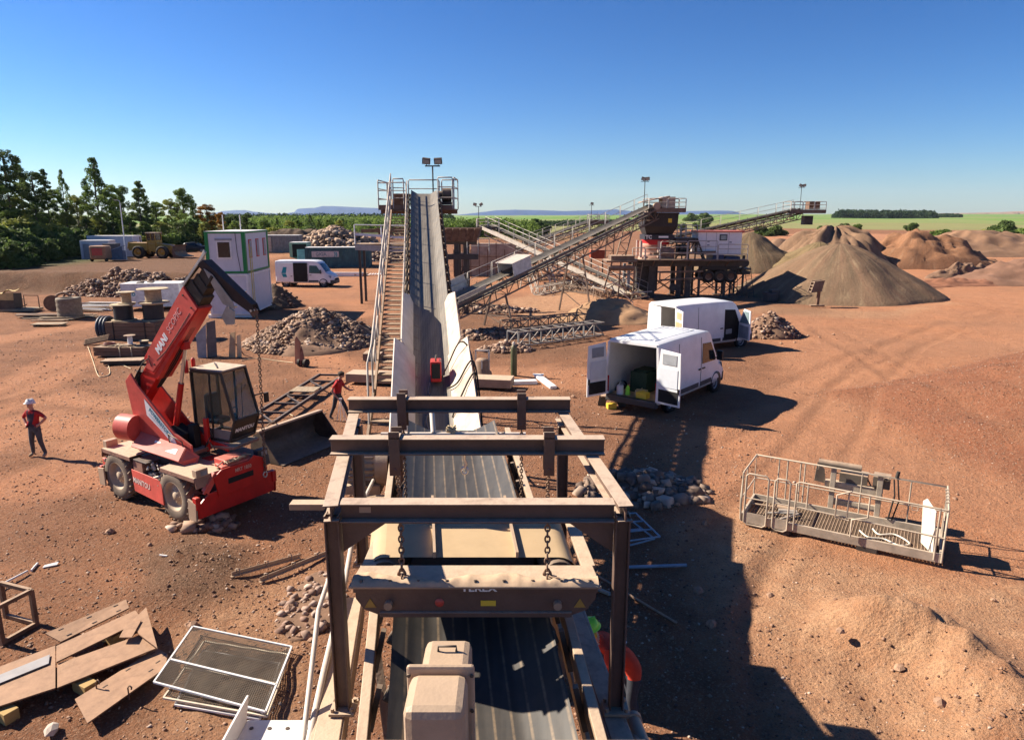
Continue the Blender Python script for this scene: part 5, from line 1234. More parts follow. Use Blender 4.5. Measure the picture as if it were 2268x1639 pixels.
hi = container('office_container', 'upper white office container with green corner posts and a window', oc+Z*(oh+.07), orz, (ow, od, oh), WALLG, 'office', False, frame=GREEN, fw=.24)
q = MB(hi); q.box((-.1, -od/2+.03, 1.62), (1.02, .06, 1.25)); wf = q.build('window', WHT); q = MB(hi); q.box((-.1, -od/2-.005, 1.62), (.82, .03, 1.05)); q.build('pane', DGLASS, parent=wf)
q = MB(hi); q.box((-.1, -od/2+.02, 2.32), (1.15, .1, .14)); q.build('shutter_box', GREYP)
for y in (-1.6, 0.1, 1.8):
    q = MB(hi); q.box((ow/2-.03, y, 1.65), (.06, .62, 1.3)); wf = q.build('window', REDS); q = MB(hi); q.box((ow/2+.003, y, 1.65), (.02, .48, 1.15)); q.build('pane', GREYP, parent=wf)
for x in (-.45, .75):
    q = MB(hi); q.cyl((x, -1.5, oh), (x, -1.5, oh+1.15), .035, 8); q.build('antenna', WHT)
q = MB(hi); q.tube([(.75, -od/2-.01, 2.8), (.8, -od/2-.02, 1.4), (.95, -od/2-.02, .1)], .02, 5); q.build('cable', BLACK)
q = MB(lo); q.box((ow/2+.02, -od/2+.2, 1.5), (.08, .2, 2.6)); q.build('down_pipe', WHT)
for k, y in enumerate((-od/2+.3, od/2-.3)):
    q = MB(loc=(oc.x, oc.y+y, pz_), rz=orz); q.box((0, 0, .12), (ow+.3, .3, .24)); q.build('timber_sleeper', WOOD if k else WHT, bev=.01, label=('pale sleeper under the front edge of the white office container', 'timber sleeper under the rear edge of the white office container')[k], cat='sleeper')
q = MB(loc=(oc.x+ow/2+.35, oc.y-od/2+.3, pz_)); q.cyl((0, 0, 0), (0, 0, 5.2), .04, 8); q.cyl((.12, 0, 0), (.12, 0, 5.0), .03, 8); q.build('yellow_conduit', M('pale_yellow', (.5, .42, .15), .6), label='thin yellow standpipe beside the right corner of the office containers', cat='pipe')
def place(x, y, Y): p = ad(x, y, Y); return V((p.x, Y, gzp(p.x, Y)))
p = place(742, 584, 93)
tc_ = container('shipping_container', 'long dark teal shipping container with a white sign on its side', p+V((.2, 1.6, 0)), R(6), (8.4, 2.4, 2.6), DTEAL)
q = MB(tc_); q.box((-1.6, -1.27, 1.75), (3.5, .03, .75)); sg = q.build('sign', M('sign_board', (.5, .46, .44), .6), bev=0); text('GIGA', .62, M('teal_grey', (.12, .2, .23), .6), (-2.15, -1.288, 1.72), (1, 0, 0), (0, 0, 1), sg, 'lettering', bold=.012, wscale=.95)
text('))', .66, TEALL, (-.25, -1.288, 1.78), (1, 0, 0), (0, 0, 1), sg, 'logo', bold=.03)
q = MB(tc_); q.plate([(-4.25, -1.15, .15), (-5.15, -1.5, .15), (-5.15, -1.5, 2.4), (-4.25, -1.15, 2.4)], .06); q.build('open_door', M('light_teal', (.16, .50, .46), .5))
q = MB(tc_); q.box((-4.2, 0, 1.3), (.03, 2.0, 2.2)); q.build('door', TEAL)
p = place(655, 580, 97); c2 = container('shipping_container', 'small pale green container with a dark open end beside the teal one', p+V((.4, 1.2, 0)), R(4), (2.4, 2.6, 2.1), M('pale_green_paint', (.30, .46, .32), .6)); q = MB(c2); q.box((.15, -1.29, 1.0), (1.9, .06, 1.75)); q.build('dark_doorway_sheet', DARKIN)  # dark sheet on the end stands for the unlit container inside
p = place(610, 578, 103); c3 = container('shipping_container', 'weathered grey container with a tan door end behind the pale green one', p+V((.6, 1.5, 0)), R(3), (5.6, 2.4, 2.5), M('weathered_grey', (.22, .21, .20), .7, dust=.3)); q = MB(c3); q.box((-1.9, -1.26, 1.2), (1.5, .05, 2.1)); q.build('door', M('tan_door', (.5, .38, .30), .7))
p = place(243, 572, 94); k1 = container('site_cabin', 'larger white flat roofed cabin below the trees', p+V((-.4, 2.4, 0)), R(4), (5.9, 2.6, 2.75), WALLG, 'cabin', False, frame=WHT)
p = place(204, 575, 90); k2 = container('site_cabin', 'lower white cabin in front of the larger one by the slope', p+V((.2, 1.4, 0)), R(8), (3.4, 2.3, 2.3), WALLG, 'cabin', False, frame=WHT); q = MB(k2); q.box((-1.0, -1.16, 1.0), (.75, .04, 1.8)); q.build('door', GREYP)
q = MB(loc=place(219, 583, 86), rz=.06); G = []
t = thing('caravan_box', 'rounded orange brown box trailer in front of the white cabins', 'trailer', place(219, 584, 84), .05)
q = MB(t); q.box((0, .7, 1.05), (1.9, 1.6, 1.6)); q.build('body', M('faded_orange', (.38, .19, .10), .7, dust=.4), bev=.18); q = MB(t); q.box((0, -.11, 1.15), (1.2, .04, .85)); q.build('panel', REDS)
for s in (-1, 1):
    q = MB(t); q.cyl((s*.75, .2, .25), (s*.93, .2, .25), .25, 16); q.build('wheel', RUB)
p = place(246, 578, 88); q = MB(loc=p+V((0, .5, 0))); q.box((0, 0, .95), (1.5, 1.3, 1.9)); q.box((0, 0, 1.93), (1.6, 1.4, .08)); q.build('waste_bin', M('dark_slate', (.09, .085, .095), .6), bev=.03, label='tall dark bin between the orange box and the blue grey bin', cat='bin')
p = place(262, 580, 86); t = thing('waste_bin', 'blue grey bin with sloping lid beside the orange box', 'bin', p, .2); q = MB(t); q.plate([(-.75, -.5, .1), (.75, -.5, .1), (.75, -.5, 1.75), (-.75, -.5, 1.2)], .1); q.box2((-.75, -.5, .1), (.75, .7, 1.2)); q.build('body', M('slate_blue', (.10, .14, .19), .6), bev=.02); q = MB(t); q.plate([(-.8, -.6, 1.22), (.8, -.6, 1.78), (.8, .8, 1.78), (-.8, .8, 1.22)], .06); q.build('lid', M('pale_slate', (.26, .33, .40), .5))
# street lamp and poles at the edge of the wood
t = thing('street_lamp', 'tall thin galvanised street lamp standing before the trees', 'street lamp', place(281, 580, 88)); q = MB(t); q.cyl((0, 0, 0), (0, 0, 6.9), .075, 10, .05); q.tube([(0, 0, 6.9), (-.05, 0, 7.1), (-.3, 0, 7.2)], .04, 6); q.build('pole', WHT); q = MB(t); q.box((-.45, 0, 7.2), (.45, .18, .1)); q.build('lamp_head', GALV, bev=.03)
# white box trailer and car in the yard
p = place(335, 690, 54); t = thing('box_trailer', 'white box trailer with a littered roof behind the cable drums', 'trailer', p+V((0, 1, 0)), R(7))
q = MB(t); q.box((0, 0, 1.15), (4.3, 2.2, 1.75)); q.build('body', M('trailer_white', (.58, .60, .62), .5), bev=.04); q = MB(t); q.box((0, 0, 2.05), (4.35, 2.25, .05)); q.build('roof', WHT)
text('nico', .55, TEALL, (-1.55, -1.112, 1.3), (1, 0, 0), (0, 0, 1), t, 'lettering', bold=.01); q = MB(t)
for k in range(7): q.box((rn.uniform(-1.2, .6), rn.uniform(-.6, .6), 2.12), (rn.uniform(.2, .6), rn.uniform(.1, .3), .06), rn.random()*3)
q.build('roof_litter', STEEL)
for s in (-1, 1):
    q = MB(t); q.cyl((.3, s*1.0, .32), (.3, s*1.12, .32), .32, 16); q.build('wheel', RUB)
def car(label, loc, rz, mat, name='parked_car', Lc=4.2):
    t = thing(name, label, 'car', loc, rz); St = [(-2.1, .7, .45, .75), (-2.0, .8, .3, .95), (-1.5, .85, .28, 1.0), (-1.2, .8, .28, 1.38), (-.4, .78, .28, 1.5), (.3, .78, .28, 1.45), (.95, .85, .28, 1.0), (1.7, .83, .28, .9), (2.05, .75, .3, .75), (2.12, .6, .42, .62)]
    G = []
    for x, h, z0, z1 in St:
        zm = min(.85, z1-.05); hf = [(h, z0), (h+.05, (z0+zm)/2), (h, zm), (h*.82 if z1 > 1.05 else h*.9, z1-.04), (h*.5, z1), (0, z1+.01)]
        G.append([V((x, -y, z)) for y, z in hf]+[V((x, y, z)) for y, z in hf[::-1][1:]])
    q = MB(t); q.grid(G); q.build('body', mat, smooth=True)
    q = MB(t); q.plate([(.34, -.66, 1.44), (.34, .66, 1.44), (.93, .74, 1.03), (.93, -.74, 1.03)], .03)
    for s in (-1, 1): q.plate([(-1.25, s*.80, 1.0), (.8, s*.84, 1.0), (.25, s*.69, 1.4), (-1.0, s*.69, 1.36)], .04)
    q.build('window', DGLASS)
    for x in (-1.3, 1.3):
        for s in (-1, 1): wheel(t, (x, s*.8, .32), .32, .2, s, GREYP, lugs=0)
    return t
car('white estate car half hidden behind the red boom', place(395, 682, 55.5), R(-20), WHITE)
car('blue car parked beyond the white box trailer', place(372, 655, 61), R(175), M('car_blue', (.05, .16, .22), .3))
car('dark car parked at the edge of the wood behind the wheel loader', place(432, 568, 108), R(5), M('car_black', (.02, .02, .025), .3))
# wheel loader
t = thing('wheel_loader', 'dusty yellow wheel loader with raised bucket below the trees', 'wheel loader', place(345, 580, 92), R(-6))
for x in (-1.5, 1.75):
    for s in (-1, 1): wheel(t, (x, s*1.05, .8), .82, .6, s, YEL, lugs=0)
q = MB(t); q.box2((-3.0, -.85, 1.0), (-.4, .85, 2.0)); q.plate([(-3.1, -.9, 1.2), (-3.1, .9, 1.2), (-2.9, .9, 2.1), (-2.9, -.9, 2.1)], .1); q.build('rear_body', YEL, bev=.12)
q = MB(t); q.box2((.1, -.6, .8), (2.2, .6, 1.5)); q.box2((-.4, -.7, .9), (.6, .7, 1.9)); q.build('front_frame', YEL, bev=.08)
q = MB(t); q.box2((-.5, -.7, 1.9), (.7, .7, 2.3)); q.build('cab_base', YEL); q = MB(t); q.box2((-.45, -.68, 2.3), (.62, .68, 3.15)); q.build('window', DGLASS, bev=.03); q = MB(t); q.box2((-.6, -.76, 3.15), (.8, .76, 3.28)); q.build('cab_roof', TAN, bev=.03)
q = MB(t)
for x, y in ((-.48, -.7), (-.48, .7), (.66, -.7), (.66, .7), (.1, -.71)): q.bar((x, y, 2.28), (x, y, 3.16), .08, .08)
q.build('cab_post', YEL)
q = MB(t)
for s in (-1, 1): q.bar((.5, s*.45, 1.75), (2.6, s*.45, 1.5), .16, .4); q.bar((2.5, s*.45, 1.5), (3.5, s*.45, .7), .14, .3)
q.build('lift_arm', YEL); q = MB(t); q.bar((.9, 0, 1.8), (2.9, 0, 1.6), .12, .14); q.build('tilt_cylinder', CHROME)
pr = [(3.3, .15), (4.6, .2), (4.55, .3), (3.7, .5), (3.45, .9), (3.5, 1.5), (3.75, 1.75), (3.4, 1.6), (3.2, 1.0)]; q = MB(t)
q.plate([(x, 0, z) for x, z in pr], 2.7); q.build('bucket', RUST); q = MB(t); q.cyl((-2.1, .4, 2.0), (-2.1, .4, 2.7), .06, 8); q.build('exhaust', STEEL)
# ================================================================ heaps
def streaked(name, a, b, c_):
    m = bpy.data.materials.new(name); m.use_nodes = True; MATS[name] = m; t = m.node_tree; N = t.nodes; L = t.links; B = N['Principled BSDF']; B.inputs['Roughness'].default_value = .95; B.inputs['Specular IOR Level'].default_value = .1
    tc = N.new('ShaderNodeTexCoord'); sx = N.new('ShaderNodeSeparateXYZ'); L.new(tc.outputs['Object'], sx.inputs[0])
    at2 = N.new('ShaderNodeMath'); at2.operation = 'ARCTAN2'; L.new(sx.outputs[1], at2.inputs[0]); L.new(sx.outputs[0], at2.inputs[1])
    ml = N.new('ShaderNodeMath'); ml.operation = 'MULTIPLY'; ml.inputs[1].default_value = 5.5; L.new(at2.outputs[0], ml.inputs[0])
    mz = N.new('ShaderNodeMath'); mz.operation = 'MULTIPLY'; mz.inputs[1].default_value = .22; L.new(sx.outputs[2], mz.inputs[0])
    cx = N.new('ShaderNodeCombineXYZ'); L.new(ml.outputs[0], cx.inputs[0]); L.new(mz.outputs[0], cx.inputs[1])
    def noi(sc, de, v, lo, hi):
        n = N.new('ShaderNodeTexNoise'); n.inputs['Scale'].default_value = sc; n.inputs['Detail'].default_value = de; n.inputs['Roughness'].default_value = .62; L.new(v, n.inputs['Vector'])
        r = N.new('ShaderNodeMapRange'); r.inputs[1].default_value = lo; r.inputs[2].default_value = hi; L.new(n.outputs[0], r.inputs[0]); return r.outputs[0], n.outputs[0]
    f1, h1 = noi(1.0, 7, cx.outputs[0], .38, .62); f2, h2 = noi(2.3, 5, cx.outputs[0], .52, .72); f3, h3 = noi(5, 8, tc.outputs['Object'], .35, .65)
    def mix(f, p, q):
        k = N.new('ShaderNodeMix'); k.data_type = 'RGBA'
        for i, s in ((0, f), (6, p), (7, q)):
            if isinstance(s, tuple): k.inputs[i].default_value = (*s, 1)
            else: L.new(s, k.inputs[i])
        return k.outputs[2]
    c = mix(f1, a, b); c = mix(f2, c, c_); g = N.new('ShaderNodeMath'); g.operation = 'MULTIPLY'; g.inputs[1].default_value = .35; L.new(f3, g.inputs[0]); c = mix(g.outputs[0], c, tuple(x*.55 for x in a))
    L.new(c, B.inputs['Base Color']); bp = N.new('ShaderNodeBump'); bp.inputs['Strength'].default_value = .8; bp.inputs['Distance'].default_value = .12
    ad_ = N.new('ShaderNodeMath'); ad_.operation = 'MULTIPLY_ADD'; ad_.inputs[1].default_value = .5; L.new(h3, ad_.inputs[0]); L.new(h1, ad_.inputs[2]); L.new(ad_.outputs[0], bp.inputs['Height']); L.new(bp.outputs[0], B.inputs['Normal']); return m
BIGS = streaked('streaked_brown_sand', (.175, .118, .072), (.22, .128, .078), (.30, .21, .125))
def heap(name, label, c, rx, ry, h, mat, cat='heap', stones=0, ssz=.2, seed=1, rough=.12, top=.18, cols=None, rzz=0, gully=0, group=None, skew=(0, 0), ns=56, nrr=26):
    c = V(c); t = thing(name, label, cat, c, rzz, group); rs = np.random.RandomState(seed); G = []
    def hz_(r, a):
        x, y = r*math.cos(a)*rx, r*math.sin(a)*ry
        k = max(0, 1-r); tt = top*.55; z = h*(1-(math.sqrt(r*r+tt*tt)-tt)/(math.sqrt(1+tt*tt)-tt))
        n = float(fbm(np.array([x*1.3/max(1, h*.5)]), np.array([y*1.3/max(1, h*.5)]), seed+70)[0])
        z += rough*h*n*min(1, r*4)*min(1, (1-r)*3.5)*1.2
        if gully: z += gully*h*float(noise2(np.array([a*9.0]), np.array([r*1.5]), seed)[0])*math.sin(math.pi*min(1, r))*.5
        return V((x+skew[0]*k, y+skew[1]*k, z-.12*(r > .97)-(.0)))
    for i in range(nrr+1):
        r = i/nrr; row = []
        for j in range(ns+1):
            a = 2*math.pi*(j % ns)/ns; e = 1+.10*float(noise2(np.array([2.2*math.cos(a)]), np.array([2.2*math.sin(a)]), seed+5)[0]); p = hz_(r, a); row.append(V((p.x*e, p.y*e, p.z)))
        G.append(row)
    q = MB(t); q.grid(G[::-1]); q.build('mound', mat, smooth=True)
    if stones:
        pts = []; sz = []
        for k in range(stones):
            r = math.sqrt(rs.uniform(0, 1.0)); a = rs.uniform(0, 6.283); p = hz_(min(.99, r), a); s = ssz*(.35+rs.uniform(0, 1)**2*1.1); pts.append((p.x, p.y, max(0, p.z)+s*.15)); sz.append(s)
        lo, hi = cols or ((.16, .08, .05), (.46, .29, .19))
        o = scatter_stones('loose_stone', np.array(pts), np.array(sz), stone_cols(stones, rs, lo, hi, .1), seed); o.parent = t; o['kind'] = 'stuff'
    return t
def gp(x, y, dz=0): return on(x, y, dz)
GREY_ST = ((.15, .08, .05), (.46, .29, .18))
p = ad(700, 740, 40.5); heap('rubble_heap', 'heap of broken brown stone behind the red hand truck', (p.x, 40.5, 0), 4.0, 4.4, 1.8, DIRT, stones=5600, ssz=.135, seed=3, cols=GREY_ST, rough=.2)
p = ad(300, 630, 66); heap('rubble_bank', 'long bank of rubble and earth below the wooded slope', (p.x, 66, -.2), 7.0, 3.6, 2.3, DIRT, stones=3200, ssz=.2, seed=5, rough=.35, top=.5)
p = ad(745, 545, 112); heap('rubble_heap', 'tall heap of pale quarried blocks behind the dark teal container', (p.x, 112, 0), 11, 7, 5.2, DIRT, stones=3000, ssz=.5, seed=6, cols=((.20, .115, .07), (.58, .40, .27)), top=.3)
p = ad(860, 560, 104); heap('rubble_heap', 'lower heap of quarried blocks spreading right of the dark teal container', (p.x, 104, 0), 8, 5, 2.6, DIRT, stones=1300, ssz=.45, seed=8, cols=((.20, .115, .07), (.58, .40, .27)))
p = ad(650, 545, 132); heap('earth_mound', 'dark flat topped earth mound in front of the far trees', (p.x, 132, 0), 14, 6, 4.6, DIRTD, seed=9, top=.6, rough=.2)
p = ad(608, 650, 57); heap('earth_mound', 'small pointed mound of dark earth beside the office containers', (p.x, 57, 0), 2.2, 2.4, 1.7, DIRTD, seed=10, stones=160, ssz=.12)
p = ad(1868, 690, 63.5); BIG = heap('sand_heap', 'largest conical heap of streaked brown sand right of the crushing plant', (p.x-.2, 65, -.1), 9.7, 9.3, 4.7, BIGS, seed=11, rough=.035, top=.42, gully=.022, ns=110, nrr=40)
p = ad(1705, 750, 42.5); heap('earth_mound', 'small mound of stony earth beside the far white van', (p.x, 42.6, 0), 1.9, 1.7, 1.35, DIRT, stones=420, ssz=.13, seed=12)
p = ad(1850, 560, 100); heap('eroded_mound', 'flat topped brown mound with a gullied dark face behind the largest heap', (p.x, 101, 0), 9.5, 7, 5.4, M('gullied_earth', (.22, .13, .075), .95, var=.5, sc=.7, streak=(1, 1, .15)), seed=13, top=1.1, rough=.10, gully=.5, ns=90)
p = ad(1820, 575, 88); heap('sand_heap', 'olive brown shoulder of sand with dark clods behind the largest heap', (p.x, 89, 0), 7.5, 6, 3.9, streaked('olive_sand', (.17, .125, .065), (.22, .145, .075), (.27, .20, .11)), seed=14, rough=.1, gully=.12)
p = ad(1883, 575, 86); heap('clod_heap', 'dark broken clods slumped on the right of the olive shoulder', (p.x, 86, 0), 3.6, 3, 2.7, DIRTD, seed=15, rough=.4, stones=150, ssz=.5, cols=((.06, .045, .03), (.16, .12, .09)))
p = ad(1665, 560, 92); heap('sand_heap', 'grey brown conical heap half hidden behind the white plant cabin', (p.x, 93, 0), 8.5, 6, 5.0, streaked('grey_sand', (.165, .12, .07), (.22, .14, .08), (.25, .18, .11)), seed=16, rough=.06)
p = ad(2060, 585, 98); heap('gravel_heap', 'long humped reddish gravel heap on the right of the pit floor', (p.x, 101, 0), 12.5, 7, 5.0, streaked('reddish_gravel', (.22, .11, .06), (.30, .145, .075), (.33, .19, .11)), seed=17, rough=.28, top=.3)
p = ad(2200, 560, 128); heap('gravel_heap', 'wide low brown bank at the far right edge of the quarry', (p.x, 132, 0), 22, 9, 4.4, M('brown_gravel', (.25, .14, .08), .95, sc=.3), seed=18, rough=.2, top=.5)
p = ad(2240, 640, 75); heap('gravel_heap', 'dark brown gravel heap cut by the right edge of the view', (p.x+2, 76, 0), 9, 5, 2.6, M('dark_gravel', (.20, .105, .065), .95, sc=.8, bump=.5, bsc=12), seed=19, rough=.15, top=.4)
p = ad(2150, 600, 84); heap('spoil_ridge', 'narrow ridge of dark spoil running across the pit floor to the right', (p.x, 85, 0), 7.5, 1.6, 1.5, DIRT, seed=20, rough=.4, top=.5, rzz=.5)
p = ad(2100, 640, 72); heap('spoil_ridge', 'low red spoil ridge in front of the dark one on the right', (p.x+1, 73, 0), 7.5, 1.8, .8, M('red_spoil', (.28, .12, .065), .95, sc=1), seed=21, rough=.3, top=.5, rzz=.15)
p = ad(2020, 540, 128); heap('spoil_ridge', 'distant dark hummocky spoil on the left of the humped gravel heap', (p.x-3, 125, 0), 8, 4, 3.4, M('dun_spoil', (.19, .125, .075), .95, sc=.6), seed=22, rough=.4)
p = ad(1730, 540, 118); heap('earth_bank', 'long brown bank of earth at the rim of the fields', (p.x+6, 125, 0), 26, 5, 3.0, M('bank_earth', (.24, .14, .085), .95, sc=.4), seed=23, rough=.35, top=.6)
p = ad(1360, 730, 47); heap('earth_mound', 'ochre earth mound among the scrap trusses in front of the plant', (p.x, 49, 0), 4.0, 3, 1.5, M('ochre_earth', (.33, .19, .10), .95, sc=.8, bump=.4, bsc=8), seed=24, rough=.2)
p = gp(1425, 1085); heap('stone_heap', 'spread of grey broken stones in shadow right of the gantry', p, 1.75, 1.25, .38, DIRT, stones=330, ssz=.17, seed=25, cols=((.14, .09, .065), (.40, .28, .20)), rough=.3)
p = gp(1080, 745); heap('stone_heap', 'dark low strip of broken stone beside the conveyor foot', p, 2.6, 1.3, .45, DIRTD, stones=700, ssz=.16, seed=26, rough=.3)
p = gp(1095, 690); heap('stone_heap', 'scatter of brown stones under the lower end of the diagonal conveyor', p, 3.4, 1.3, .4, DIRT, stones=600, ssz=.2, seed=27, rough=.3)
p = gp(1120, 775); heap('stone_heap', 'small heap of reddish stones behind the gas cylinder', p, 1.5, .9, .35, DIRT, stones=420, ssz=.14, seed=28, rough=.3)
p = gp(690, 1335); heap('stone_heap', 'patch of pale broken brick and stone left of the gantry', p, .6, 1.2, .05, DIRT, stones=120, ssz=.085, seed=29, cols=((.24, .13, .085), (.58, .42, .32)), rough=.3)
p = gp(455, 1165); heap('stone_heap', 'row of brown stones under the front of the telehandler', p, .8, .35, .2, DIRT, stones=90, ssz=.13, seed=30, rough=.3)
# single loose stones
rn = random.Random(21); protos = []
for k in range(4):
    q = MB(loc=(0, 0, -50)); q.rock((0, 0, .05), .16, rn, .65); protos.append((q.build('stone', M('loose_stone', (.34, .20, .125), .9, var=.3, sc=5, bump=.4, bsc=20)), rn))
spots = [(332, 1208), (665, 1410), (690, 1418), (1705, 1320), (1905, 1335), (1935, 1340), (2115, 1105), (1530, 1092), (1500, 1120), (1575, 1385), (420, 1385), (428, 1388), (1790, 745), (1815, 748), (1845, 742), (1870, 738), (1760, 760), (1730, 762), (1700, 765), (215, 1480), (112, 1660), (640, 1350), (1545, 1310), (1560, 1160), (1200, 770), (1255, 795), (1235, 905), (1270, 880), (570, 1050), (245, 1180), (1990, 1480), (2080, 1560), (1860, 1400), (2200, 1330), (1680, 1120)]
for i, (x, y) in enumerate(spots):
    o = protos[i % 4][0]
    if i >= 4: o = o.copy(); COL.objects.link(o)
    p = on(x, y); s = rn.uniform(.35, .75); o.location = p; o.rotation_euler = (0, 0, rn.random()*6); o.scale = (s, s, s)
    tag(o, 'loose fist to head sized stone lying alone on the red quarry ground', 'stone', 'loose stones on the quarry ground')

# ================================================================ the other conveyors
cA, fA, LAn, dA, xA, uA = conveyor('transfer_conveyor', 'long dark belt conveyor rising diagonally right to the crusher hopper', (-3.7, 41.5, 2.2), (12.4, 62.6, 8.0), .5, .85, railing=-1, seg=1.15, idl=1.3, mats=(RUSTB, BELT, STEEL), legs=((4.5, .6), (14, .8)))
q = MB(cA, True)
for sg in (-1, 1): q.plate([fA(5.6, sg*.62, -.1), fA(7.6, sg*.62, -.1), fA(7.6, sg*.62, .75), fA(5.6, sg*.62, .75)], .03)
q.plate([fA(5.5, -.7, .77), fA(7.7, -.7, .77), fA(7.7, .7, .77), fA(5.5, .7, .77)], .04); q.build('belt_hood', PALE)
q = MB(cA, True); q.plate([fA(.0, -.7, 0), fA(2.6, -.7, 0), fA(2.6, -.95, .8), fA(0, -.95, .8)], .03); q.plate([fA(.0, .7, 0), fA(2.6, .7, 0), fA(2.6, .8, .3), fA(0, .8, .3)], .03); q.build('skirt_plate', GALV)
def headplat(t, c, w, d, label_rail=GALV, hood=None):
    q = MB(t, True); c = V(c); q.box(c, (w, d, .12)); q.box(c+V((0, -d/2-.02, .15)), (w, .03, .32)); q.build('head_platform', RUSTB)
    global m_; q = m_ = MB(t, True); n = max(1, round(w/1.3))
    for s in (-1, 1):
        for i in range(n): hoop(c+V((-w/2+w*i/n+.04, s*d/2, .06)), c+V((-w/2+w*(i+1)/n-.04, s*d/2, .06)), 1.05, .03)
        hoop(c+V((s*w/2, -d/2+.05, .06)), c+V((s*w/2, d/2-.05, .06)), 1.05, .03)
    q.build('guard_rail', label_rail)
headplat(cA, (13.3, 62.8, 7.45), 3.2, 2.6)
q = MB(cA, True); q.plate([(11.2, 62.0, 8.25), (13.6, 62.0, 8.75), (13.6, 64.0, 8.75), (11.2, 64.0, 8.25)], .08); q.box2((13.0, 62.1, 7.5), (14.1, 63.8, 8.7)); q.build('head_hood', M('tan_hood', (.42, .31, .24), .6, dust=.4))
q = MB(cA, True); q.cyl((12.4, 61.4, 7.9), (12.4, 61.9, 7.9), .3, 16); q.build('drive_motor', TAN)
floodmast((11.5, 62.6, 7.4), 2.6, 'two floodlights on the mast above the crusher hopper', ((-.12, .3), (.18, -.1)), scale=1.1)
a = ad(1425, 652, 61); b = ad(1085, 500, 77)
cB, fB, LBn, dB, xB, uB = conveyor('transfer_conveyor', 'pale dusty conveyor with a white walkway descending right behind the diagonal one', a, b, .45, .8, railing=2, seg=1.2, idl=1.5, mats=(M('pale_dusty_steel', (.40, .34, .27), .7, dust=.5), BELT, STEEL), legs=((8, .5), (15, .7)))
q = MB(cB, True)
q.plate([fB(1, -1.35, -.25), fB(LBn, -1.35, -.25), fB(LBn, -.62, -.25), fB(1, -.62, -.25)], .05); q.plate([fB(1, -1.38, -.3), fB(LBn, -1.38, -.3), fB(LBn, -1.38, .05), fB(1, -1.38, .05)], .04); q.build('walkway', M('dusty_pale_walkway', (.46, .41, .34), .7, dust=.6))
headplat(cB, (b.x-.2, b.y+.2, b.z-.4), 2.4, 2.4)
floodmast((b.x-1.2, b.y, b.z-.3), 2.3, 'floodlights on the mast above the head of the pale conveyor', ((-.35, .2), (.25, -.5)), scale=1.1)
a = ad(1150, 545, 84); b = ad(1318, 488, 94)
cC, fC, LCn, dC, xC, uC = conveyor('transfer_conveyor', 'farthest dark conveyor rising behind the diagonal one', a, b, .45, .7, railing=2, idl=1.6, legs=((10, .5),))
headplat(cC, (b.x+.4, b.y, b.z-.4), 2.6, 2.2)
floodmast((b.x-.5, b.y, b.z-.3), 2.2, 'floodlight on the thin mast of the farthest conveyor behind the diagonal one', ((.05, .2),), scale=1.1)
a = ad(1470, 530, 66); b = ad(1768, 464, 74)
cD, fD, LDn, dD, xD, uD = conveyor('discharge_conveyor', 'dark conveyor rising right over the largest heap behind the white plant cabin', a, b, .45, .75, railing=-1, idl=1.3, legs=((7, .3),))
headplat(cD, (b.x+.6, b.y, b.z-.35), 3.6, 2.2)
q = MB(cD, True); q.box2((b.x+.9, b.y-.5, b.z), (b.x+2.0, b.y+.5, b.z+.75)); q.build('head_hood', RUST); q = MB(cD, True); q.box((b.x+1.0, b.y, b.z-1.1), (.9, .8, .9)); q.build('chute_block', STEEL)
floodmast((b.x+.4, b.y+.6, b.z-.3), 2.5, 'floodlight on the mast above the head of the conveyor over the largest heap', ((-.1, .5), (.25, -.2)), scale=1.0)

# ================================================================ crushing plant
K = .0404
def px(x): return (x-1134)*K
pl = thing('crushing_plant', 'dark cone crusher plant on a three axle trailer propped on legs', 'crushing plant', (px(1515), 63.5, 0))
def add(name, mat, fn, bev=0, parent=None):
    q = MB(pl, True); fn(q); return q.build(name, mat, bev=bev, parent=parent)
yf, yb = 62.2, 65.0
add('trailer_frame', STEEL, lambda q: (q.box2((px(1398), yf, 2.75), (px(1640), yf+.3, 3.3)), q.box2((px(1398), yb-.3, 2.75), (px(1640), yb, 3.3)), q.box2((px(1398), yf+.3, 3.15), (px(1640), yb-.3, 3.28)), [q.box2((px(x), yf+.3, 2.8), (px(x)+.15, yb-.3, 3.1)) for x in range(1405, 1640, 33)]))
add('deck_walkway', RUSTB, lambda q: (q.box2((px(1392), yf-1.0, 3.3), (px(1640), yf, 3.4)), q.bar((px(1440), yf-.2, 3.85), (px(1575), yf-.2, 4.0), .2, .22), [q.bar((px(x), yf-.95, 3.3), (px(x), yf, 2.8), .07, .1) for x in range(1400, 1640, 40)]))
def rl(q):
    global m_; m_ = q
    for x0, x1, h in ((1392, 1418, 1.0), (1420, 1450, 1.0), (1452, 1508, 1.55), (1510, 1573, 1.6), (1575, 1638, 1.3)): hoop((px(x0), yf-.98, 3.4), (px(x1), yf-.98, 3.4), h, .035)
    for x0, x1 in ((1494, 1512), (1514, 1538)): hoop((px(x0), yb-.4, 5.2), (px(x1), yb-.4, 5.2), 1.1, .035); hoop((px(x0), yf+.6, 5.2), (px(x1), yf+.6, 5.2), 1.1, .035)
add('guard_rail', GALV, rl)
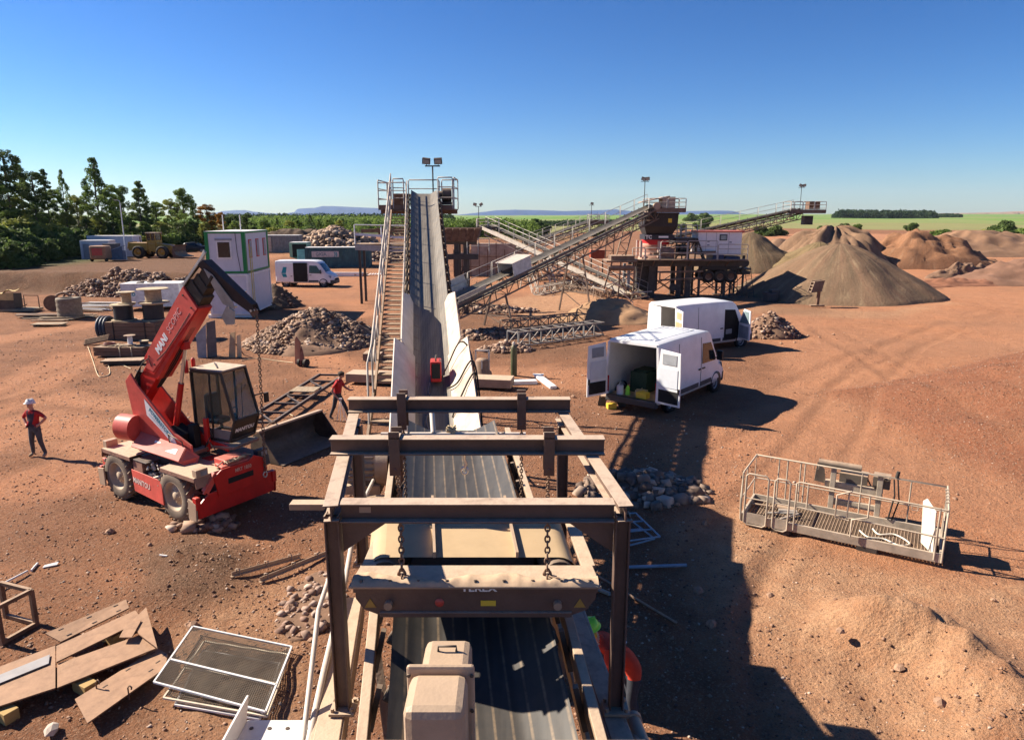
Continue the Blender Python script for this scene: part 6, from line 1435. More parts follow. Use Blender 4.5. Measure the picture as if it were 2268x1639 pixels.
def hop(q):
    t_, b_ = (px(1418), px(1491), 62.0, 65.2, 7.3), (px(1426), px(1482), 62.5, 64.7, 5.5); m = 6.2
    r = lambda x0, x1, y0, y1, z: [V((x0, y0, z)), V((x1, y0, z)), V((x1, y1, z)), V((x0, y1, z))]
    T = r(*t_); Mm = r(px(1419), px(1490), 62.05, 65.1, m); Bt = r(*b_)
    for A_, B_ in ((T, Mm), (Mm, Bt)):
        for i in range(4): q.quad(A_[i], A_[(i+1) % 4], B_[(i+1) % 4], B_[i])
    for i in range(4): q.bar(T[i], T[(i+1) % 4], .12, .14)
    for x in (1432, 1455, 1478): q.bar((px(x), 62.0, 7.3), (px(x), 62.1, m), .08, .06)
hp = add('feed_hopper', M('dark_hopper', (.035, .03, .03), .6, dust=.35), hop)
q = MB(pl, True); q.box((px(1473), 62.0, 6.7), (.32, .03, .35)); q.build('warning_plate', YELB, parent=hp)
bl = add('hopper_base', M('plum_black', (.03, .028, .035), .5), lambda q: q.box2((px(1422), 62.3, 5.05), (px(1486), 64.9, 5.48)))
text('TC', .42, LET, (px(1430), 62.28, 5.27), (1, 0, 0), (0, 0, 1), bl, 'lettering', bold=.02, world=pl)
q = MB(pl, True); q.box((px(1462), 62.285, 5.3), (.85, .02, .16)); q.build('white_plate', LET, parent=bl)
add('red_collar', REDB, lambda q: q.cyl((px(1452), 63.6, 4.62), (px(1452), 63.6, 5.05), 1.22, 28))
add('crusher_bowl', M('rusty_pink_casting', (.42, .22, .16), .8, var=.35, sc=1.5, dust=.5), lambda q: (q.lathe((px(1448), 63.6, 3.3), Z, ((1.35, 0), (1.3, .25), (1.0, .45), (.95, .9), (1.12, 1.1), (1.12, 1.4), (.9, 1.5)), 28), q.box2((px(1462), 62.6, 3.4), (px(1490), 64.6, 4.3))))
add('accumulator', M('pale_pink_cylinder', (.50, .36, .30), .6), lambda q: [q.cyl((px(x), y, 3.5), (px(x), y, 4.95), .13, 12) for x, y in ((1415, 62.5), (1453, 62.3), (1416, 64.5))])
add('drive_frame', STEEL, lambda q: (q.box2((px(1490), 62.4, 4.75), (px(1536), 64.8, 5.2)), [q.bar((px(x), 62.5, 3.3), (px(x), 62.5, 4.8), .1, .1) for x in (1492, 1505, 1520, 1534)], q.bar((px(1492), 62.5, 3.4), (px(1512), 62.5, 4.8), .08), q.bar((px(1512), 62.5, 3.4), (px(1530), 62.5, 4.8), .08), q.box2((px(1500), 63, 3.6), (px(1520), 64.2, 4.6)), q.cyl((px(1502), 62.6, 4.3), (px(1518), 62.6, 4.3), .3, 14)))
def st(q):
    for s in (0, .6): q.bar((px(1531), yf-.2+s*0-.3+s, 5.2), (px(1551), yf-.3+s, 3.4), .07, .14)
    for i in range(8): f = (i+.5)/8; q.box((px(1531+20*f), yf, 5.2-1.8*f), (.2, .6, .04))
add('stair', STEEL, st)
cbw = add('control_cabin', M('cabin_white', (.80, .77, .73), .5, var=.06), lambda q: q.box2((px(1538), 62.3, 3.75), (px(1632), 64.7, 5.72)))
q = MB(pl, True); q.box2((px(1535), 62.15, 5.72), (px(1636), 64.85, 5.82)); q.build('roof', REDS, parent=cbw)
q = MB(pl, True); q.box((px(1592), 62.28, 5.25), (.66, .06, .52)); wf = q.build('window', DGREY, parent=cbw)
q = MB(pl, True)
for x in (1555, 1577, 1604): q.box((px(x), 62.295, 4.75), (.03, .02, 1.85))
for x, z in ((1560, 4.9), (1560, 4.6), (1608, 4.85)): q.box((px(x), 62.29, z), (.2, .03, .12))
q.build('door_seam', GREYP, parent=cbw)
q = MB(pl, True); q.box((px(1592), 62.24, 5.25), (.5, .03, .36)); q.build('pane', M('greenish_pane', (.3, .36, .33), .2), parent=cbw)
add('tank', M('purple_grey_tank', (.07, .06, .11), .5), lambda q: (q.box2((px(1572), 62.3, 3.3), (px(1596), 64.5, 3.72)), q.box2((px(1600), 62.4, 3.3), (px(1632), 64.5, 3.6))))
for x in (1564, 1589, 1613):
    for y in (62.35, 64.7):
        q = MB(pl, True); c = V((px(x), y, 1.85)); q.lathe(c, (0, -1, 0), ((.3, -.2), (.5, -.2), (.56, -.1), (.56, .1), (.5, .2), (.3, .2)), 22); o = q.build('wheel', RUB)
        q = MB(pl, True); q.lathe(c, (0, -1, 0), ((0, .05), (.12, .1), (.2, .05), (.3, .19)), 16); q.build('rim', RUST, parent=o)
add('mudguard', BLACK, lambda q: (q.box2((px(1548), 62.15, 2.45), (px(1630), 62.6, 2.8)), q.bar((px(1548), 62.12, 2.62), (px(1630), 62.12, 2.66), .05, .1)))
add('side_guard', RUSTB, lambda q: (q.bar((px(1456), yf-.1, 2.25), (px(1551), yf-.1, 2.35), .08, .16), q.bar((px(1456), yf-.1, 1.55), (px(1551), yf-.1, 1.75), .08, .16), q.bar((px(1457), yf-.1, 1.5), (px(1457), yf-.1, 2.3), .1, .1)))
for x, w_ in ((1390, .3), (1440, .7), (1500, .5), (1520, .6), (1545, .25), (1601, .25), (1614, .2), (1641, .2)):
    for y in (62.4, 64.8):
        q = MB(pl, True); q.bar((px(x), y, -.05), (px(x), y, 2.85), w_*.8, w_*.6); q.box((px(x), y, .03), (w_+.3, .5, .08)); q.build('leg', GREYP if x == 1390 else STEEL)
for y in (62.5, 64.7): add('cross_brace', STEEL, lambda q: [(q.bar((px(x0), y, .3), (px(x1), y, 1.9), .07), q.bar((px(x1), y, .3), (px(x0), y, 1.9), .07)) for x0, x1 in ((1390, 1440), (1440, 1500), (1500, 1545), (1545, 1601), (1601, 1641))])
def br(q):
    for x0, x1 in () and ((1390, 1440), (1440, 1500), (1500, 1545), (1545, 1601), (1601, 1641)):
        for y in (62.5, 64.7): q.bar((px(x0), y, .3), (px(x1), y, 1.9), .07); q.bar((px(x1), y, .3), (px(x0), y, 1.9), .07)
    q.bar((px(1545), 62.4, .9), (px(1641), 62.4, .9), .07)
add('cross_beam', STEEL, br)
add('under_chute', STEEL, lambda q: q.box2((px(1410), 62.7, .6), (px(1455), 64.6, 2.7)))
add('round_cover', STEEL, lambda q: q.cyl((px(1488), 62.2, .9), (px(1488), 62.3, .9), .35, 16))
def ladder(q, a, b, w_, n):
    a, b = V(a), V(b); x = (b-a).cross(V((0, 1, 0))).normalized()*w_/2
    for s in (-1, 1): q.bar(a+x*s, b+x*s, .05, .05)
    for i in range(n): p = a.lerp(b, (i+.5)/n); q.bar(p-x, p+x, .035, .035)
add('ladder', WOOD, lambda q: ladder(q, (px(1396), 60.6, 0), (px(1410), 61.6, 3.2), .5, 9))
add('ladder', STEEL, lambda q: ladder(q, (px(1658), 61.8, 0), (px(1646), 62, 2.7), .5, 9))
add('ladder', STEEL, lambda q: ladder(q, (px(1636), 63.8, 0), (px(1626), 63, 2.6), .5, 9))
add('discharge_box', STEEL, lambda q: (q.box2((px(1630), 62.6, 2.0), (px(1658), 64.4, 2.3)), q.box2((px(1632), 62.6, 2.4), (px(1660), 64.4, 2.55)), q.bar((px(1640), 62.4, 2.2), (px(1640), 62.4, 3.7), .2, .2), q.cyl((px(1646), 62.6, 3.0), (px(1646), 63.2, 3.0), .35, 14)))
add('feed_platform', RUSTB, lambda q: (q.box2((px(1335), 60.6, 3.2), (px(1400), 63.5, 3.35)), [q.bar((px(x), 60.8, 0), (px(x+d_), 60.8, 3.2), .12, .12) for x, d_ in ((1325, 22), (1395, 0), (1362, 4))], q.bar((px(1330), 60.8, .6), (px(1395), 60.8, 2.6), .08), q.bar((px(1395), 60.8, .6), (px(1340), 60.8, 2.6), .08), q.box2((px(1345), 60.8, 3.35), (px(1395), 62.6, 3.75)), q.cyl((px(1340), 60.9, 2.7), (px(1395), 60.9, 2.7), .22, 12)))
def lat(q, a, b, w_, n, r=.05):
    a, b = V(a), V(b)
    for o in (-w_/2, w_/2): q.bar(a+V((o, 0, 0)), b+V((o, 0, 0)), r*1.6)
    for i in range(n):
        p, e = a.lerp(b, i/n), a.lerp(b, (i+1)/n); s = 1 if i % 2 else -1
        q.bar(p+V((s*w_/2, 0, 0)), e-V((s*w_/2, 0, 0)), r); q.bar(p-V((w_/2, 0, 0)), p+V((w_/2, 0, 0)), r)
add('support_tower', RUSTB, lambda q: (lat(q, (px(1366), 61.6, 3.3), (px(1392), 62.4, 7.0), .8, 5), lat(q, (px(1350), 63.6, 3.3), (px(1352), 63.6, 6.3), .7, 4)))
# ================================================================ screen tower and platforms behind the long conveyor
def at_(x, y, Y): return ad(x, y, Y)
t = thing('screen_tower', 'dark steel screen tower with slatted hopper behind the long conveyor', 'screen', (ad(1010, 640, 52).x, 52, 0))
q = MB(t, True); x = ad(1012, 600, 52).x
for dx, dy in ((0, 0), (1.1, 0), (0, 2), (1.1, 2)): q.bar((x+dx*.6, 52+dy, -.05), (x+dx*.6, 52+dy, 5.1), .34, .34)
q.bar((x-2.6, 51.8, 4.2), (x+1.6, 51.8, 4.2), .25, .4); q.bar((x-1.2, 52, 5.2), (x+1.5, 52, 5.2), .25, .25); q.bar((x, 52, 2), (x+.7, 52, 4), .12); q.build('column', STEEL)
q = MB(t, True); q.plate([(x-1.4, 51.6, 5.3), (x+1.5, 51.6, 5.3), (x+1.8, 51.4, 6.25), (x-1.6, 51.4, 6.25)], .06); q.bar((x-1.4, 51.6, 5.3), (x-1.4, 54.6, 5.3), .1, .1)
for k in range(6): q.bar((x-1.3+.5*k, 51.55, 5.35), (x-1.2+.52*k, 51.35, 6.2), .12, .08)
q.plate([(x-1.4, 54.6, 5.3), (x+1.5, 54.6, 5.3), (x+1.8, 54.8, 6.25), (x-1.6, 54.8, 6.25)], .06); q.build('slatted_hopper', RUST)
q = MB(t, True); rail(q, [(x+.8, 51.7, 4.4), (x+2.4, 51.7, 4.4)], 1.1, .8, .03); q.build('guard_rail', GALV)
t = thing('feed_platform', 'raised platform with white railing and boards left of the long conveyor head', 'platform', (ad(850, 560, 58).x, 58, 0))
a, b = ad(787, 548, 58), ad(905, 553, 58); q = MB(t, True); q.bar(a, b, .25, .45); q.bar(a+V((0, 2, 0)), b+V((0, 2, 0)), .25, .45); q.build('channel_beam', GALV)
q = MB(t, True); q.box2((a.x, 58, a.z+.2), (b.x, 60, a.z+.27)); q.build('deck', RUSTB)
q = MB(t, True); rail(q, [a+V((0, 0, .25)), b+V((0, 0, .35))], 1.55, 2.3, .05, mid=False); q.bar(a+V((0, 0, 1.05)), b+V((0, 0, .95)), .05, .2); q.build('guard_rail', WHT)
q = MB(t, True)
for k in range(7): q.bar(ad(835+12*k, 505, 59)+V((0, 0, .0)), ad(848+12*k, 528, 59), .28, .06, up=V((0, 1, 0)))
q.bar(ad(800, 512, 59), ad(915, 509, 59), .2, .3); q.build('board', RUST)
q = MB(t, True)
for x in (a.x+.3, b.x-.3):
    for y in (58.1, 59.9): q = MB(t, True); q.bar((x, y, -.05), (x, y, a.z-.2), .18, .18); q.build('leg', STEEL)
p = ad(1090, 590, 84); t = thing('concrete_wall', 'stained concrete retaining wall with steel posts behind the pale conveyor', 'wall', (p.x, 84, 0)); q = MB(t); q.box((.6, 1, 1.9), (6.2, 1.4, 3.9)); q.box((-2.6, .6, 1.4), (3.2, .8, 2.8)); q.build('wall', CONC)
q = MB(t); 
for k in range(7): q.bar((-4.5+1.0*k, -.6, 0), (-4.5+1.0*k, -.6, 3.2+.8*(k % 2)), .1, .1)
for z in (1.2, 2.4): q.bar((-4.6, -.6, z), (1.6, -.6, z), .08, .1)
q.build('steel_post', RUST)
t = thing('red_hopper', 'small red machine box beyond the scrap trusses', 'machine', V((*ad(1322, 590, 74)[:2], 0))); q = MB(t); q.box((0, 0, 3.2), (1.5, 1.2, .9)); q.build('body', M('rust_red', (.34, .07, .03), .7, dust=.6), bev=.05); q = MB(t)
for sx in (-.6, .6): q = MB(t); q.bar((sx, 0, 0), (sx, 0, 2.8), .12, .12); q.build('leg', STEEL)
# scrap lattice girders
def girder(name, label, a, b, w_, h, n, mat, r=.05, group=None):
    a, b = V(a), V(b); t = thing(name, label, 'girder', a, 0, group); d = (b-a).normalized(); x = d.cross(Z).normalized(); u = x.cross(d)
    q = MB(t, True); L = (b-a).length; f = lambda s, i, j: a+d*s+x*i*w_/2+u*j*h
    for i in (-1, 1):
        for j in (0, 1): q.bar(f(0, i, j), f(L, i, j), r*1.5, r*1.5)
        for k in range(n):
            s0, s1 = L*k/n, L*(k+1)/n; q.bar(f(s0, i, k % 2), f(s1, i, 1-k % 2), r, r); q.bar(f(s0, i, 0), f(s0, i, 1), r, r)
    for k in range(n+1):
        s0 = L*k/n; q.bar(f(s0, -1, 0), f(s0, 1, 0), r, r); q.bar(f(s0, -1, 1), f(s0, 1, 1), r, r)
    q.build('lattice', mat); return t
LATG = M('grey_lattice_steel', (.20, .19, .18), .65, dust=.5)
for i, (x0, y0, x1, y1, w_, h, mt_, lb) in enumerate((
    (1135, 768, 1325, 742, .9, .75, LATG, 'grey lattice girder lying in shade nearest the near van doors'),
    (1115, 735, 1290, 716, .8, .6, RUSTB, 'brown lattice girder lying behind the grey one in shade'),
    (1190, 655, 1300, 634, .8, .7, M('pale_lattice', (.45, .40, .33), .7, dust=.4), 'pale lattice girder lying flat below the crossing conveyors'),
    (1215, 640, 1330, 655, .7, .5, RUSTB, 'brown lattice girder on the scrap pile right of the pale one'),
    (1255, 625, 1345, 665, .7, .6, RUST, 'rusty lattice girder slanting down the scrap pile'),
    (1165, 625, 1240, 618, .6, .5, RUSTB, 'short lattice girder behind the pale one on the scrap pile'))):
    a, b = on(x0, y0, .08), on(x1, y1, .08); girder('lattice_girder', lb, a, b, w_, h, max(5, int((b-a).length/.8)), mt_)
for i, (x0, y0, x1, y1) in enumerate(((1160, 600, 1185, 650), (1205, 585, 1225, 632))):
    a, b = on(x1, y1, .0), on(x0, y0+30, 2.6); girder('lattice_girder', ('pale lattice leg leaning under the diagonal conveyor, left one', 'pale lattice leg leaning under the diagonal conveyor, right one')[i], a, b, .5, .4, 6, MATS['pale_lattice'], .04)
rn = random.Random(31)
for k in range(74):
    x, y = rn.uniform(1195, 1405), 0; y = 608+(x-1215)*.25+rn.uniform(-8, 28); a = on(x, y, .15+rn.uniform(0, .8)); b = a+V((rn.uniform(-2.4, 2.8), rn.uniform(-.8, .8), rn.uniform(-.12, 1.0)))
    q = MB(loc=a, world=True); q.bar(a, b, .09, .09); q.bar(a, a+V((0, 0, -.25)), .05); q.build('scrap_bar', (RUST, RUSTB, MATS['pale_lattice'])[k % 3], label='bent steel bar strewn on the scrap pile before the plant', cat='scrap', group='steel bars on the scrap pile')
# stand at the foot of the heap
t = thing('screen_stand', 'small steel stand with slatted box at the foot of the largest heap', 'stand', V((*ad(1808, 668, 56.3)[:2], 0))); q = MB(t); q.bar((.1, 0, 0), (.15, 0, 1.5), .2, .2); q.bar((-.5, 0, .05), (.6, 0, .05), .5, .1); q.build('post', RUST)
q = MB(t); q.plate([(-.65, -.3, 1.1), (.2, -.3, 1.2), (.4, -.3, 2.1), (-.4, -.3, 2.0)], .08); q.plate([(-.65, .3, 1.1), (.2, .3, 1.2), (.4, .3, 2.1), (-.4, .3, 2.0)], .08)
for k in range(4): q.bar((-.6+.06*k, 0, 1.15+.25*k), (.25+.04*k, 0, 1.25+.25*k), .7, .06)
q.build('slatted_box', RUSTB)
q = MB(loc=on(1705, 668), rz=.3); q.box((0, 0, .35), (1.0, .7, .7)); q.box((.5, .2, .5), (.8, .5, 1.0)); q.box((-.4, 0, .75), (.3, .5, .15)); q.build('concrete_block', DGREY, bev=.04, label='dark block standing in the shade of the plant', cat='block')
# ================================================================ work basket on the right
wb = thing('work_platform', 'long galvanised access basket with guard rails standing on the sunlit ground', 'work platform', (5.42, 15.46, gzp(5.4, 15.5)), R(-30.6))
WB = M('dusty_galvanised', (.40, .33, .25), .6, var=.3, dust=.6, dcol=(.58, .42, .28)); Lw, Dw, hw_ = 4.1, 1.42, 1.32
q = MB(wb); q.box2((0, 0, .10), (Lw, .05, .30)); q.box2((0, Dw-.05, .10), (Lw, Dw, .30)); q.box2((0, .05, .10), (.05, Dw-.05, .30)); q.box2((Lw-.05, .05, .10), (Lw, Dw-.05, .30)); q.build('toe_board', WB, bev=.006)
q = MB(wb)
for k in range(58): q.bar((.06+k*.069, .05, .13), (.06+k*.069+.02, Dw-.05, .13), .012, .03)
for k in range(22): q.bar((.05, .08+k*.06, .128), (Lw-.05, .08+k*.06, .128), .01, .02)
q.build('floor_grating', RUSTB)
q = MB(wb)
for x in (.7, 2.5):
    q.tube([(x, .1, .12), (x, .02, .03), (x+.42, .02, .03), (x+.42, .1, .12)], .014, 5); q.box2((x, 0, 0), (x+.4, Dw, .10))
q.build('fork_pocket', STEEL)
def hp(q, pts, r=.021): q.tube([V(p) for p in pts], r, 7)
q = MB(wb)
hp(q, [(0, Dw, .15), (0, Dw, hw_), (Lw, Dw, hw_-.02), (Lw, Dw, .15)]); hp(q, [(0, Dw, .72), (Lw, Dw, .72)], .016)
for x in (.55, .75, 1.05, 1.15, 2.4, 3.4): hp(q, [(x, Dw, .2), (x, Dw, hw_)], .018)
for x in (.35, 1.35, 2.85): hp(q, [(x, Dw-.02, hw_), (x, Dw-.03, hw_-.1), (x+.1, Dw-.03, hw_-.1), (x+.1, Dw-.02, hw_)], .01)
q.build('back_rail', WB)
q = MB(wb)
hp(q, [(0, 0, .15), (-.02, 0, hw_*.5), (0, .04, hw_), (0, Dw, hw_)]); hp(q, [(0, 0, .7), (0, Dw, .7)], .016); hp(q, [(0, .45, .2), (0, .45, hw_)], .016); hp(q, [(0, 0, .15), (0, .0, hw_)], .02); q.build('left_rail', WB)
q = MB(wb)
hp(q, [(Lw, 0, .12), (Lw, 0, hw_), (Lw, Dw, hw_)]); hp(q, [(Lw-.14, 0, .15), (Lw-.14, 0, hw_-.02)], .02); hp(q, [(Lw, 0, .7), (Lw, Dw, .7)], .016); hp(q, [(Lw, .5, .2), (Lw, .5, hw_)], .016); hp(q, [(Lw, .95, .2), (Lw, .95, hw_)], .016)
for k in range(5): q.box((Lw-.02, .3+.2*k, hw_+.02), (.07, .05, .04))
q.build('right_rail', WB)
q = MB(wb)
hp(q, [(1.18, 0, .15), (1.18, 0, hw_-.03), (1.24, 0, hw_), (Lw, 0, hw_-.04)]); hp(q, [(1.42, 0, .75), (1.42, 0, hw_)], .018); hp(q, [(1.2, -.0, .72), (Lw, 0, .66)], .018)
hp(q, [(2.3, -.0, hw_), (2.02, -.05, hw_-.12), (2.02, -.05, .68), (2.3, -.05, .66)], .02); hp(q, [(2.25, 0, hw_-.02), (2.25, 0, .7)], .018)
hp(q, [(2.66, 0, hw_-.04), (2.66, -.02, .8), (2.36, -.06, .70), (2.36, -.06, .30)], .02); hp(q, [(3.45, -.03, hw_-.05), (3.45, -.04, hw_-.15), (3.56, -.04, hw_-.15), (3.56, -.03, hw_-.05)], .01); q.build('front_rail', WB)
for x0, x1, nm in ((.08, .58, 0), (.72, 1.05, 1)):
    q = MB(wb); hp(q, [(x0, -.02, .25), (x0, -.02, hw_-.06), (x0+.06, -.02, hw_), (x1-.06, -.02, hw_), (x1, -.02, hw_-.06), (x1, -.02, .12), (x1-.08, -.02, .06), (x0+.08, -.02, .06), (x0, -.02, .12), (x0, -.02, .25)]); hp(q, [(x0, -.02, .72), (x1, -.02, .72)], .015); q.plate([(x0+.02, -.02, .10), (x1-.02, -.02, .10), (x1-.02, -.02, .36), (x0+.02, -.02, .36)], .012); q.build('gate', WB)
q = MB(wb); q.plate([(3.72, .75, .16), (3.95, .2, .16), (3.9, .22, 1.12), (3.72, .62, 1.24), (3.66, .78, 1.12)], .03); q.build('end_board', M('pale_board', (.66, .58, .47), .6, var=.25, sc=4), bev=.01)
q = MB(wb)
for x in (1.72, 2.72): q.box2((x, Dw+.02, .05), (x+.12, Dw+.12, 1.28))
q.box2((1.6, Dw+.12, .75), (2.85, Dw+.3, .92)); q.box2((1.75, Dw+.12, .35), (2.75, Dw+.2, .5)); q.build('mounting_bracket', WB, bev=.01)
q = MB(wb); q.cyl((1.4, Dw+.35, 1.28), (2.35, Dw+.35, 1.28), .09, 12); q.plate([(1.35, Dw+.2, .85), (1.6, Dw+.25, .8), (1.55, Dw+.3, 1.15), (1.38, Dw+.28, 1.3)], .04); q.box2((1.9, Dw+.2, .92), (2.5, Dw+.6, 1.15)); q.box2((2.62, Dw+.12, .95), (2.98, Dw+.5, 1.22)); rn = random.Random(8)
for k in range(9): q.tube([(1.8+.08*k, Dw+.3, 1.1), (1.9+.07*k, Dw+.5, 1.0+.1*rn.random()), (2.0+.08*k, Dw+.3, .8)], .018, 5)
q.build('slew_drive', M('dark_bracket', (.12, .10, .08), .6, dust=.9))
q = MB(wb); q.tube([(3.05, Dw, hw_-.05), (3.1, Dw-.08, .9), (3.02, Dw-.06, .3)], .02, 6); q.tube([(3.12, Dw, hw_), (3.2, Dw-.05, .8), (3.1, Dw-.05, .3)], .016, 6); q.cyl((3.1, Dw, hw_), (3.12, Dw+.02, hw_+.15), .04, 8); q.build('control_cable', RUB)
def wl(t, p): return t.matrix_basis @ V(p)
cable('hose', [wl(wb, p) for p in ((2.5, .7, .17), (2.7, .4, .18), (3.0, .5, .17), (3.3, .3, .18), (3.5, .55, .17), (3.2, .85, .18), (2.9, .7, .17), (2.75, .95, .17))], .02, MATS['pale_board'], 'pale hose coiled loosely on the floor of the access basket', cat='hose')
q = MB(loc=wl(wb, (.95, .65, .15))); q.bar((-.4, .25, .02), (.12, -.1, .16), .03); q.bar((-.25, -.2, .05), (.3, .1, .05), .04); q.cyl((-.1, .3, .05), (.3, .2, .05), .05, 10); q.build('tool_bundle', GALV, label='steel rods and a tube heaped at the left end of the access basket', cat='tools')
q = MB(loc=wl(wb, (.55, 1.0, .15)), rz=-.4); q.cyl((-.5, 0, .06), (.1, 0, .06), .025, 8); q.cyl((.1, 0, .07), (.5, -.02, .07), .06, 10); q.build('breaker_tool', TAN, label='long tan hand tool lying along the back of the access basket', cat='tool')

# ================================================================ plates, screens and iron at the lower left
def plate_at(name, pts, z, label, mat, th=.025, slots=(), cat='steel plate', z2=None, group=None):
    P_ = [at(x, y, z if z2 is None else z+(z2-z)*i/(len(pts)-1)) for i, (x, y) in enumerate(pts)]
    c = sum(P_, V((0, 0, 0)))/len(P_); t = thing(name, label, cat, (c.x, c.y, c.z), 0, group); q = MB(t, True); q.plate(P_, th); q.build('sheet', mat, bev=.003)
    for u, v in slots:
        p = P_[0].lerp(P_[1], u).lerp(P_[3].lerp(P_[2], u), v); d = (P_[1]-P_[0]).normalized(); q = MB(t, True); q.bar(p-d*.04+Z*.014, p+d*.04+Z*.014, .022, .006); q.build('slot', BLACK)
    return t
sl6 = [(u, v) for v in (.2, .8) for u in (.15, .5, .85)]
plate_at('steel_plate', [(100, 1403), (279, 1328), (286, 1347), (135, 1422)], .32, 'narrow slotted steel plate tilted at the back of the plate stack', PLATE, slots=sl6, z2=.26)
plate_at('steel_plate', [(125, 1467), (125, 1431), (300, 1352), (316, 1374)], .26, 'rusty dusted plate below the narrow slotted one', PLATE)
plate_at('steel_plate', [(127, 1524), (127, 1471), (307, 1408), (347, 1436)], .22, 'middle broad plate of the lower left stack', PLATE)
plate_at('steel_plate', [(-140, 1610), (-140, 1530), (123, 1430), (123, 1524)], .24, 'broad plate at the left edge carrying a grey strip', PLATE)
plate_at('grey_strip', [(-60, 1518), (111, 1449), (108, 1469), (-60, 1537)], .275, 'grey metal strip lying on the broad plate at the left edge', GREYP, .012, cat='metal strip')
plate_at('steel_plate', [(166, 1549), (347, 1436), (372, 1449), (366, 1480), (194, 1602)], .14, 'nearest slotted plate of the lower left stack', PLATE, slots=[(.1, .25), (.5, .2), (.9, .2), (.15, .8), (.55, .8), (.9, .85)])
plate_at('steel_plate', [(324, 1345), (349, 1436), (308, 1405), (291, 1377)], .30, 'triangular plate leaning at the right end of the stack', PLATE2 if 'PLATE2' in globals() else MATS['rust_dusted_plate'])
plate_at('steel_plate', [(264, 1412), (283, 1377), (313, 1374), (292, 1412)], .33, 'small square plate on top near the triangular one', PLATE, .02)
for i, (x, y, lb) in enumerate(((15, 1590, 'yellowish timber block under the plate at the left edge'), (190, 1530, 'timber block hidden under the middle broad plate'), (250, 1420, 'timber block under the back of the plate stack'))):
    q = MB(loc=on(x, y), rz=-.5); q.box((0, 0, .09), (.35, .2, .18)); q.build('timber_block', M('yellow_timber', (.42, .27, .10), .8), bev=.008, label=lb, cat='timber block')
for i, (x, y, lb) in enumerate(((213, 1518, 'bent hook standing in the gap between two plates'), (284, 1530, 'bent hook through the nearest slotted plate'), (192, 1370, 'bent hook lying on the narrow slotted plate'))):
    q = MB(loc=at(x, y, .2)); q.tube([(0, 0, -.15), (0, 0, .06), (.03, 0, .10), (.06, 0, .06), (.05, 0, .03)], .012, 6); q.build('bent_hook', RUST, label=lb, cat='hook')
q = MB(loc=on(115, 1622), rz=.5); q.rock((0, 0, .06), .11, random.Random(4), .9); q.build('pale_stone', M('pale_stone', (.5, .40, .32), .9), label='upright pale stone in front of the plate stack', cat='stone')
WIRE = M('wire_mesh', (.16, .12, .085), .7)
def screen(label, c4, z, bars=(.45,), pitch=.035, wm=True, mat=None):
    P_ = [at(x, y, z) for x, y in c4]; c = sum(P_, V((0, 0, 0)))/4; t = thing('mesh_screen', label, 'screen', c); mat = mat or WHT
    q = MB(t, True)
    for i in range(4): q.bar(P_[i], P_[(i+1) % 4], .028, .028)
    for f in bars: q.bar(P_[0].lerp(P_[3], f), P_[1].lerp(P_[2], f), .034, .028)
    q.build('frame', mat)
    if wm:
        q = MB(t, True); L1 = (P_[1]-P_[0]).length; L2 = (P_[3]-P_[0]).length
        for i in range(1, int(L1/pitch)): f = i*pitch/L1; q.bar(P_[0].lerp(P_[1], f), P_[3].lerp(P_[2], f), .006, .006)
        for i in range(1, int(L2/pitch)): f = i*pitch/L2; q.bar(P_[0].lerp(P_[3], f), P_[1].lerp(P_[2], f), .006, .006)
        q.build('wire_mesh', WIRE)
    return t
screen('top white framed wire screen of the stack left of the gantry', [(427, 1387), (646, 1432), (588, 1576), (341, 1510)], .16, (.62,))
screen('second wire screen showing below the top white framed one', [(452, 1420), (640, 1450), (592, 1586), (362, 1545)], .09, (.5,), mat=M('cream_paint', (.62, .52, .38), .7))
screen('lowest wire screen sticking out at the front of the stack', [(450, 1440), (620, 1470), (575, 1592), (388, 1560)], .03, ())
BLF = M('blue_grey_frame', (.30, .36, .42), .5, dust=.2)
screen('upper blue grey frame lying in the shade right of the gantry', [(1280, 1142), (1408, 1136), (1462, 1188), (1340, 1205)], .14, (.35, .7), wm=False, mat=BLF)
screen('lower blue grey frame under the other in the shade right of the gantry', [(1270, 1150), (1395, 1150), (1450, 1193), (1362, 1216)], .05, (.5,), wm=False, mat=BLF)
def pipe(name, a, b, r, mat, label, cat='pipe', n=10):
    a, b = V(a), V(b); q = MB(loc=a, world=True); q.cyl(a, b, r, n); return q.build(name, mat, label=label, cat=cat)
pipe('steel_pipe', on(1380, 1262, .06), on(1520, 1257, .06), .035, BLF, 'bluish pipe lying in the shade below the blue grey frames')
pipe('steel_pipe', on(1290, 1262, .06), on(1500, 1388, .06), .03, RUST, 'long dark pole lying slantwise in the shade beside the crusher')
pipe('steel_pipe', on(1350, 1320, .05), on(1300, 1300, .05), .04, GALV, 'short grey pipe end beside the crusher in shade')
def angle(label, pts, h):
    P_ = [on(x, y, .03) for x, y in pts]; t = thing('angle_iron', label, 'steel section', P_[0])
    q = MB(t, True)
    for a, b in zip(P_[:-1], P_[1:]): q.bar(a, b, .07, .012); q.bar(a+V((0, .035, .04)), b+V((0, .035, .04)), .012, .08)
    q.build('section', TAN); q = MB(t, True)
    for f in (.1, .5, .85): p = P_[0].lerp(P_[-1], f); q.tube([p+V((-.04, 0, .02)), p+V((-.03, 0, .13)), p+V((.03, 0, .13)), p+V((.04, 0, .02))], .014, 5)
    q.build('bracket', TAN)
angle('rear bracketed angle iron lying left of the gantry', [(512, 1280), (665, 1238)], .1)
angle('front bracketed angle iron lying left of the gantry', [(575, 1292), (722, 1232)], .1)
t = thing('steel_crate', 'dark rusty steel frame crate cut by the left edge of the view', 'crate', on(0, 1415), R(-20)); q = MB(t)
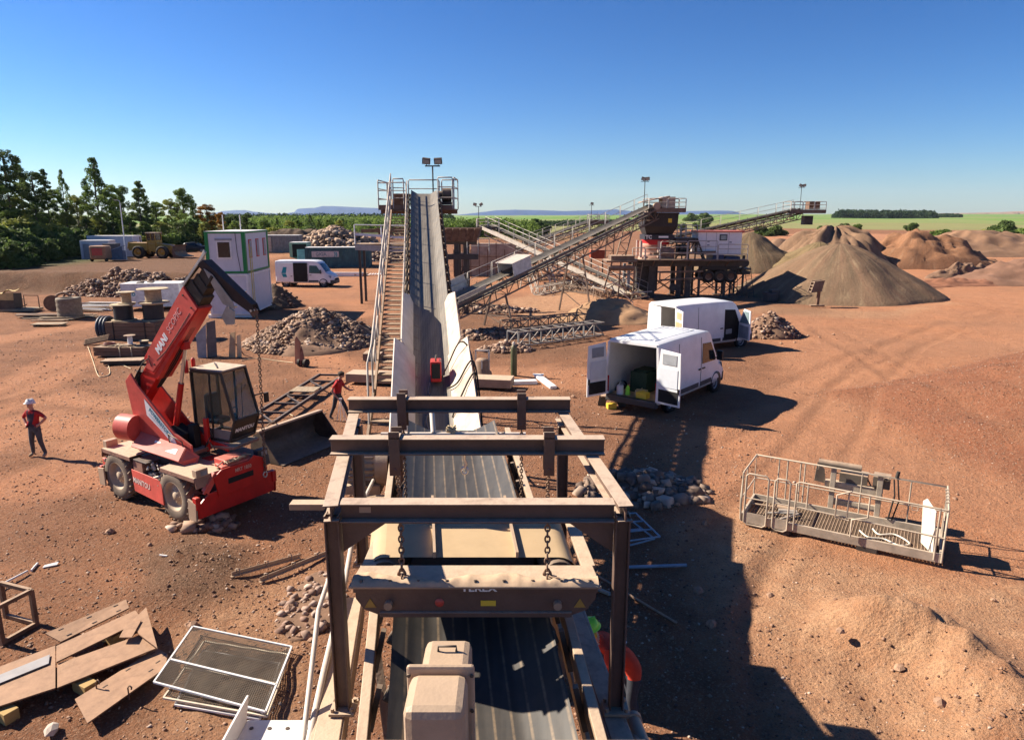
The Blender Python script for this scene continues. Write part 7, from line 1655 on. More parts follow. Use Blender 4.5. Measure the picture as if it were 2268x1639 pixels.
for x in (-.55, .22):
    for y in (-.1, .5): q.bar((x, y, 0), (x, y, .72), .07, .07)
for z in (.05, .70):
    q.bar((-.55, -.1, z), (.22, -.1, z), .06, .07); q.bar((-.55, .5, z), (.22, .5, z), .06, .07); q.bar((.22, -.1, z), (.22, .5, z), .06, .07)
q.bar((.05, -.1, .3), (.05, -.15, 1.0), .04, .03); q.build('frame', RUST); q = MB(t); q.plate([(-.5, -.08, .1), (.18, -.08, .1), (.18, -.08, .35), (-.5, -.08, .35)], .02); q.build('panel', STEEL)
pipe('white_stick', on(-10, 1312, .1), on(62, 1270, .06), .02, WHT, 'white stick leaning from the rusty crate at the left edge', 'stick', 6)
pipe('white_stick', on(70, 1266, .03), on(84, 1250, .03), .025, WHT, 'short white stick lying beyond the rusty crate', 'stick', 6)
q = MB(loc=on(112, 1254), rz=.6); q.plate([(-.14, -.03, .02), (.12, -.05, .02), (.15, .04, .04), (-.1, .05, .03)], .02); q.build('pale_scrap', WHT, label='small pale scrap lying right of the white sticks', cat='scrap')
q = MB(loc=on(362, 1232), rz=-.3); q.bar((-.1, 0, .02), (.1, 0, .03), .03, .02); q.build('pale_scrap', WHT, label='thin pale scrap beside a stone before the dark spoil patch', cat='scrap')

# ================================================================ yard left
def drum(label, x, y, r1, r2, h, mat, core, z=0, tilt=None, fl=.05, group=None):
    t = thing('cable_drum', label, 'cable drum', on(x, y, z), 0, group)
    q = MB(t); q.cyl((0, 0, 0), (0, 0, fl), r1, 26); q.build('flange', mat); q = MB(t); q.cyl((0, 0, h-fl), (0, 0, h), r1, 26); q.cyl((0, 0, h), (0, 0, h+.012), r2*.3, 12); q.build('flange', mat)
    q = MB(t); q.lathe((0, 0, 0), Z, [(r2*(1+.025*(k % 2)), fl+(h-2*fl)*k/14) for k in range(15)], 24); q.build('winding', core); return t
DW = M('drum_timber', (.46, .36, .23), .85, var=.3, sc=4)
CW = M('black_cable_winding', (.025, .025, .027), .5, dust=.2)
Y1 = 1.15
bx = thing('timber_stack', 'long stack of brown timber carrying the cable drums', 'timber stack', on(306, 750), R(-3)); q = MB(bx)
for k in range(4): q.box((0, 0, .14+.27*k), (3.0, 1.4, .25))
q.build('beam', M('brown_timber', (.17, .11, .07), .85, var=.4, sc=2, streak=(.4, 5, 5), dust=.5)); q = MB(bx)
for x in (-1.0, .9): q = MB(bx); q.box((x, -.71, .55), (.08, .02, 1.1)); q.build('strap', BLACK)
def topat(x, y, z): p = at(x, y, z); return p
def drum2(label, p, r1, r2, h, mat, core, fl=.05):
    t = thing('cable_drum', label, 'cable drum', p)
    for z in (fl/2, h-fl/2):
        q = MB(t); q.cyl((0, 0, z-fl/2), (0, 0, z+fl/2), r1, 28); q.build('flange', mat)
    q = MB(t); q.lathe((0, 0, 0), Z, [(r2*(1+.03*(k % 2)), fl+(h-2*fl)*k/16) for k in range(17)], 24); q.build('winding', core); return t
p0 = V((bx.location.x-.75, bx.location.y+.1, bx.location.z+1.1)); p1 = V((bx.location.x+.95, bx.location.y+.25, bx.location.z+1.1))
drum2('cable drum with black cable, lower one at the left end of the timber stack', p0, .68, .52, .95, DW, CW)
drum2('empty wooden drum standing on the left black cable drum', p0+V((.15, .2, .96)), .50, .27, .70, DW, WOOD)
drum2('cable drum with black cable under the widest wooden drum', p1, .68, .56, 1.0, DW, CW)
drum2('widest wooden drum on top of the right black cable drum', p1+V((.05, .1, 1.01)), .86, .45, .85, DW, WOOD)
t = thing('hose_coil', 'upright coils of dark blue hose leaning on the left end of the timber stack', 'hose coil', on(241, 750)); q = MB(t)
for k in range(3):
    q.tube([(-.28+.2*k, .62*math.cos(a), .66+.62*math.sin(a)) for a in np.linspace(0, 6.28, 26)][:-1], .10, 8, closed=True)
q.build('hose', M('dark_blue_hose', (.03, .05, .075), .5, dust=.2))
lb_ = thing('timber_bundle', 'low strapped bundle of squared timber in front of the cable drum stack', 'timber bundle', on(275, 787), R(-2)); q = MB(lb_)
for k in range(2): q.box((0, 0, .16+.24*k), (2.6, 1.0, .22))
q.build('beam', MATS['brown_timber']); q = MB(lb_)
for x in (.1, .72): q = MB(lb_); q.tube([(x, -.52, .02), (x, -.52, .52), (x, .5, .54)], .03, 5); q.build('strap', ROPE); q = MB(lb_)
rn = random.Random(12)
for k in range(12): q.bar((rn.uniform(-1.1, .2), rn.uniform(-.4, .4), .55), (rn.uniform(-.6, .7), rn.uniform(-.4, .4), .57), .07, .03)
q.build('loose_lath', WOOD)
p = lb_.location
drum2('small reel with two pale flanges standing on the timber bundle', p+V((.35, .1, .56)), .28, .12, .5, TAN, BLUEW, .03)
drum2('flat dark reel on the right end of the timber bundle', p+V((1.05, .15, .53)), .24, .2, .24, DW, CW, .03)
q = MB(loc=p+V((1.55, .3, .5))); q.cyl((0, 0, 0), (0, 0, .05), .5, 24); q.build('pale_disc', TAN, label='round pale lid lying beside the flat dark reel', cat='lid')
t = thing('cable_ring', 'red brown ring of cable lying on the left end of the timber bundle', 'cable ring', p+V((-.75, .1, .56))); q = MB(t)
for k in range(3): q.tube([(.26*math.cos(a), .22*math.sin(a), .04*k) for a in np.linspace(0, 6.28, 20)][:-1], .03, 6, closed=True)
q.build('cable', M('red_brown_cable', (.20, .05, .04), .6, dust=.3))
q = MB(loc=on(208, 765), rz=.3); 
for k in range(5): q.bar((-.5, .1*k, .05+.05*k), (.7, .1*k+.2, .25+.05*k), .09, .09)
q.build('post_bundle', RUST, label='leaning bundle of dark posts at the left of the timber bundle', cat='posts')
q = MB(loc=on(275, 806), rz=.05); q.plate([(-1.0, -.3, .16), (1.0, -.35, .2), (1.05, .3, .24), (-.9, .25, .2)], .08); q.box((0, 0, .08), (1.8, .4, .14)); q.build('sheet_bundle', M('dark_sheet', (.07, .055, .045), .7, dust=1.0), label='bundle of dark sheets on the ground in front of the timber bundle', cat='sheets')
cable('ground_rope', [on(195, 770, .05), on(206, 800, .03), on(216, 830, .03), on(226, 836, .03), on(243, 829, .03), on(240, 810, .03), on(234, 797, .05)], .022, ROPE, 'pale rope looped on the ground before the timber bundle', cat='rope')
cable('ground_rope', [on(247, 803, .03), on(262, 806, .03), on(290, 818, .03)], .018, ROPE, 'short pale rope end right of the looped one', cat='rope')
t = thing('coil_stack', 'tall banded stack of grey brown cable rings on a pallet', 'cable stack', on(157, 705)); q = MB(t); q.lathe((0, 0, .12), Z, [(.78*(1+.035*abs(math.sin(k*1.57/2))), 1.35*k/16) for k in range(17)]+[(.5, 1.36), (.45, 1.2)], 28); q.build('cable', M('grey_brown_cable', (.20, .155, .11), .8, var=.3, sc=6)); q = MB(t)
for k in range(5): q.box((-.7+.35*k, 0, .09), (.18, 1.6, .05))
q.build('pallet', WOOD)
t = thing('covered_crate', 'pallet crate under a yellow brown cover at the left edge of the yard', 'crate', on(38, 688), R(5)); q = MB(t); q.box((0, 0, .1), (3.2, 1.3, .16)); q.build('pallet', WOOD)
q = MB(t); q.box((-.55, 0, .75), (1.45, 1.1, 1.1)); q.build('box', M('crate_dark_brown', (.10, .08, .06), .9)); q = MB(t); q.grid([[V((-1.35+1.6*i/6, -.65+1.3*j/4, 1.33+.12*math.sin(i*1.7+j)+.05*i)) for j in range(5)] for i in range(7)]); q.plate([(-1.3, -.6, .9), (.2, -.6, .85), (.25, -.6, 1.45), (-1.35, -.6, 1.3)], .03); q.build('cover', M('yellow_tarpaulin', (.52, .38, .17), .8)); q = MB(t); q.tube([(.5, .2, .15), (.5, .2, 1.15), (1.5, .3, 1.1), (1.5, .3, .15)], .04, 6); q.bar((.4, -.3, .2), (.9, -.2, .5), .1, .06); q.build('hoop', RUST)  # crate box is one even dark brown
for x, y, r, lb in ((119, 690, .62, 'upright round plate left of the banded cable stack'), (143, 683, .6, 'upright ring just behind the banded cable stack'), (160, 676, .55, 'rusty upright ring farthest behind the banded cable stack')):
    q = MB(loc=on(x, y), rz=.3)
    if 'plate' in lb: q.cyl((0, 0, r), (0, .06, r), r, 24)
    else: q.tube([(r*math.cos(a), 0, r+r*math.sin(a)) for a in np.linspace(0, 6.28, 24)][:-1], .09, 8, closed=True)
    q.build('round_plate' if 'plate' in lb else 'ring', RUST, label=lb, cat='ring' if 'ring' in lb else 'plate')
def planks(label, x, y, L, n, mats=(WOOD, TAN), seed=1, w=.9):
    t = thing('plank_pile', label, 'planks', on(x, y), 0); r = random.Random(seed)
    for m in (0, 1):
        q = MB(t)
        for k in range(n): a = r.uniform(-.12, .12); q.box((r.uniform(-.3, .3), r.uniform(-w, w)*.6, .05+.09*(k//2)+.04*m), (L*r.uniform(.6, 1), .2, .05), rz=a)
        q.build('plank', mats[m])
planks('pile of planks and boards left of the banded cable stack', 85, 705, 3.2, 6, seed=2)
planks('second pile of planks in front of the banded cable stack', 122, 710, 2.4, 4, (RUST, WOOD), 3, .6)
planks('litter of boards and sheets behind the banded cable stack', 200, 690, 3.6, 7, (RUST, WHT), 4, 1.6)
planks('low boards right of the banded cable stack', 192, 702, 1.6, 3, (WOOD, TAN), 5, .4)
planks('heap of pale pipes and boards beside the white box trailer', 232, 680, 4.4, 7, (WHT, GALV), 6, 1.0)
planks('scatter of boards at the left edge beyond the crate', 10, 668, 3.5, 5, (WOOD, RUST), 7, 1.5)
q = MB(loc=on(111, 722), rz=.1); q.box((0, 0, .16), (2.0, .9, .04)); 
for x in (-.8, .8): q.box((x, 0, .07), (.1, .8, .13))
q.build('flat_pallet', WOOD, label='single flat pallet lying alone in front of the plank piles', cat='pallet')
t = thing('standing_plates', 'tall grey steel plates standing upright behind the telehandler cab', 'steel plates', on(458, 792), R(20)); q = MB(t); q.plate([(-.42, 0, 0), (.0, .02, 0), (.1, .1, 1.75), (-.1, .1, 1.55), (-.42, .1, 1.2)], .04); q.build('plate', GREYP); q = MB(t); q.plate([(.02, .05, 0), (.5, .1, 0), (.55, .2, 1.9), (.12, .15, 1.8)], .04); q.build('plate', M('brown_grey_plate', (.14, .12, .11), .6)); q = MB(t); q.bar((.05, .2, 1.0), (.1, .9, .02), .06); q.build('prop', RUST)
t = thing('standing_boards', 'two pale wooden boards standing upright before the rubble heap', 'boards', on(519, 792), R(-15))
for x0, x1, h, m in ((-.32, .05, 1.32, PLY), (.07, .33, 1.2, M('pale_pine', (.62, .47, .27), .7))):
    q = MB(t); q.plate([(x0, .15*(x0 > 0), 0), (x1, .15*(x0 > 0), 0), (x1, .2, h), (x0+.05, .2, h*.93)], .04); q.build('board', m)
q = MB(t); q.bar((0, .2, .7), (.0, .8, 0), .05); q.build('prop', WOOD)
t = thing('hand_truck', 'red brown hand truck with a black wheel standing before the rubble heap', 'hand truck', on(662, 812), R(-25)); q = MB(t); q.plate([(-.22, 0, .12), (.16, 0, .05), (.1, .1, 1.2), (-.12, .1, 1.45), (-.2, .08, 1.3)], .05); q.plate([(.1, 0, .3), (.35, .05, .3), (.16, .1, 1.0)], .05); q.build('back_plate', M('red_brown_paint', (.16, .045, .03), .6, dust=.4))
for x in (-.05, .32):
    q = MB(t); q.cyl((x, .1, .2), (x+.12, .1, .2), .2, 18); q.cyl((x-.01, .1, .2), (x+.13, .1, .2), .06, 10); q.build('wheel', RUB)
cable('ground_rope', [on(535, 800, .03), on(570, 795, .03), on(610, 800, .03), on(650, 806, .06)], .02, ROPE, 'pale rope running from the upright boards to the hand truck', cat='rope')
cable('ground_rope', [on(640, 918, .03), on(665, 928, .03), on(700, 922, .03), on(722, 916, .03)], .018, ROPE, 'thin pale line crossing the ladder frame toward the stooping worker', cat='rope')
# things round the conveyor foot on the right
t = thing('gas_cylinder', 'single olive green gas cylinder standing right of the long conveyor', 'gas cylinder', on(1138, 832)); q = MB(t); q.lathe((0, 0, 0), Z, ((0, 0), (.14, .01), (.145, .06), (.145, 1.22), (.13, 1.32), (.09, 1.4), (.05, 1.44)), 20); q.build('body', M('olive_green', (.07, .08, .035), .5, dust=.4)); q = MB(t); q.lathe((0, 0, 1.43), Z, ((.06, 0), (.06, .12), (.03, .15), (0, .16)), 12); q.build('cap', GALV)
a, b = on(1094, 852), on(1188, 849); q = MB(loc=a, world=True); q.bar(a+Z*.08, b+Z*.08, .42, .15); q.build('white_beam', WHT, bev=.01, label='flat white beam lying in front of the gas cylinder', cat='beam')
a, b = on(1190, 835), on(1226, 862); t = thing('white_bundle', 'white plastic bundle lying right of the white beam', 'bundle', a); q = MB(t, True); q.bar(a+Z*.07, b+Z*.07, .32, .14); q.build('bag', WHT, bev=.04); q = MB(t, True); q.bar(a+V((-.2, .1, .1)), a+V((.3, .05, .1)), .1, .06); q.build('strap', BLUEW)
t = thing('gear_unit', 'brown round gear unit on a frame beside the right skirt of the long conveyor', 'gear unit', on(1068, 838)); q = MB(t); q.lathe((0, 0, .0), Z, ((.42, .0), (.46, .15), (.42, .3), (.3, .42), (.3, .8), (.22, .9), (0, .92)), 22); q.build('housing', RUST); q = MB(t)
for s in (-.3, .3): q.bar((s, .3, 0), (s, .3, 1.25), .07)
q.bar((-.3, .3, 1.22), (.3, .3, 1.22), .07); q.bar((0, -.3, .5), (0, -.3, .9), .06); q.build('frame', PALE)
q = MB(lc, True); a, b = on(775, 848), on(1135, 862); a.z = b.z = .3; q.bar(a, b, .9, .36); q.build('base_beam', PAINT2, bev=.01)
q = MB(lc, True); a, b = on(835, 800), on(800, 770); q.plate([a+V((-.7, 0, .2)), a+V((.2, 0, .2)), a+V((.2, 1.0, .2)), a+V((-.7, 1.0, .2))], .35); q.build('base_plate', RUSTB)
for i, (x, y, L, lb) in enumerate(((768, 598, 1.9, 'white box section lying in front of the dark teal container'), (775, 594, 1.5, 'white pipe just right of the white box section'), (800, 598, 1.6, 'tan roll lying right of the white pipes'), (830, 603, 1.5, 'crumpled white sheet lying before the right rubble'))):
    q = MB(loc=place(x, y, 84), rz=.05*i)
    if i == 0: q.box((0, 0, .25), (L*2, .5, .45)); q.box((0, -.26, .25), (L*1.9, .02, .2))
    elif i < 3: q.cyl((-L/2, 0, .2), (L/2, 0, .2), .22, 12)
    else:
        for k in range(5): q.plate([(-.9+.3*k, -.2, .1), (-.5+.3*k, -.3, .25), (-.4+.3*k, .2, .35), (-.8+.3*k, .2, .15)], .05)
    q.build(('box_section', 'white_pipe', 'tan_roll', 'crumpled_sheet')[i], WHT if i != 2 else TAN, label=lb, cat=('box section', 'pipe', 'roll', 'sheet')[i])

# ================================================================ people
def person(label, loc, rz, J, cloth, hair=None, helmet=None, extra=None, headr=.098, sc=1.0):
    """one continuous skinned body; J = joints; cloth = [(material, test(p)->bool)] in order"""
    names = list(J); vs = [J[n][0] for n in names]; rad = [J[n][1] for n in names]; ed = [(names.index(J[n][2]), names.index(n)) for n in names if J[n][2]]
    for s in 'LR':
        w_, h_ = V(J['wrist'+s][0]), V(J['hand'+s][0]); d = (h_-w_).normalized(); side = V(J['palm'+s]) if 'palm'+s in J else d.cross(Z).normalized(); nrm = d.cross(side).normalized(); b = names.index('hand'+s)
        for k in range(4):
            o = side*(-.030+.020*k); ln = (.030, .038, .036, .028)[k]
            p1 = h_+d*.045+o; p2 = p1+d*ln+nrm*.012; p3 = p2+d*ln*.7+nrm*.022
            i0 = len(vs); vs += [p1, p2, p3]; rad += [.0105, .0095, .008]; ed += [(b, i0), (i0, i0+1), (i0+1, i0+2)]
        p1 = h_-side*.035+d*.005; p2 = p1-side*.02+d*.035; i0 = len(vs); vs += [p1, p2]; rad += [.012, .0095]; ed += [(b, i0), (i0, i0+1)]
    me = bpy.data.meshes.new('person'); me.from_pydata([tuple(v) for v in vs], ed, [])
    o = bpy.data.objects.new('tmp', me); COL.objects.link(o)
    sk = o.modifiers.new('skin', 'SKIN'); sk.use_smooth_shade = True; sb = o.modifiers.new('sub', 'SUBSURF'); sb.levels = sb.render_levels = 2
    for i, r in enumerate(rad):
        d = me.skin_vertices[0].data[i]; d.radius = r if isinstance(r, tuple) else (r, r); d.use_root = (i == 0)
    dg = bpy.context.evaluated_depsgraph_get(); m2 = bpy.data.meshes.new_from_object(o.evaluated_get(dg)); bpy.data.objects.remove(o)
    m2.name = 'person'; m2.materials.clear()
    for m, _ in cloth: m2.materials.append(m)
    for p in m2.polygons:
        p.use_smooth = True
        for i, (m, fn) in enumerate(cloth):
            if fn(p.center): p.material_index = i; break
    b = bpy.data.objects.new('person', m2); COL.objects.link(b); b.matrix_basis = Matrix.Translation(loc) @ Matrix.Rotation(rz, 4, 'Z') @ Matrix.Scale(sc, 4)
    tag(b, label, 'person')
    hd, top = V(J['head'][0]), V(J['crown'][0]); u = (top-hd).normalized(); f = V(J['face']); f = (f-u*f.dot(u)).normalized(); sd = u.cross(f)
    fr = Matrix((sd, f, u)).transposed()
    if helmet:
        q = MB(b); prof = [(.128, .035), (.130, .055), (.124, .09), (.10, .135), (.06, .16), (.0, .168)]
        q.M = Matrix.Translation(hd) @ fr.to_4x4(); q.lathe((0, 0, 0), Z, prof, 22)
        G = [[V((math.cos(a)*r*.98, math.sin(a)*r*(1.0+.32*max(0, math.sin(a))), z)) for a in np.linspace(0, 6.2832, 23)] for r, z in ((.122, .045), (.15, .03), (.152, .036), (.124, .056))]
        q.grid(G); q.bar((0, -.10, .125), (0, .10, .125), .03, .09); q.build('helmet', helmet, smooth=True)
    if hair:
        q = MB(b); q.M = Matrix.Translation(hd) @ fr.to_4x4()
        G = [[V((math.cos(a)*r, math.sin(a)*r*1.08-.012, z+(.035 if math.sin(a) > .3 else 0)*(z < .07))) for a in np.linspace(0, 6.2832, 21)] for r, z in ((.100, -.03), (.108, .02), (.105, .06), (.088, .10), (.05, .125), (.0, .13))]
        q.grid(G); q.build('hair', hair, smooth=True)
    q = MB(b); q.M = Matrix.Translation(hd) @ fr.to_4x4()
    for s in (-1, 1): q.lathe((s*.034, .088, .012), (0, 1, 0), ((.012, -.004), (.010, .004), (0, .007)), 8)
    q.build('eye', DARKIN)
    q = MB(b); q.M = Matrix.Translation(hd) @ fr.to_4x4(); q.plate([(-.022, .092, -.055), (.022, .092, -.055), (.018, .092, -.066), (-.018, .092, -.066)], .008); q.build('mouth', M('lip', (.30, .10, .08), .6))
    if extra: extra(b, fr, hd)
    return b
def base(pel=(0, 0, .95)): return {}
DNM = M('dark_work_trousers', (.035, .037, .045), .9, var=.3, sc=8); SHR = M('red_shirt', (.40, .022, .022), .85, var=.2, sc=6); BOOT = M('tan_boot', (.35, .26, .16), .8); BIB = M('dark_bib', (.045, .035, .045), .9)
GR_T = M('grey_trousers', (.075, .075, .08), .9, var=.3, sc=8)
J1 = dict(pelvis=((0, 0, .96), (.155, .115), None), spine=((0, .01, 1.12), (.15, .11), 'pelvis'), chest=((0, .015, 1.30), (.175, .12), 'spine'), neck0=((0, .01, 1.47), (.085, .075), 'chest'), neck=((0, -.01, 1.54), .055, 'neck0'), jaw=((0, -.03, 1.595), (.068, .078), 'neck'), head=((0, -.02, 1.66), (.082, .098), 'jaw'), crown=((0, -.01, 1.745), (.06, .07), 'head'), nose=((0, -.118, 1.635), .012, 'head'),
    shL=((-.17, .01, 1.42), .075, 'chest'), elL=((-.41, .06, 1.21), .05, 'shL'), wristL=((-.235, -.03, 1.035), .034, 'elL'), handL=((-.185, -.075, 1.01), (.04, .024), 'wristL'),
    shR=((.17, .01, 1.42), .075, 'chest'), elR=((.41, .06, 1.24), .05, 'shR'), wristR=((.225, -.01, 1.06), .034, 'elR'), handR=((.18, -.055, 1.03), (.04, .024), 'wristR'),
    hipL=((-.10, 0, .88), .105, 'pelvis'), knL=((-.15, -.02, .49), .07, 'hipL'), anL=((-.19, .02, .11), .05, 'knL'), toeL=((-.215, -.14, .045), (.045, .035), 'anL'),
    hipR=((.10, 0, .88), .105, 'pelvis'), knR=((.16, -.01, .49), .07, 'hipR'), anR=((.21, .06, .11), .05, 'knR'), toeR=((.25, -.09, .045), (.045, .035), 'anR'))
J1['palmL'] = (0, .2, 1); J1['palmR'] = (0, .2, 1); J1['face'] = (0, -1, 0)
def split(J): return {k: v for k, v in J.items() if k not in ('palmL', 'palmR', 'face')}
_person = person
def person(label, loc, rz, J, *a, **k):
    class D(dict): pass
    JJ = D(split(J)); full = dict(J)
    class Q(dict):
        def __iter__(s): return iter(split(full))
    return _person(label, loc, rz, Q(full), *a, **k)
def armskin(p): return (abs(p.x) > .40 and p.z < 1.30) or (abs(p.x) > .17 and p.z < 1.2 and p.z > .93 and (p.y < -.035 or abs(p.x) > .22))
person('man in white helmet, red shirt and dark bib overalls with hands on hips', on(86, 1012), R(-12), J1, [
    (BOOT, lambda p: p.z < .13), (SKIN, lambda p: p.z > 1.49), (SKIN, armskin), (BIB, lambda p: p.z > .98 and p.z < 1.36 and abs(p.x) < .10 and p.y < .2), (BIB, lambda p: p.z >= 1.3 and .07 < abs(p.x) < .13 and p.z < 1.5), (GR_T, lambda p: p.z < 1.0 and abs(p.x) < .33), (SHR, lambda p: True)], helmet=WHT)
# worker bending to the right between bucket and gantry; local +x is his front
J2 = dict(pelvis=((0, 0, .98), (.115, .15), None), spine=((.03, 0, 1.14), (.11, .145), 'pelvis'), chest=((.07, 0, 1.32), (.12, .17), 'spine'), neck0=((.11, 0, 1.48), (.075, .085), 'chest'), neck=((.14, 0, 1.545), .055, 'neck0'), jaw=((.19, 0, 1.59), (.078, .068), 'neck'), head=((.195, 0, 1.66), (.098, .082), 'jaw'), crown=((.20, 0, 1.745), (.07, .06), 'head'), nose=((.30, 0, 1.63), .012, 'head'),
    shL=((.09, .18, 1.42), .072, 'chest'), elL=((.20, .24, 1.16), .048, 'shL'), wristL=((.42, .16, 1.08), .032, 'elL'), handL=((.50, .13, 1.09), (.04, .024), 'wristL'),
    shR=((.08, -.18, 1.42), .072, 'chest'), elR=((-.10, -.25, 1.14), .048, 'shR'), wristR=((.06, -.24, .92), .032, 'elR'), handR=((.12, -.23, .86), (.04, .024), 'wristR'),
    hipL=((0, .09, .9), .105, 'pelvis'), knL=((.22, .10, .52), .07, 'hipL'), anL=((.36, .11, .11), .05, 'knL'), toeL=((.53, .12, .045), (.045, .035), 'anL'),
    hipR=((-.01, -.09, .9), .105, 'pelvis'), knR=((-.10, -.10, .52), .07, 'hipR'), anR=((-.27, -.11, .13), .05, 'knR'), toeR=((-.13, -.13, .05), (.045, .035), 'anR'))
J2['palmL'] = (0, 1, .2); J2['palmR'] = (0, .3, 1); J2['face'] = (1, 0, -.15)
p2 = on(750, 930)
person('bareheaded man in red shirt and black trousers walking right beside the bucket', p2, R(-8), J2, [
    (BOOT, lambda p: p.z < .12), (SKIN, lambda p: p.z > 1.505), (SKIN, lambda p: abs(p.y) > .185 and p.z < 1.24 and p.z > .8), (SKIN, lambda p: p.x > .30 and p.z > 1.0), (DNM, lambda p: p.z < 1.02), (SHR, lambda p: True)], hair=M('brown_hair', (.05, .032, .02), .8))
q = MB(loc=p2+V((.16, -.24, 0))); q.box((0, 0, .84), (.12, .05, .06))
for dx, dy in ((-.16, .05), (-.02, -.02), (.1, .02), (.2, -.06)): q.tube([(0, 0, .82), (dx*.5, dy, .5), (dx, dy, .04)], .009, 5)
q.build('rod_bundle', WHT, label='bundle of thin white rods held by the bareheaded man', cat='rods')
# worker leaning in behind the right side channel of the crusher
J3 = dict(pelvis=((0, 0, 1.0), (.115, .15), None), spine=((-.13, 0, 1.13), (.12, .15), 'pelvis'), chest=((-.31, 0, 1.27), (.13, .175), 'spine'), neck0=((-.45, 0, 1.40), (.08, .09), 'chest'), neck=((-.50, 0, 1.46), .055, 'neck0'), jaw=((-.555, 0, 1.49), (.078, .068), 'neck'), head=((-.58, 0, 1.56), (.098, .082), 'jaw'), crown=((-.60, 0, 1.645), (.07, .06), 'head'), nose=((-.685, 0, 1.51), .012, 'head'),
    shL=((-.38, -.19, 1.33), .075, 'chest'), elL=((-.36, -.30, 1.04), .05, 'shL'), wristL=((-.56, -.22, .90), .034, 'elL'), handL=((-.64, -.18, .87), (.04, .024), 'wristL'),
    shR=((-.38, .19, 1.33), .075, 'chest'), elR=((-.45, .30, 1.05), .05, 'shR'), wristR=((-.64, .22, .93), .034, 'elR'), handR=((-.72, .18, .91), (.04, .024), 'wristR'),
    hipL=((.03, -.10, .92), .11, 'pelvis'), knL=((-.02, -.13, .50), .075, 'hipL'), anL=((.08, -.15, .11), .052, 'knL'), toeL=((-.1, -.16, .045), (.045, .035), 'anL'),
    hipR=((.03, .10, .92), .11, 'pelvis'), knR=((.03, .13, .50), .075, 'hipR'), anR=((.16, .15, .11), .052, 'knR'), toeR=((-.02, .16, .045), (.045, .035), 'anR'))
J3['palmL'] = (0, 1, 0); J3['palmR'] = (0, 1, 0); J3['face'] = (-1, 0, -.5)
ORG = M('orange_red_workwear', (.50, .045, .02), .8, var=.15, sc=6)
def ex3(b, fr, hd):
    for s in (-1, 1):
        q = MB(b); q.M = Matrix.Translation(hd) @ fr.to_4x4(); q.lathe((s*.085, -.01, -.02), (s, 0, 0), ((.055, 0), (.058, .02), (.05, .05), (.0, .055)), 16); q.build('ear_muff', M('amber_muff', (.60, .33, .03), .4))
    q = MB(b); q.plate([(-.10, -.06, 1.345), (-.06, .02, 1.32), (-.26, .0, 1.455), (-.30, -.06, 1.44)], .006, nrm=(.5, 0, .8)); q.build('reflective_stripe', M('reflective', (.45, .48, .52), .4))
person('stooping worker in orange red workwear with lime helmet and amber ear muffs', V((1.68, 8.75, gzp(1.6, 8.95))), R(6), J3, [(RUB, lambda p: p.z < .12), (SKIN, lambda p: p.x < -.47 and p.z > 1.38), (RUB, lambda p: p.x < -.58 and p.z < 1.0), (DNM, lambda p: p.z < .86 and p.x > -.3), (ORG, lambda p: True)], helmet=LIME, extra=ex3, sc=1.03)
# ================================================================ trees and bushes
def leafmat(name, a, b):
    if name in MATS: return MATS[name]
    m = bpy.data.materials.new(name); m.use_nodes = True; MATS[name] = m; t = m.node_tree; N = t.nodes; L = t.links; B = N['Principled BSDF']
    g = N.new('ShaderNodeNewGeometry'); oi = N.new('ShaderNodeObjectInfo'); tc = N.new('ShaderNodeTexCoord'); n = N.new('ShaderNodeTexNoise'); n.inputs['Scale'].default_value = .55; n.inputs['Detail'].default_value = 3; L.new(tc.outputs['Object'], n.inputs['Vector'])
    ad_ = N.new('ShaderNodeMath'); ad_.operation = 'ADD'; ml = N.new('ShaderNodeMath'); ml.operation = 'MULTIPLY_ADD'; L.new(g.outputs['Random Per Island'], ml.inputs[0]); ml.inputs[1].default_value = .5; ml.inputs[2].default_value = -.25
    m3 = N.new('ShaderNodeMath'); m3.operation = 'MULTIPLY_ADD'; L.new(oi.outputs['Random'], m3.inputs[0]); m3.inputs[1].default_value = .5; m3.inputs[2].default_value = -.25
    L.new(n.outputs[0], ad_.inputs[0]); L.new(ml.outputs[0], ad_.inputs[1]); a2 = N.new('ShaderNodeMath'); a2.operation = 'ADD'; a2.use_clamp = True; L.new(ad_.outputs[0], a2.inputs[0]); L.new(m3.outputs[0], a2.inputs[1])
    mx = N.new('ShaderNodeMix'); mx.data_type = 'RGBA'; mx.inputs[6].default_value = (*a, 1); mx.inputs[7].default_value = (*b, 1); L.new(a2.outputs[0], mx.inputs[0]); L.new(mx.outputs[2], B.inputs['Base Color']); B.inputs['Roughness'].default_value = .7; B.inputs['Specular IOR Level'].default_value = .2
    tr = N.new('ShaderNodeBsdfTranslucent'); L.new(mx.outputs[2], tr.inputs[0]); ms = N.new('ShaderNodeMixShader'); ms.inputs[0].default_value = .42; L.new(B.outputs[0], ms.inputs[1]); L.new(tr.outputs[0], ms.inputs[2]); L.new(ms.outputs[0], N['Material Output'].inputs[0]); return m
LG = leafmat('leaf_green', (0.061, 0.108, 0.019), (0.270, 0.351, 0.074)); LD = leafmat('leaf_dark', (0.035, 0.068, 0.019), (0.176, 0.230, 0.061)); LO = leafmat('leaf_autumn', (.17, .085, .012), (.45, .20, .03)); LY_ = leafmat('leaf_olive', (0.115, 0.142, 0.024), (0.405, 0.405, 0.088)); LB_ = leafmat('leaf_far', (.02, .04, .015), (.05, .085, .03))
BARK = M('bark', (.11, .085, .065), .9, var=.4, sc=6)
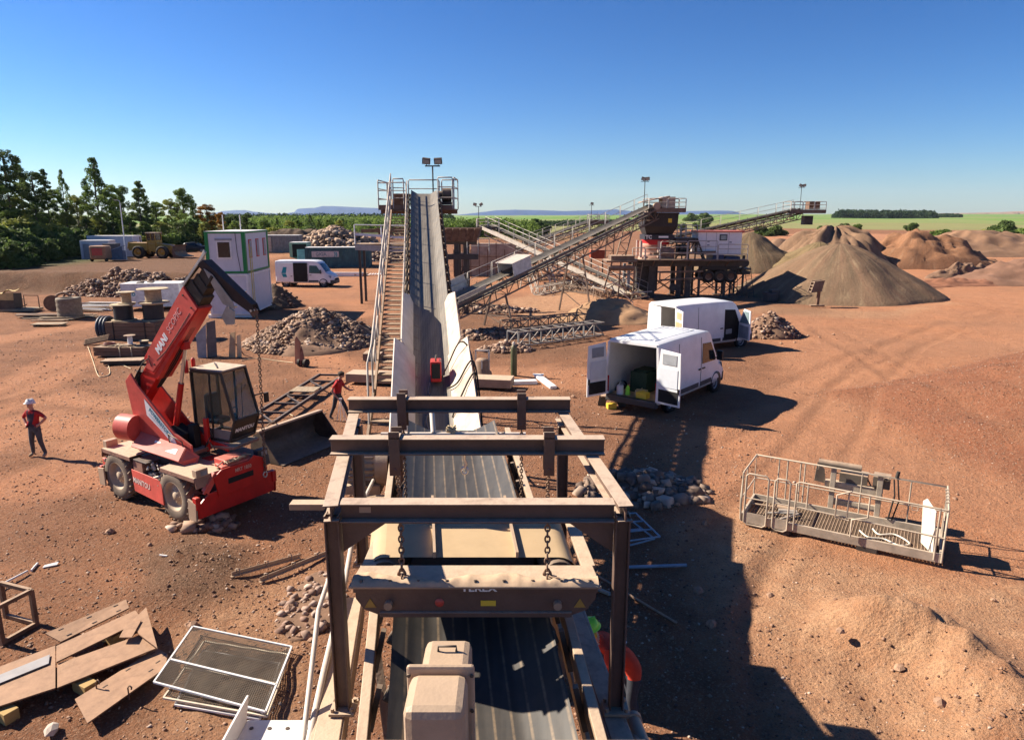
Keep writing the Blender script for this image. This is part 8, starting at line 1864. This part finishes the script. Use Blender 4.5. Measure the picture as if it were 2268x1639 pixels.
def leaves(name, C, S, n, ls, mat, seed):
    """n leaf faces spread through the ellipsoid clumps C (centres) of size S"""
    rs = np.random.RandomState(seed); C = np.array(C); S = np.array(S); w_ = (S**2).sum(1); k = rs.choice(len(C), n, p=w_/w_.sum())
    d = rs.normal(size=(n, 3)); d /= np.linalg.norm(d, axis=1)[:, None]; r = rs.uniform(.25, 1, (n, 1))**.5; p = C[k]+d*r*S[k]
    nm = d*.6+rs.normal(size=(n, 3))*.7+np.array((0, 0, .35)); nm /= np.linalg.norm(nm, axis=1)[:, None]
    u = np.cross(nm, rs.normal(size=(n, 3))); u /= np.linalg.norm(u, axis=1)[:, None]; v = np.cross(nm, u); s = ls*rs.uniform(.6, 1.4, (n, 1))
    q = np.stack([p-u*s, p-v*s*.55, p+u*s, p+v*s*.55], 1).reshape(-1, 3)
    m = bpy.data.meshes.new(name); m.vertices.add(4*n); m.vertices.foreach_set('co', q.ravel()); m.loops.add(4*n); m.loops.foreach_set('vertex_index', np.arange(4*n, dtype=np.int32))
    m.polygons.add(n); m.polygons.foreach_set('loop_start', np.arange(0, 4*n, 4, dtype=np.int32)); m.polygons.foreach_set('loop_total', np.full(n, 4, dtype=np.int32)); m.update(calc_edges=True); m.materials.append(mat)
    o = bpy.data.objects.new(name, m); COL.objects.link(o); return o
def tree(kind, mat, seed, H_=12., n=14000, ls=.115):
    rn = random.Random(seed); t = thing(kind+'_tree', 'x', 'tree', (0, 0, -90)); C = []; S = []; q = MB(t)
    q.tube([(0, 0, -.4), (.1, .05, H_*.3), (-.05, .1, H_*.6), (.05, 0, H_*.92)], .09, 6)
    q.cyl((0, 0, -.4), (.08, .04, H_*.34), .24, 8, .13)
    def put(c, s, sq=.8):
        C.append(c); S.append((s, s, s*sq))
    if kind == 'broadleaf':
        for k in range(90):
            z = H_*rn.uniform(.16, .99); f = z/H_; a = rn.uniform(0, 6.28); prof_ = (math.sin(math.pi*min(1, max(0, (f-.08)/.98)))**.6)*(1.12-.5*f); rr_ = H_*.27*prof_*math.sqrt(rn.uniform(.05, 1)); c = (rr_*math.cos(a), rr_*math.sin(a), z-rr_*.12)
            put(c, H_*rn.uniform(.028, .062))
            if k % 4 == 0: q.cyl((0, 0, z*.7), c, .05, 5, .012)
    elif kind == 'airy':
        for k in range(90):
            f = rn.uniform(0, 1)**.85; z = H_*(.2+.8*f); a = rn.uniform(0, 6.28); rr_ = H_*.19*(1-f)**.7*math.sqrt(rn.uniform(.1, 1.1))+.05; c = (rr_*math.cos(a), rr_*math.sin(a), z); put(c, H_*rn.uniform(.018, .042)*(1.2-f*.5), 1.1)
            if k % 3 == 0: q.cyl((0, 0, z-rr_*1.1), c, .04, 5, .01)
    else:
        for k in range(100):
            f = rn.uniform(0, 1); z = H_*(.12+.88*f); a = rn.uniform(0, 6.28); rr_ = H_*.20*(1-f)**.75*math.sqrt(rn.uniform(.1, 1)); c = (rr_*math.cos(a), rr_*math.sin(a), z-rr_*.25); put(c, H_*rn.uniform(.025, .05)*(1.2-.4*f), .6)
            if k % 4 == 0: q.cyl((0, 0, z), c, .04, 5, .012)
    q.build('trunk', BARK); o = leaves('crown', C, S, n, ls, mat, seed); o.parent = t; return t
TP = {'b1': tree('broadleaf', LG, 1), 'b2': tree('broadleaf', LD, 2), 'b3': tree('broadleaf', LY_, 3), 'o': tree('broadleaf', LO, 4), 'a1': tree('airy', LG, 5, n=9500, ls=.095), 'a2': tree('airy', LD, 6, n=8500, ls=.095), 'p1': tree('pine', LD, 7, n=12000), 'p2': tree('pine', LD, 8, n=12000)}
TREES = [(-40, 345, 'b2', 96, 1.3), (4, 332, 'b2', 98, 1.2), (36, 352, 'p1', 104, 1.1), (68, 380, 'b2', 106, .9), (93, 372, 'p2', 108, 1.0), (134, 378, 'a1', 112, .8), (115, 420, 'b1', 112, 1.0), (165, 432, 'b3', 114, 1.0), (204, 352, 'a1', 110, 1.25), (186, 398, 'a2', 116, 1.0), (240, 410, 'b1', 114, 1.0), (268, 412, 'b2', 118, .9), (303, 398, 'p2', 116, 1.1), (318, 420, 'a1', 119, .9), (342, 448, 'b1', 120, 1.0), (375, 440, 'b3', 122, .9), (402, 418, 'b1', 118, 1.1), (425, 446, 'a1', 122, .9), (455, 452, 'o', 124, 1.05), (485, 470, 'o', 128, .8), (470, 490, 'b3', 126, .9), (515, 476, 'b2', 128, 1.0), (545, 474, 'b2', 130, 1.1), (500, 482, 'b1', 131, .9), (585, 488, 'b1', 138, 1.1), (612, 484, 'a1', 142, .9), (640, 490, 'b3', 140, 1.1), (660, 492, 'b1', 144, 1.0), (686, 476, 'a2', 140, .9), (705, 492, 'a1', 146, 1.0), (728, 490, 'b1', 142, 1.1), (750, 492, 'b3', 148, 1.0), (30, 440, 'b3', 100, 1.2), (75, 450, 'b1', 103, 1.1), (145, 470, 'b3', 107, 1.0), (220, 470, 'b3', 109, 1.1), (285, 480, 'b1', 111, 1.1), (355, 490, 'b3', 113, 1.1), (430, 500, 'b2', 117, 1.1), (190, 490, 'b2', 106, 1.0), (250, 500, 'b2', 108, 1.0), (320, 505, 'b1', 110, 1.0), (395, 512, 'b2', 112, 1.0), (455, 520, 'b3', 115, .9), (520, 515, 'b1', 120, 1.0), (-20, 400, 'b1', 92, 1.2)]
desc = {'b1': 'mid green broad tree', 'b2': 'dark green broad tree', 'b3': 'olive green bushy tree', 'o': 'orange brown autumn tree', 'a1': 'tall airy pale stemmed tree', 'a2': 'thin open dark tree', 'p1': 'dark layered pine like tree', 'p2': 'narrow dark tree'}
used = set(); prev = None
def whereabouts(x):
    for lim, s in ((70, 'above the left slope at the edge of the view'), (150, 'on the wooded slope left of the tall airy tree'), (235, 'behind the white site cabins'), (330, 'behind the street lamp and yellow loader'), (440, 'between the loader and the autumn tree'), (500, 'just left of the office containers'), (565, 'right behind the office containers'), (625, 'right of the office containers under the mountains'), (700, 'behind the dark earth mound'), (900, 'behind the tall heap of quarried blocks')):
        if x <= lim: return s
seen = {}
for i, (x, yt, k, Y_, ws) in enumerate(TREES):
    p = ad(x, yt, Y_); z0 = gzp(p.x, Y_); hh = max(4.5, p.z-z0); s = hh/12.0
    t = TP[k] if k not in used else dup(TP[k], (0, 0, 0)); used.add(k)
    wd = s*ws*(.95 if hh > 9 else 1.3)
    t.matrix_basis = Matrix.Translation((p.x, Y_, z0)) @ Matrix.Rotation(i*1.7, 4, 'Z') @ Matrix.Diagonal((wd, wd, s, 1))
    lb = desc[k]+' '+whereabouts(x)
    n_ = seen.get(lb, 0); seen[lb] = n_+1
    tag(t, lb, 'tree', 'trees along the wooded edge of the quarry'); t['_k'] = lb
allt = [o for o in COL.objects if '_k' in o]
for o in allt:
    n_ = seen[o['_k']]
    if n_ > 1:
        g = sorted([q_ for q_ in allt if q_['_k'] == o['_k']], key=lambda q_: -(q_.matrix_basis.translation.y+.001*q_.matrix_basis.translation.x)); i = g.index(o)
        o['label'] = ('farther ', 'nearer ')[i]+o['_k'] if n_ == 2 else ('farthest ', 'middle ', 'nearest ', 'second nearest ')[i]+o['_k']
for o in allt: del o['_k']
def bush(label_kind, mat, seed, n=3600, ls=.085):
    rn = random.Random(seed); t = thing('shrub', 'x', 'shrub', (0, 0, -95)); C = []; S = []; q = MB(t)
    for k in range(13):
        a = rn.uniform(0, 6.28); r = rn.uniform(0, .9); c = (r*math.cos(a), r*math.sin(a), rn.uniform(.35, 1.25)*(1-.35*r)); C.append(c); s = rn.uniform(.25, .48); S.append((s, s, s*.8)); q.cyl((r*.2*math.cos(a), r*.2*math.sin(a), -.2), c, .05, 5, .015)
    q.build('stem', BARK); o = leaves('foliage', C, S, n, ls, mat, seed); o.parent = t; return t
BP = [bush('d', LD, 41), bush('g', LG, 42), bush('y', LY_, 43)]; ub = set()
SH = [(x, y, Y_, s, k) for x, y, Y_, s, k in ((5, 575, 76, 2.6, 0), (35, 585, 78, 2.2, 0), (10, 520, 82, 3.0, 0), (50, 540, 84, 2.8, 0), (80, 575, 84, 2.2, 0), (20, 470, 88, 3.2, 2), (65, 500, 90, 3, 0), (105, 540, 90, 2.6, 0), (130, 575, 90, 2.0, 0), (155, 580, 96, 2.2, 0), (-20, 560, 74, 2.6, 0), (95, 500, 95, 3, 2), (130, 520, 98, 2.8, 1), (165, 545, 100, 2.8, 0), (200, 550, 102, 2.6, 1), (285, 560, 104, 2.4, 0), (310, 560, 106, 2.4, 2), (350, 560, 108, 2.6, 0), (380, 562, 110, 2.4, 1), (410, 562, 112, 2.4, 0), (440, 560, 114, 2.4, 2), (470, 562, 118, 2.6, 0), (600, 540, 136, 3, 2), (640, 538, 138, 3, 1), (690, 538, 136, 3, 0), (725, 535, 140, 3, 2), (765, 520, 140, 2.6, 1))]
for i, (x, y, Y_, s, k) in enumerate(SH):
    p = ad(x, y, Y_); z0 = gzp(p.x, Y_)-.2; t = BP[k] if k not in ub else dup(BP[k], (0, 0, 0)); ub.add(k)
    t.matrix_basis = Matrix.Translation((p.x, Y_, z0)) @ Matrix.Rotation(i*2.1, 4, 'Z') @ Matrix.Diagonal((s*1.15, s*1.15, s, 1))
    tag(t, ('dark green shrub growing in the thicket at the foot of the woods', 'mid green shrub growing in the thicket at the foot of the woods', 'olive shrub growing in the thicket at the foot of the woods')[k], 'shrub', 'shrubs of the thicket')
FB = [(1990, 552, 165, 1.8, 0, 'dark round bush at the rim left of the far right bank'), (2165, 545, 150, 3.6, 2, 'reddish olive bush among the hedge at the right edge'), (2195, 548, 152, 3.4, 0, 'dark bush left of the last one at the right edge'), (2228, 548, 150, 4.2, 0, 'tallest dark bush of the hedge at the right edge'), (2258, 548, 154, 3.8, 1, 'green bush cut by the right edge of the view'), (2075, 528, 190, 3.0, 1, 'low green bush on the meadow above the humped heap'), (2115, 545, 170, 2.6, 2, 'olive bush at the left end of the right hand hedge'), (1820, 507, 260, 2.6, 0, 'single dark bush on the field left of the eroded mound'), (1877, 499, 280, 3.0, 0, 'round bush on the field directly behind the eroded mound'), (1900, 500, 290, 2.6, 1, 'smaller bush on the field right of the round one'), (2018, 507, 300, 3, 0, 'lone bush in the field below the far wood'), (2222, 506, 320, 4, 0, 'lone bush in the field at the right'), (1532, 481, 700, 7, 0, 'lone field tree right of the crusher hopper'), (1565, 483, 680, 7, 0, 'wide field bush right of the lone field tree'), (1510, 494, 300, 3, 1, 'bush in the green field behind the plant railing'), (1555, 497, 310, 4, 0, 'dark bush in the field above the white plant cabin'), (1330, 500, 240, 3.4, 0, 'dark bush behind the farthest conveyor head'), (1190, 500, 250, 5, 0, 'largest dark bush beside the green field'), (1690, 517, 240, 3, 0, 'left bush of the dark hedge behind the conveyor head'), (1720, 515, 245, 3, 0, 'right bush of the dark hedge behind the conveyor head')]
for i, (x, y, Y_, s, k, lb) in enumerate(FB):
    p = ad(x, y, Y_); z0 = gzp(p.x, Y_)-.2; t = dup(BP[k], (0, 0, 0)); t.matrix_basis = Matrix.Translation((p.x, Y_, z0)) @ Matrix.Rotation(i*1.3, 4, 'Z') @ Matrix.Diagonal((s*1.2, s*1.2, s, 1)); tag(t, lb, 'bush')
    if 'group' in t: del t['group']
def wood(name, label, spots, Y0, dY, h, n, ls, mat, seed):
    rs = np.random.RandomState(seed); C = []; S = []
    for x in np.arange(spots[0], spots[1], spots[2]):
        for r_ in range(4):
            Y_ = Y0+dY*rs.uniform(0, 1); X_ = (x+rs.uniform(-2, 2)-1134)/F*Y_*1.0; z0 = gzp(X_, Y_); k = h*rs.uniform(.75, 1.08); f = min(1, (x-spots[0])/14+.45, (spots[1]-x)/14+.45)
            C.append((X_, Y_, z0+k*f*.5)); S.append((h*.4, h*.4, k*f*.52))
    o = leaves(name, C, S, n, ls, mat, seed); tag(o, label, 'wood', kind='stuff'); return o
wood('far_wood', 'dark wood on the horizon behind the green field', (1832, 2052, 2.0), 1250, 160, 15, 26000, 1.6, LB_, 3)
wood('far_wood', 'low thin strip of trees right of the dark wood on the horizon', (2050, 2108, 2.0), 1500, 160, 8, 5000, 1.4, LB_, 4)
wood('far_wood', 'green wood at the foot of the mountains right of the long conveyor head', (960, 1190, 3.0), 210, 70, 5.4, 36000, .4, LG, 5)
wood('far_wood', 'dark hedge line below the mountains behind the farthest conveyor', (1185, 1420, 4), 420, 60, 3.2, 9000, .5, LB_, 6)
wood('far_wood', 'belt of trees far behind the block heap under the mountains', (560, 960, 3.0), 230, 120, 5.4, 42000, .42, LG, 7)
wood('far_wood', 'hazy belt of trees farther away between the left woods and the mountains', (470, 1010, 4.0), 520, 140, 7.5, 20000, .85, LB_, 8)
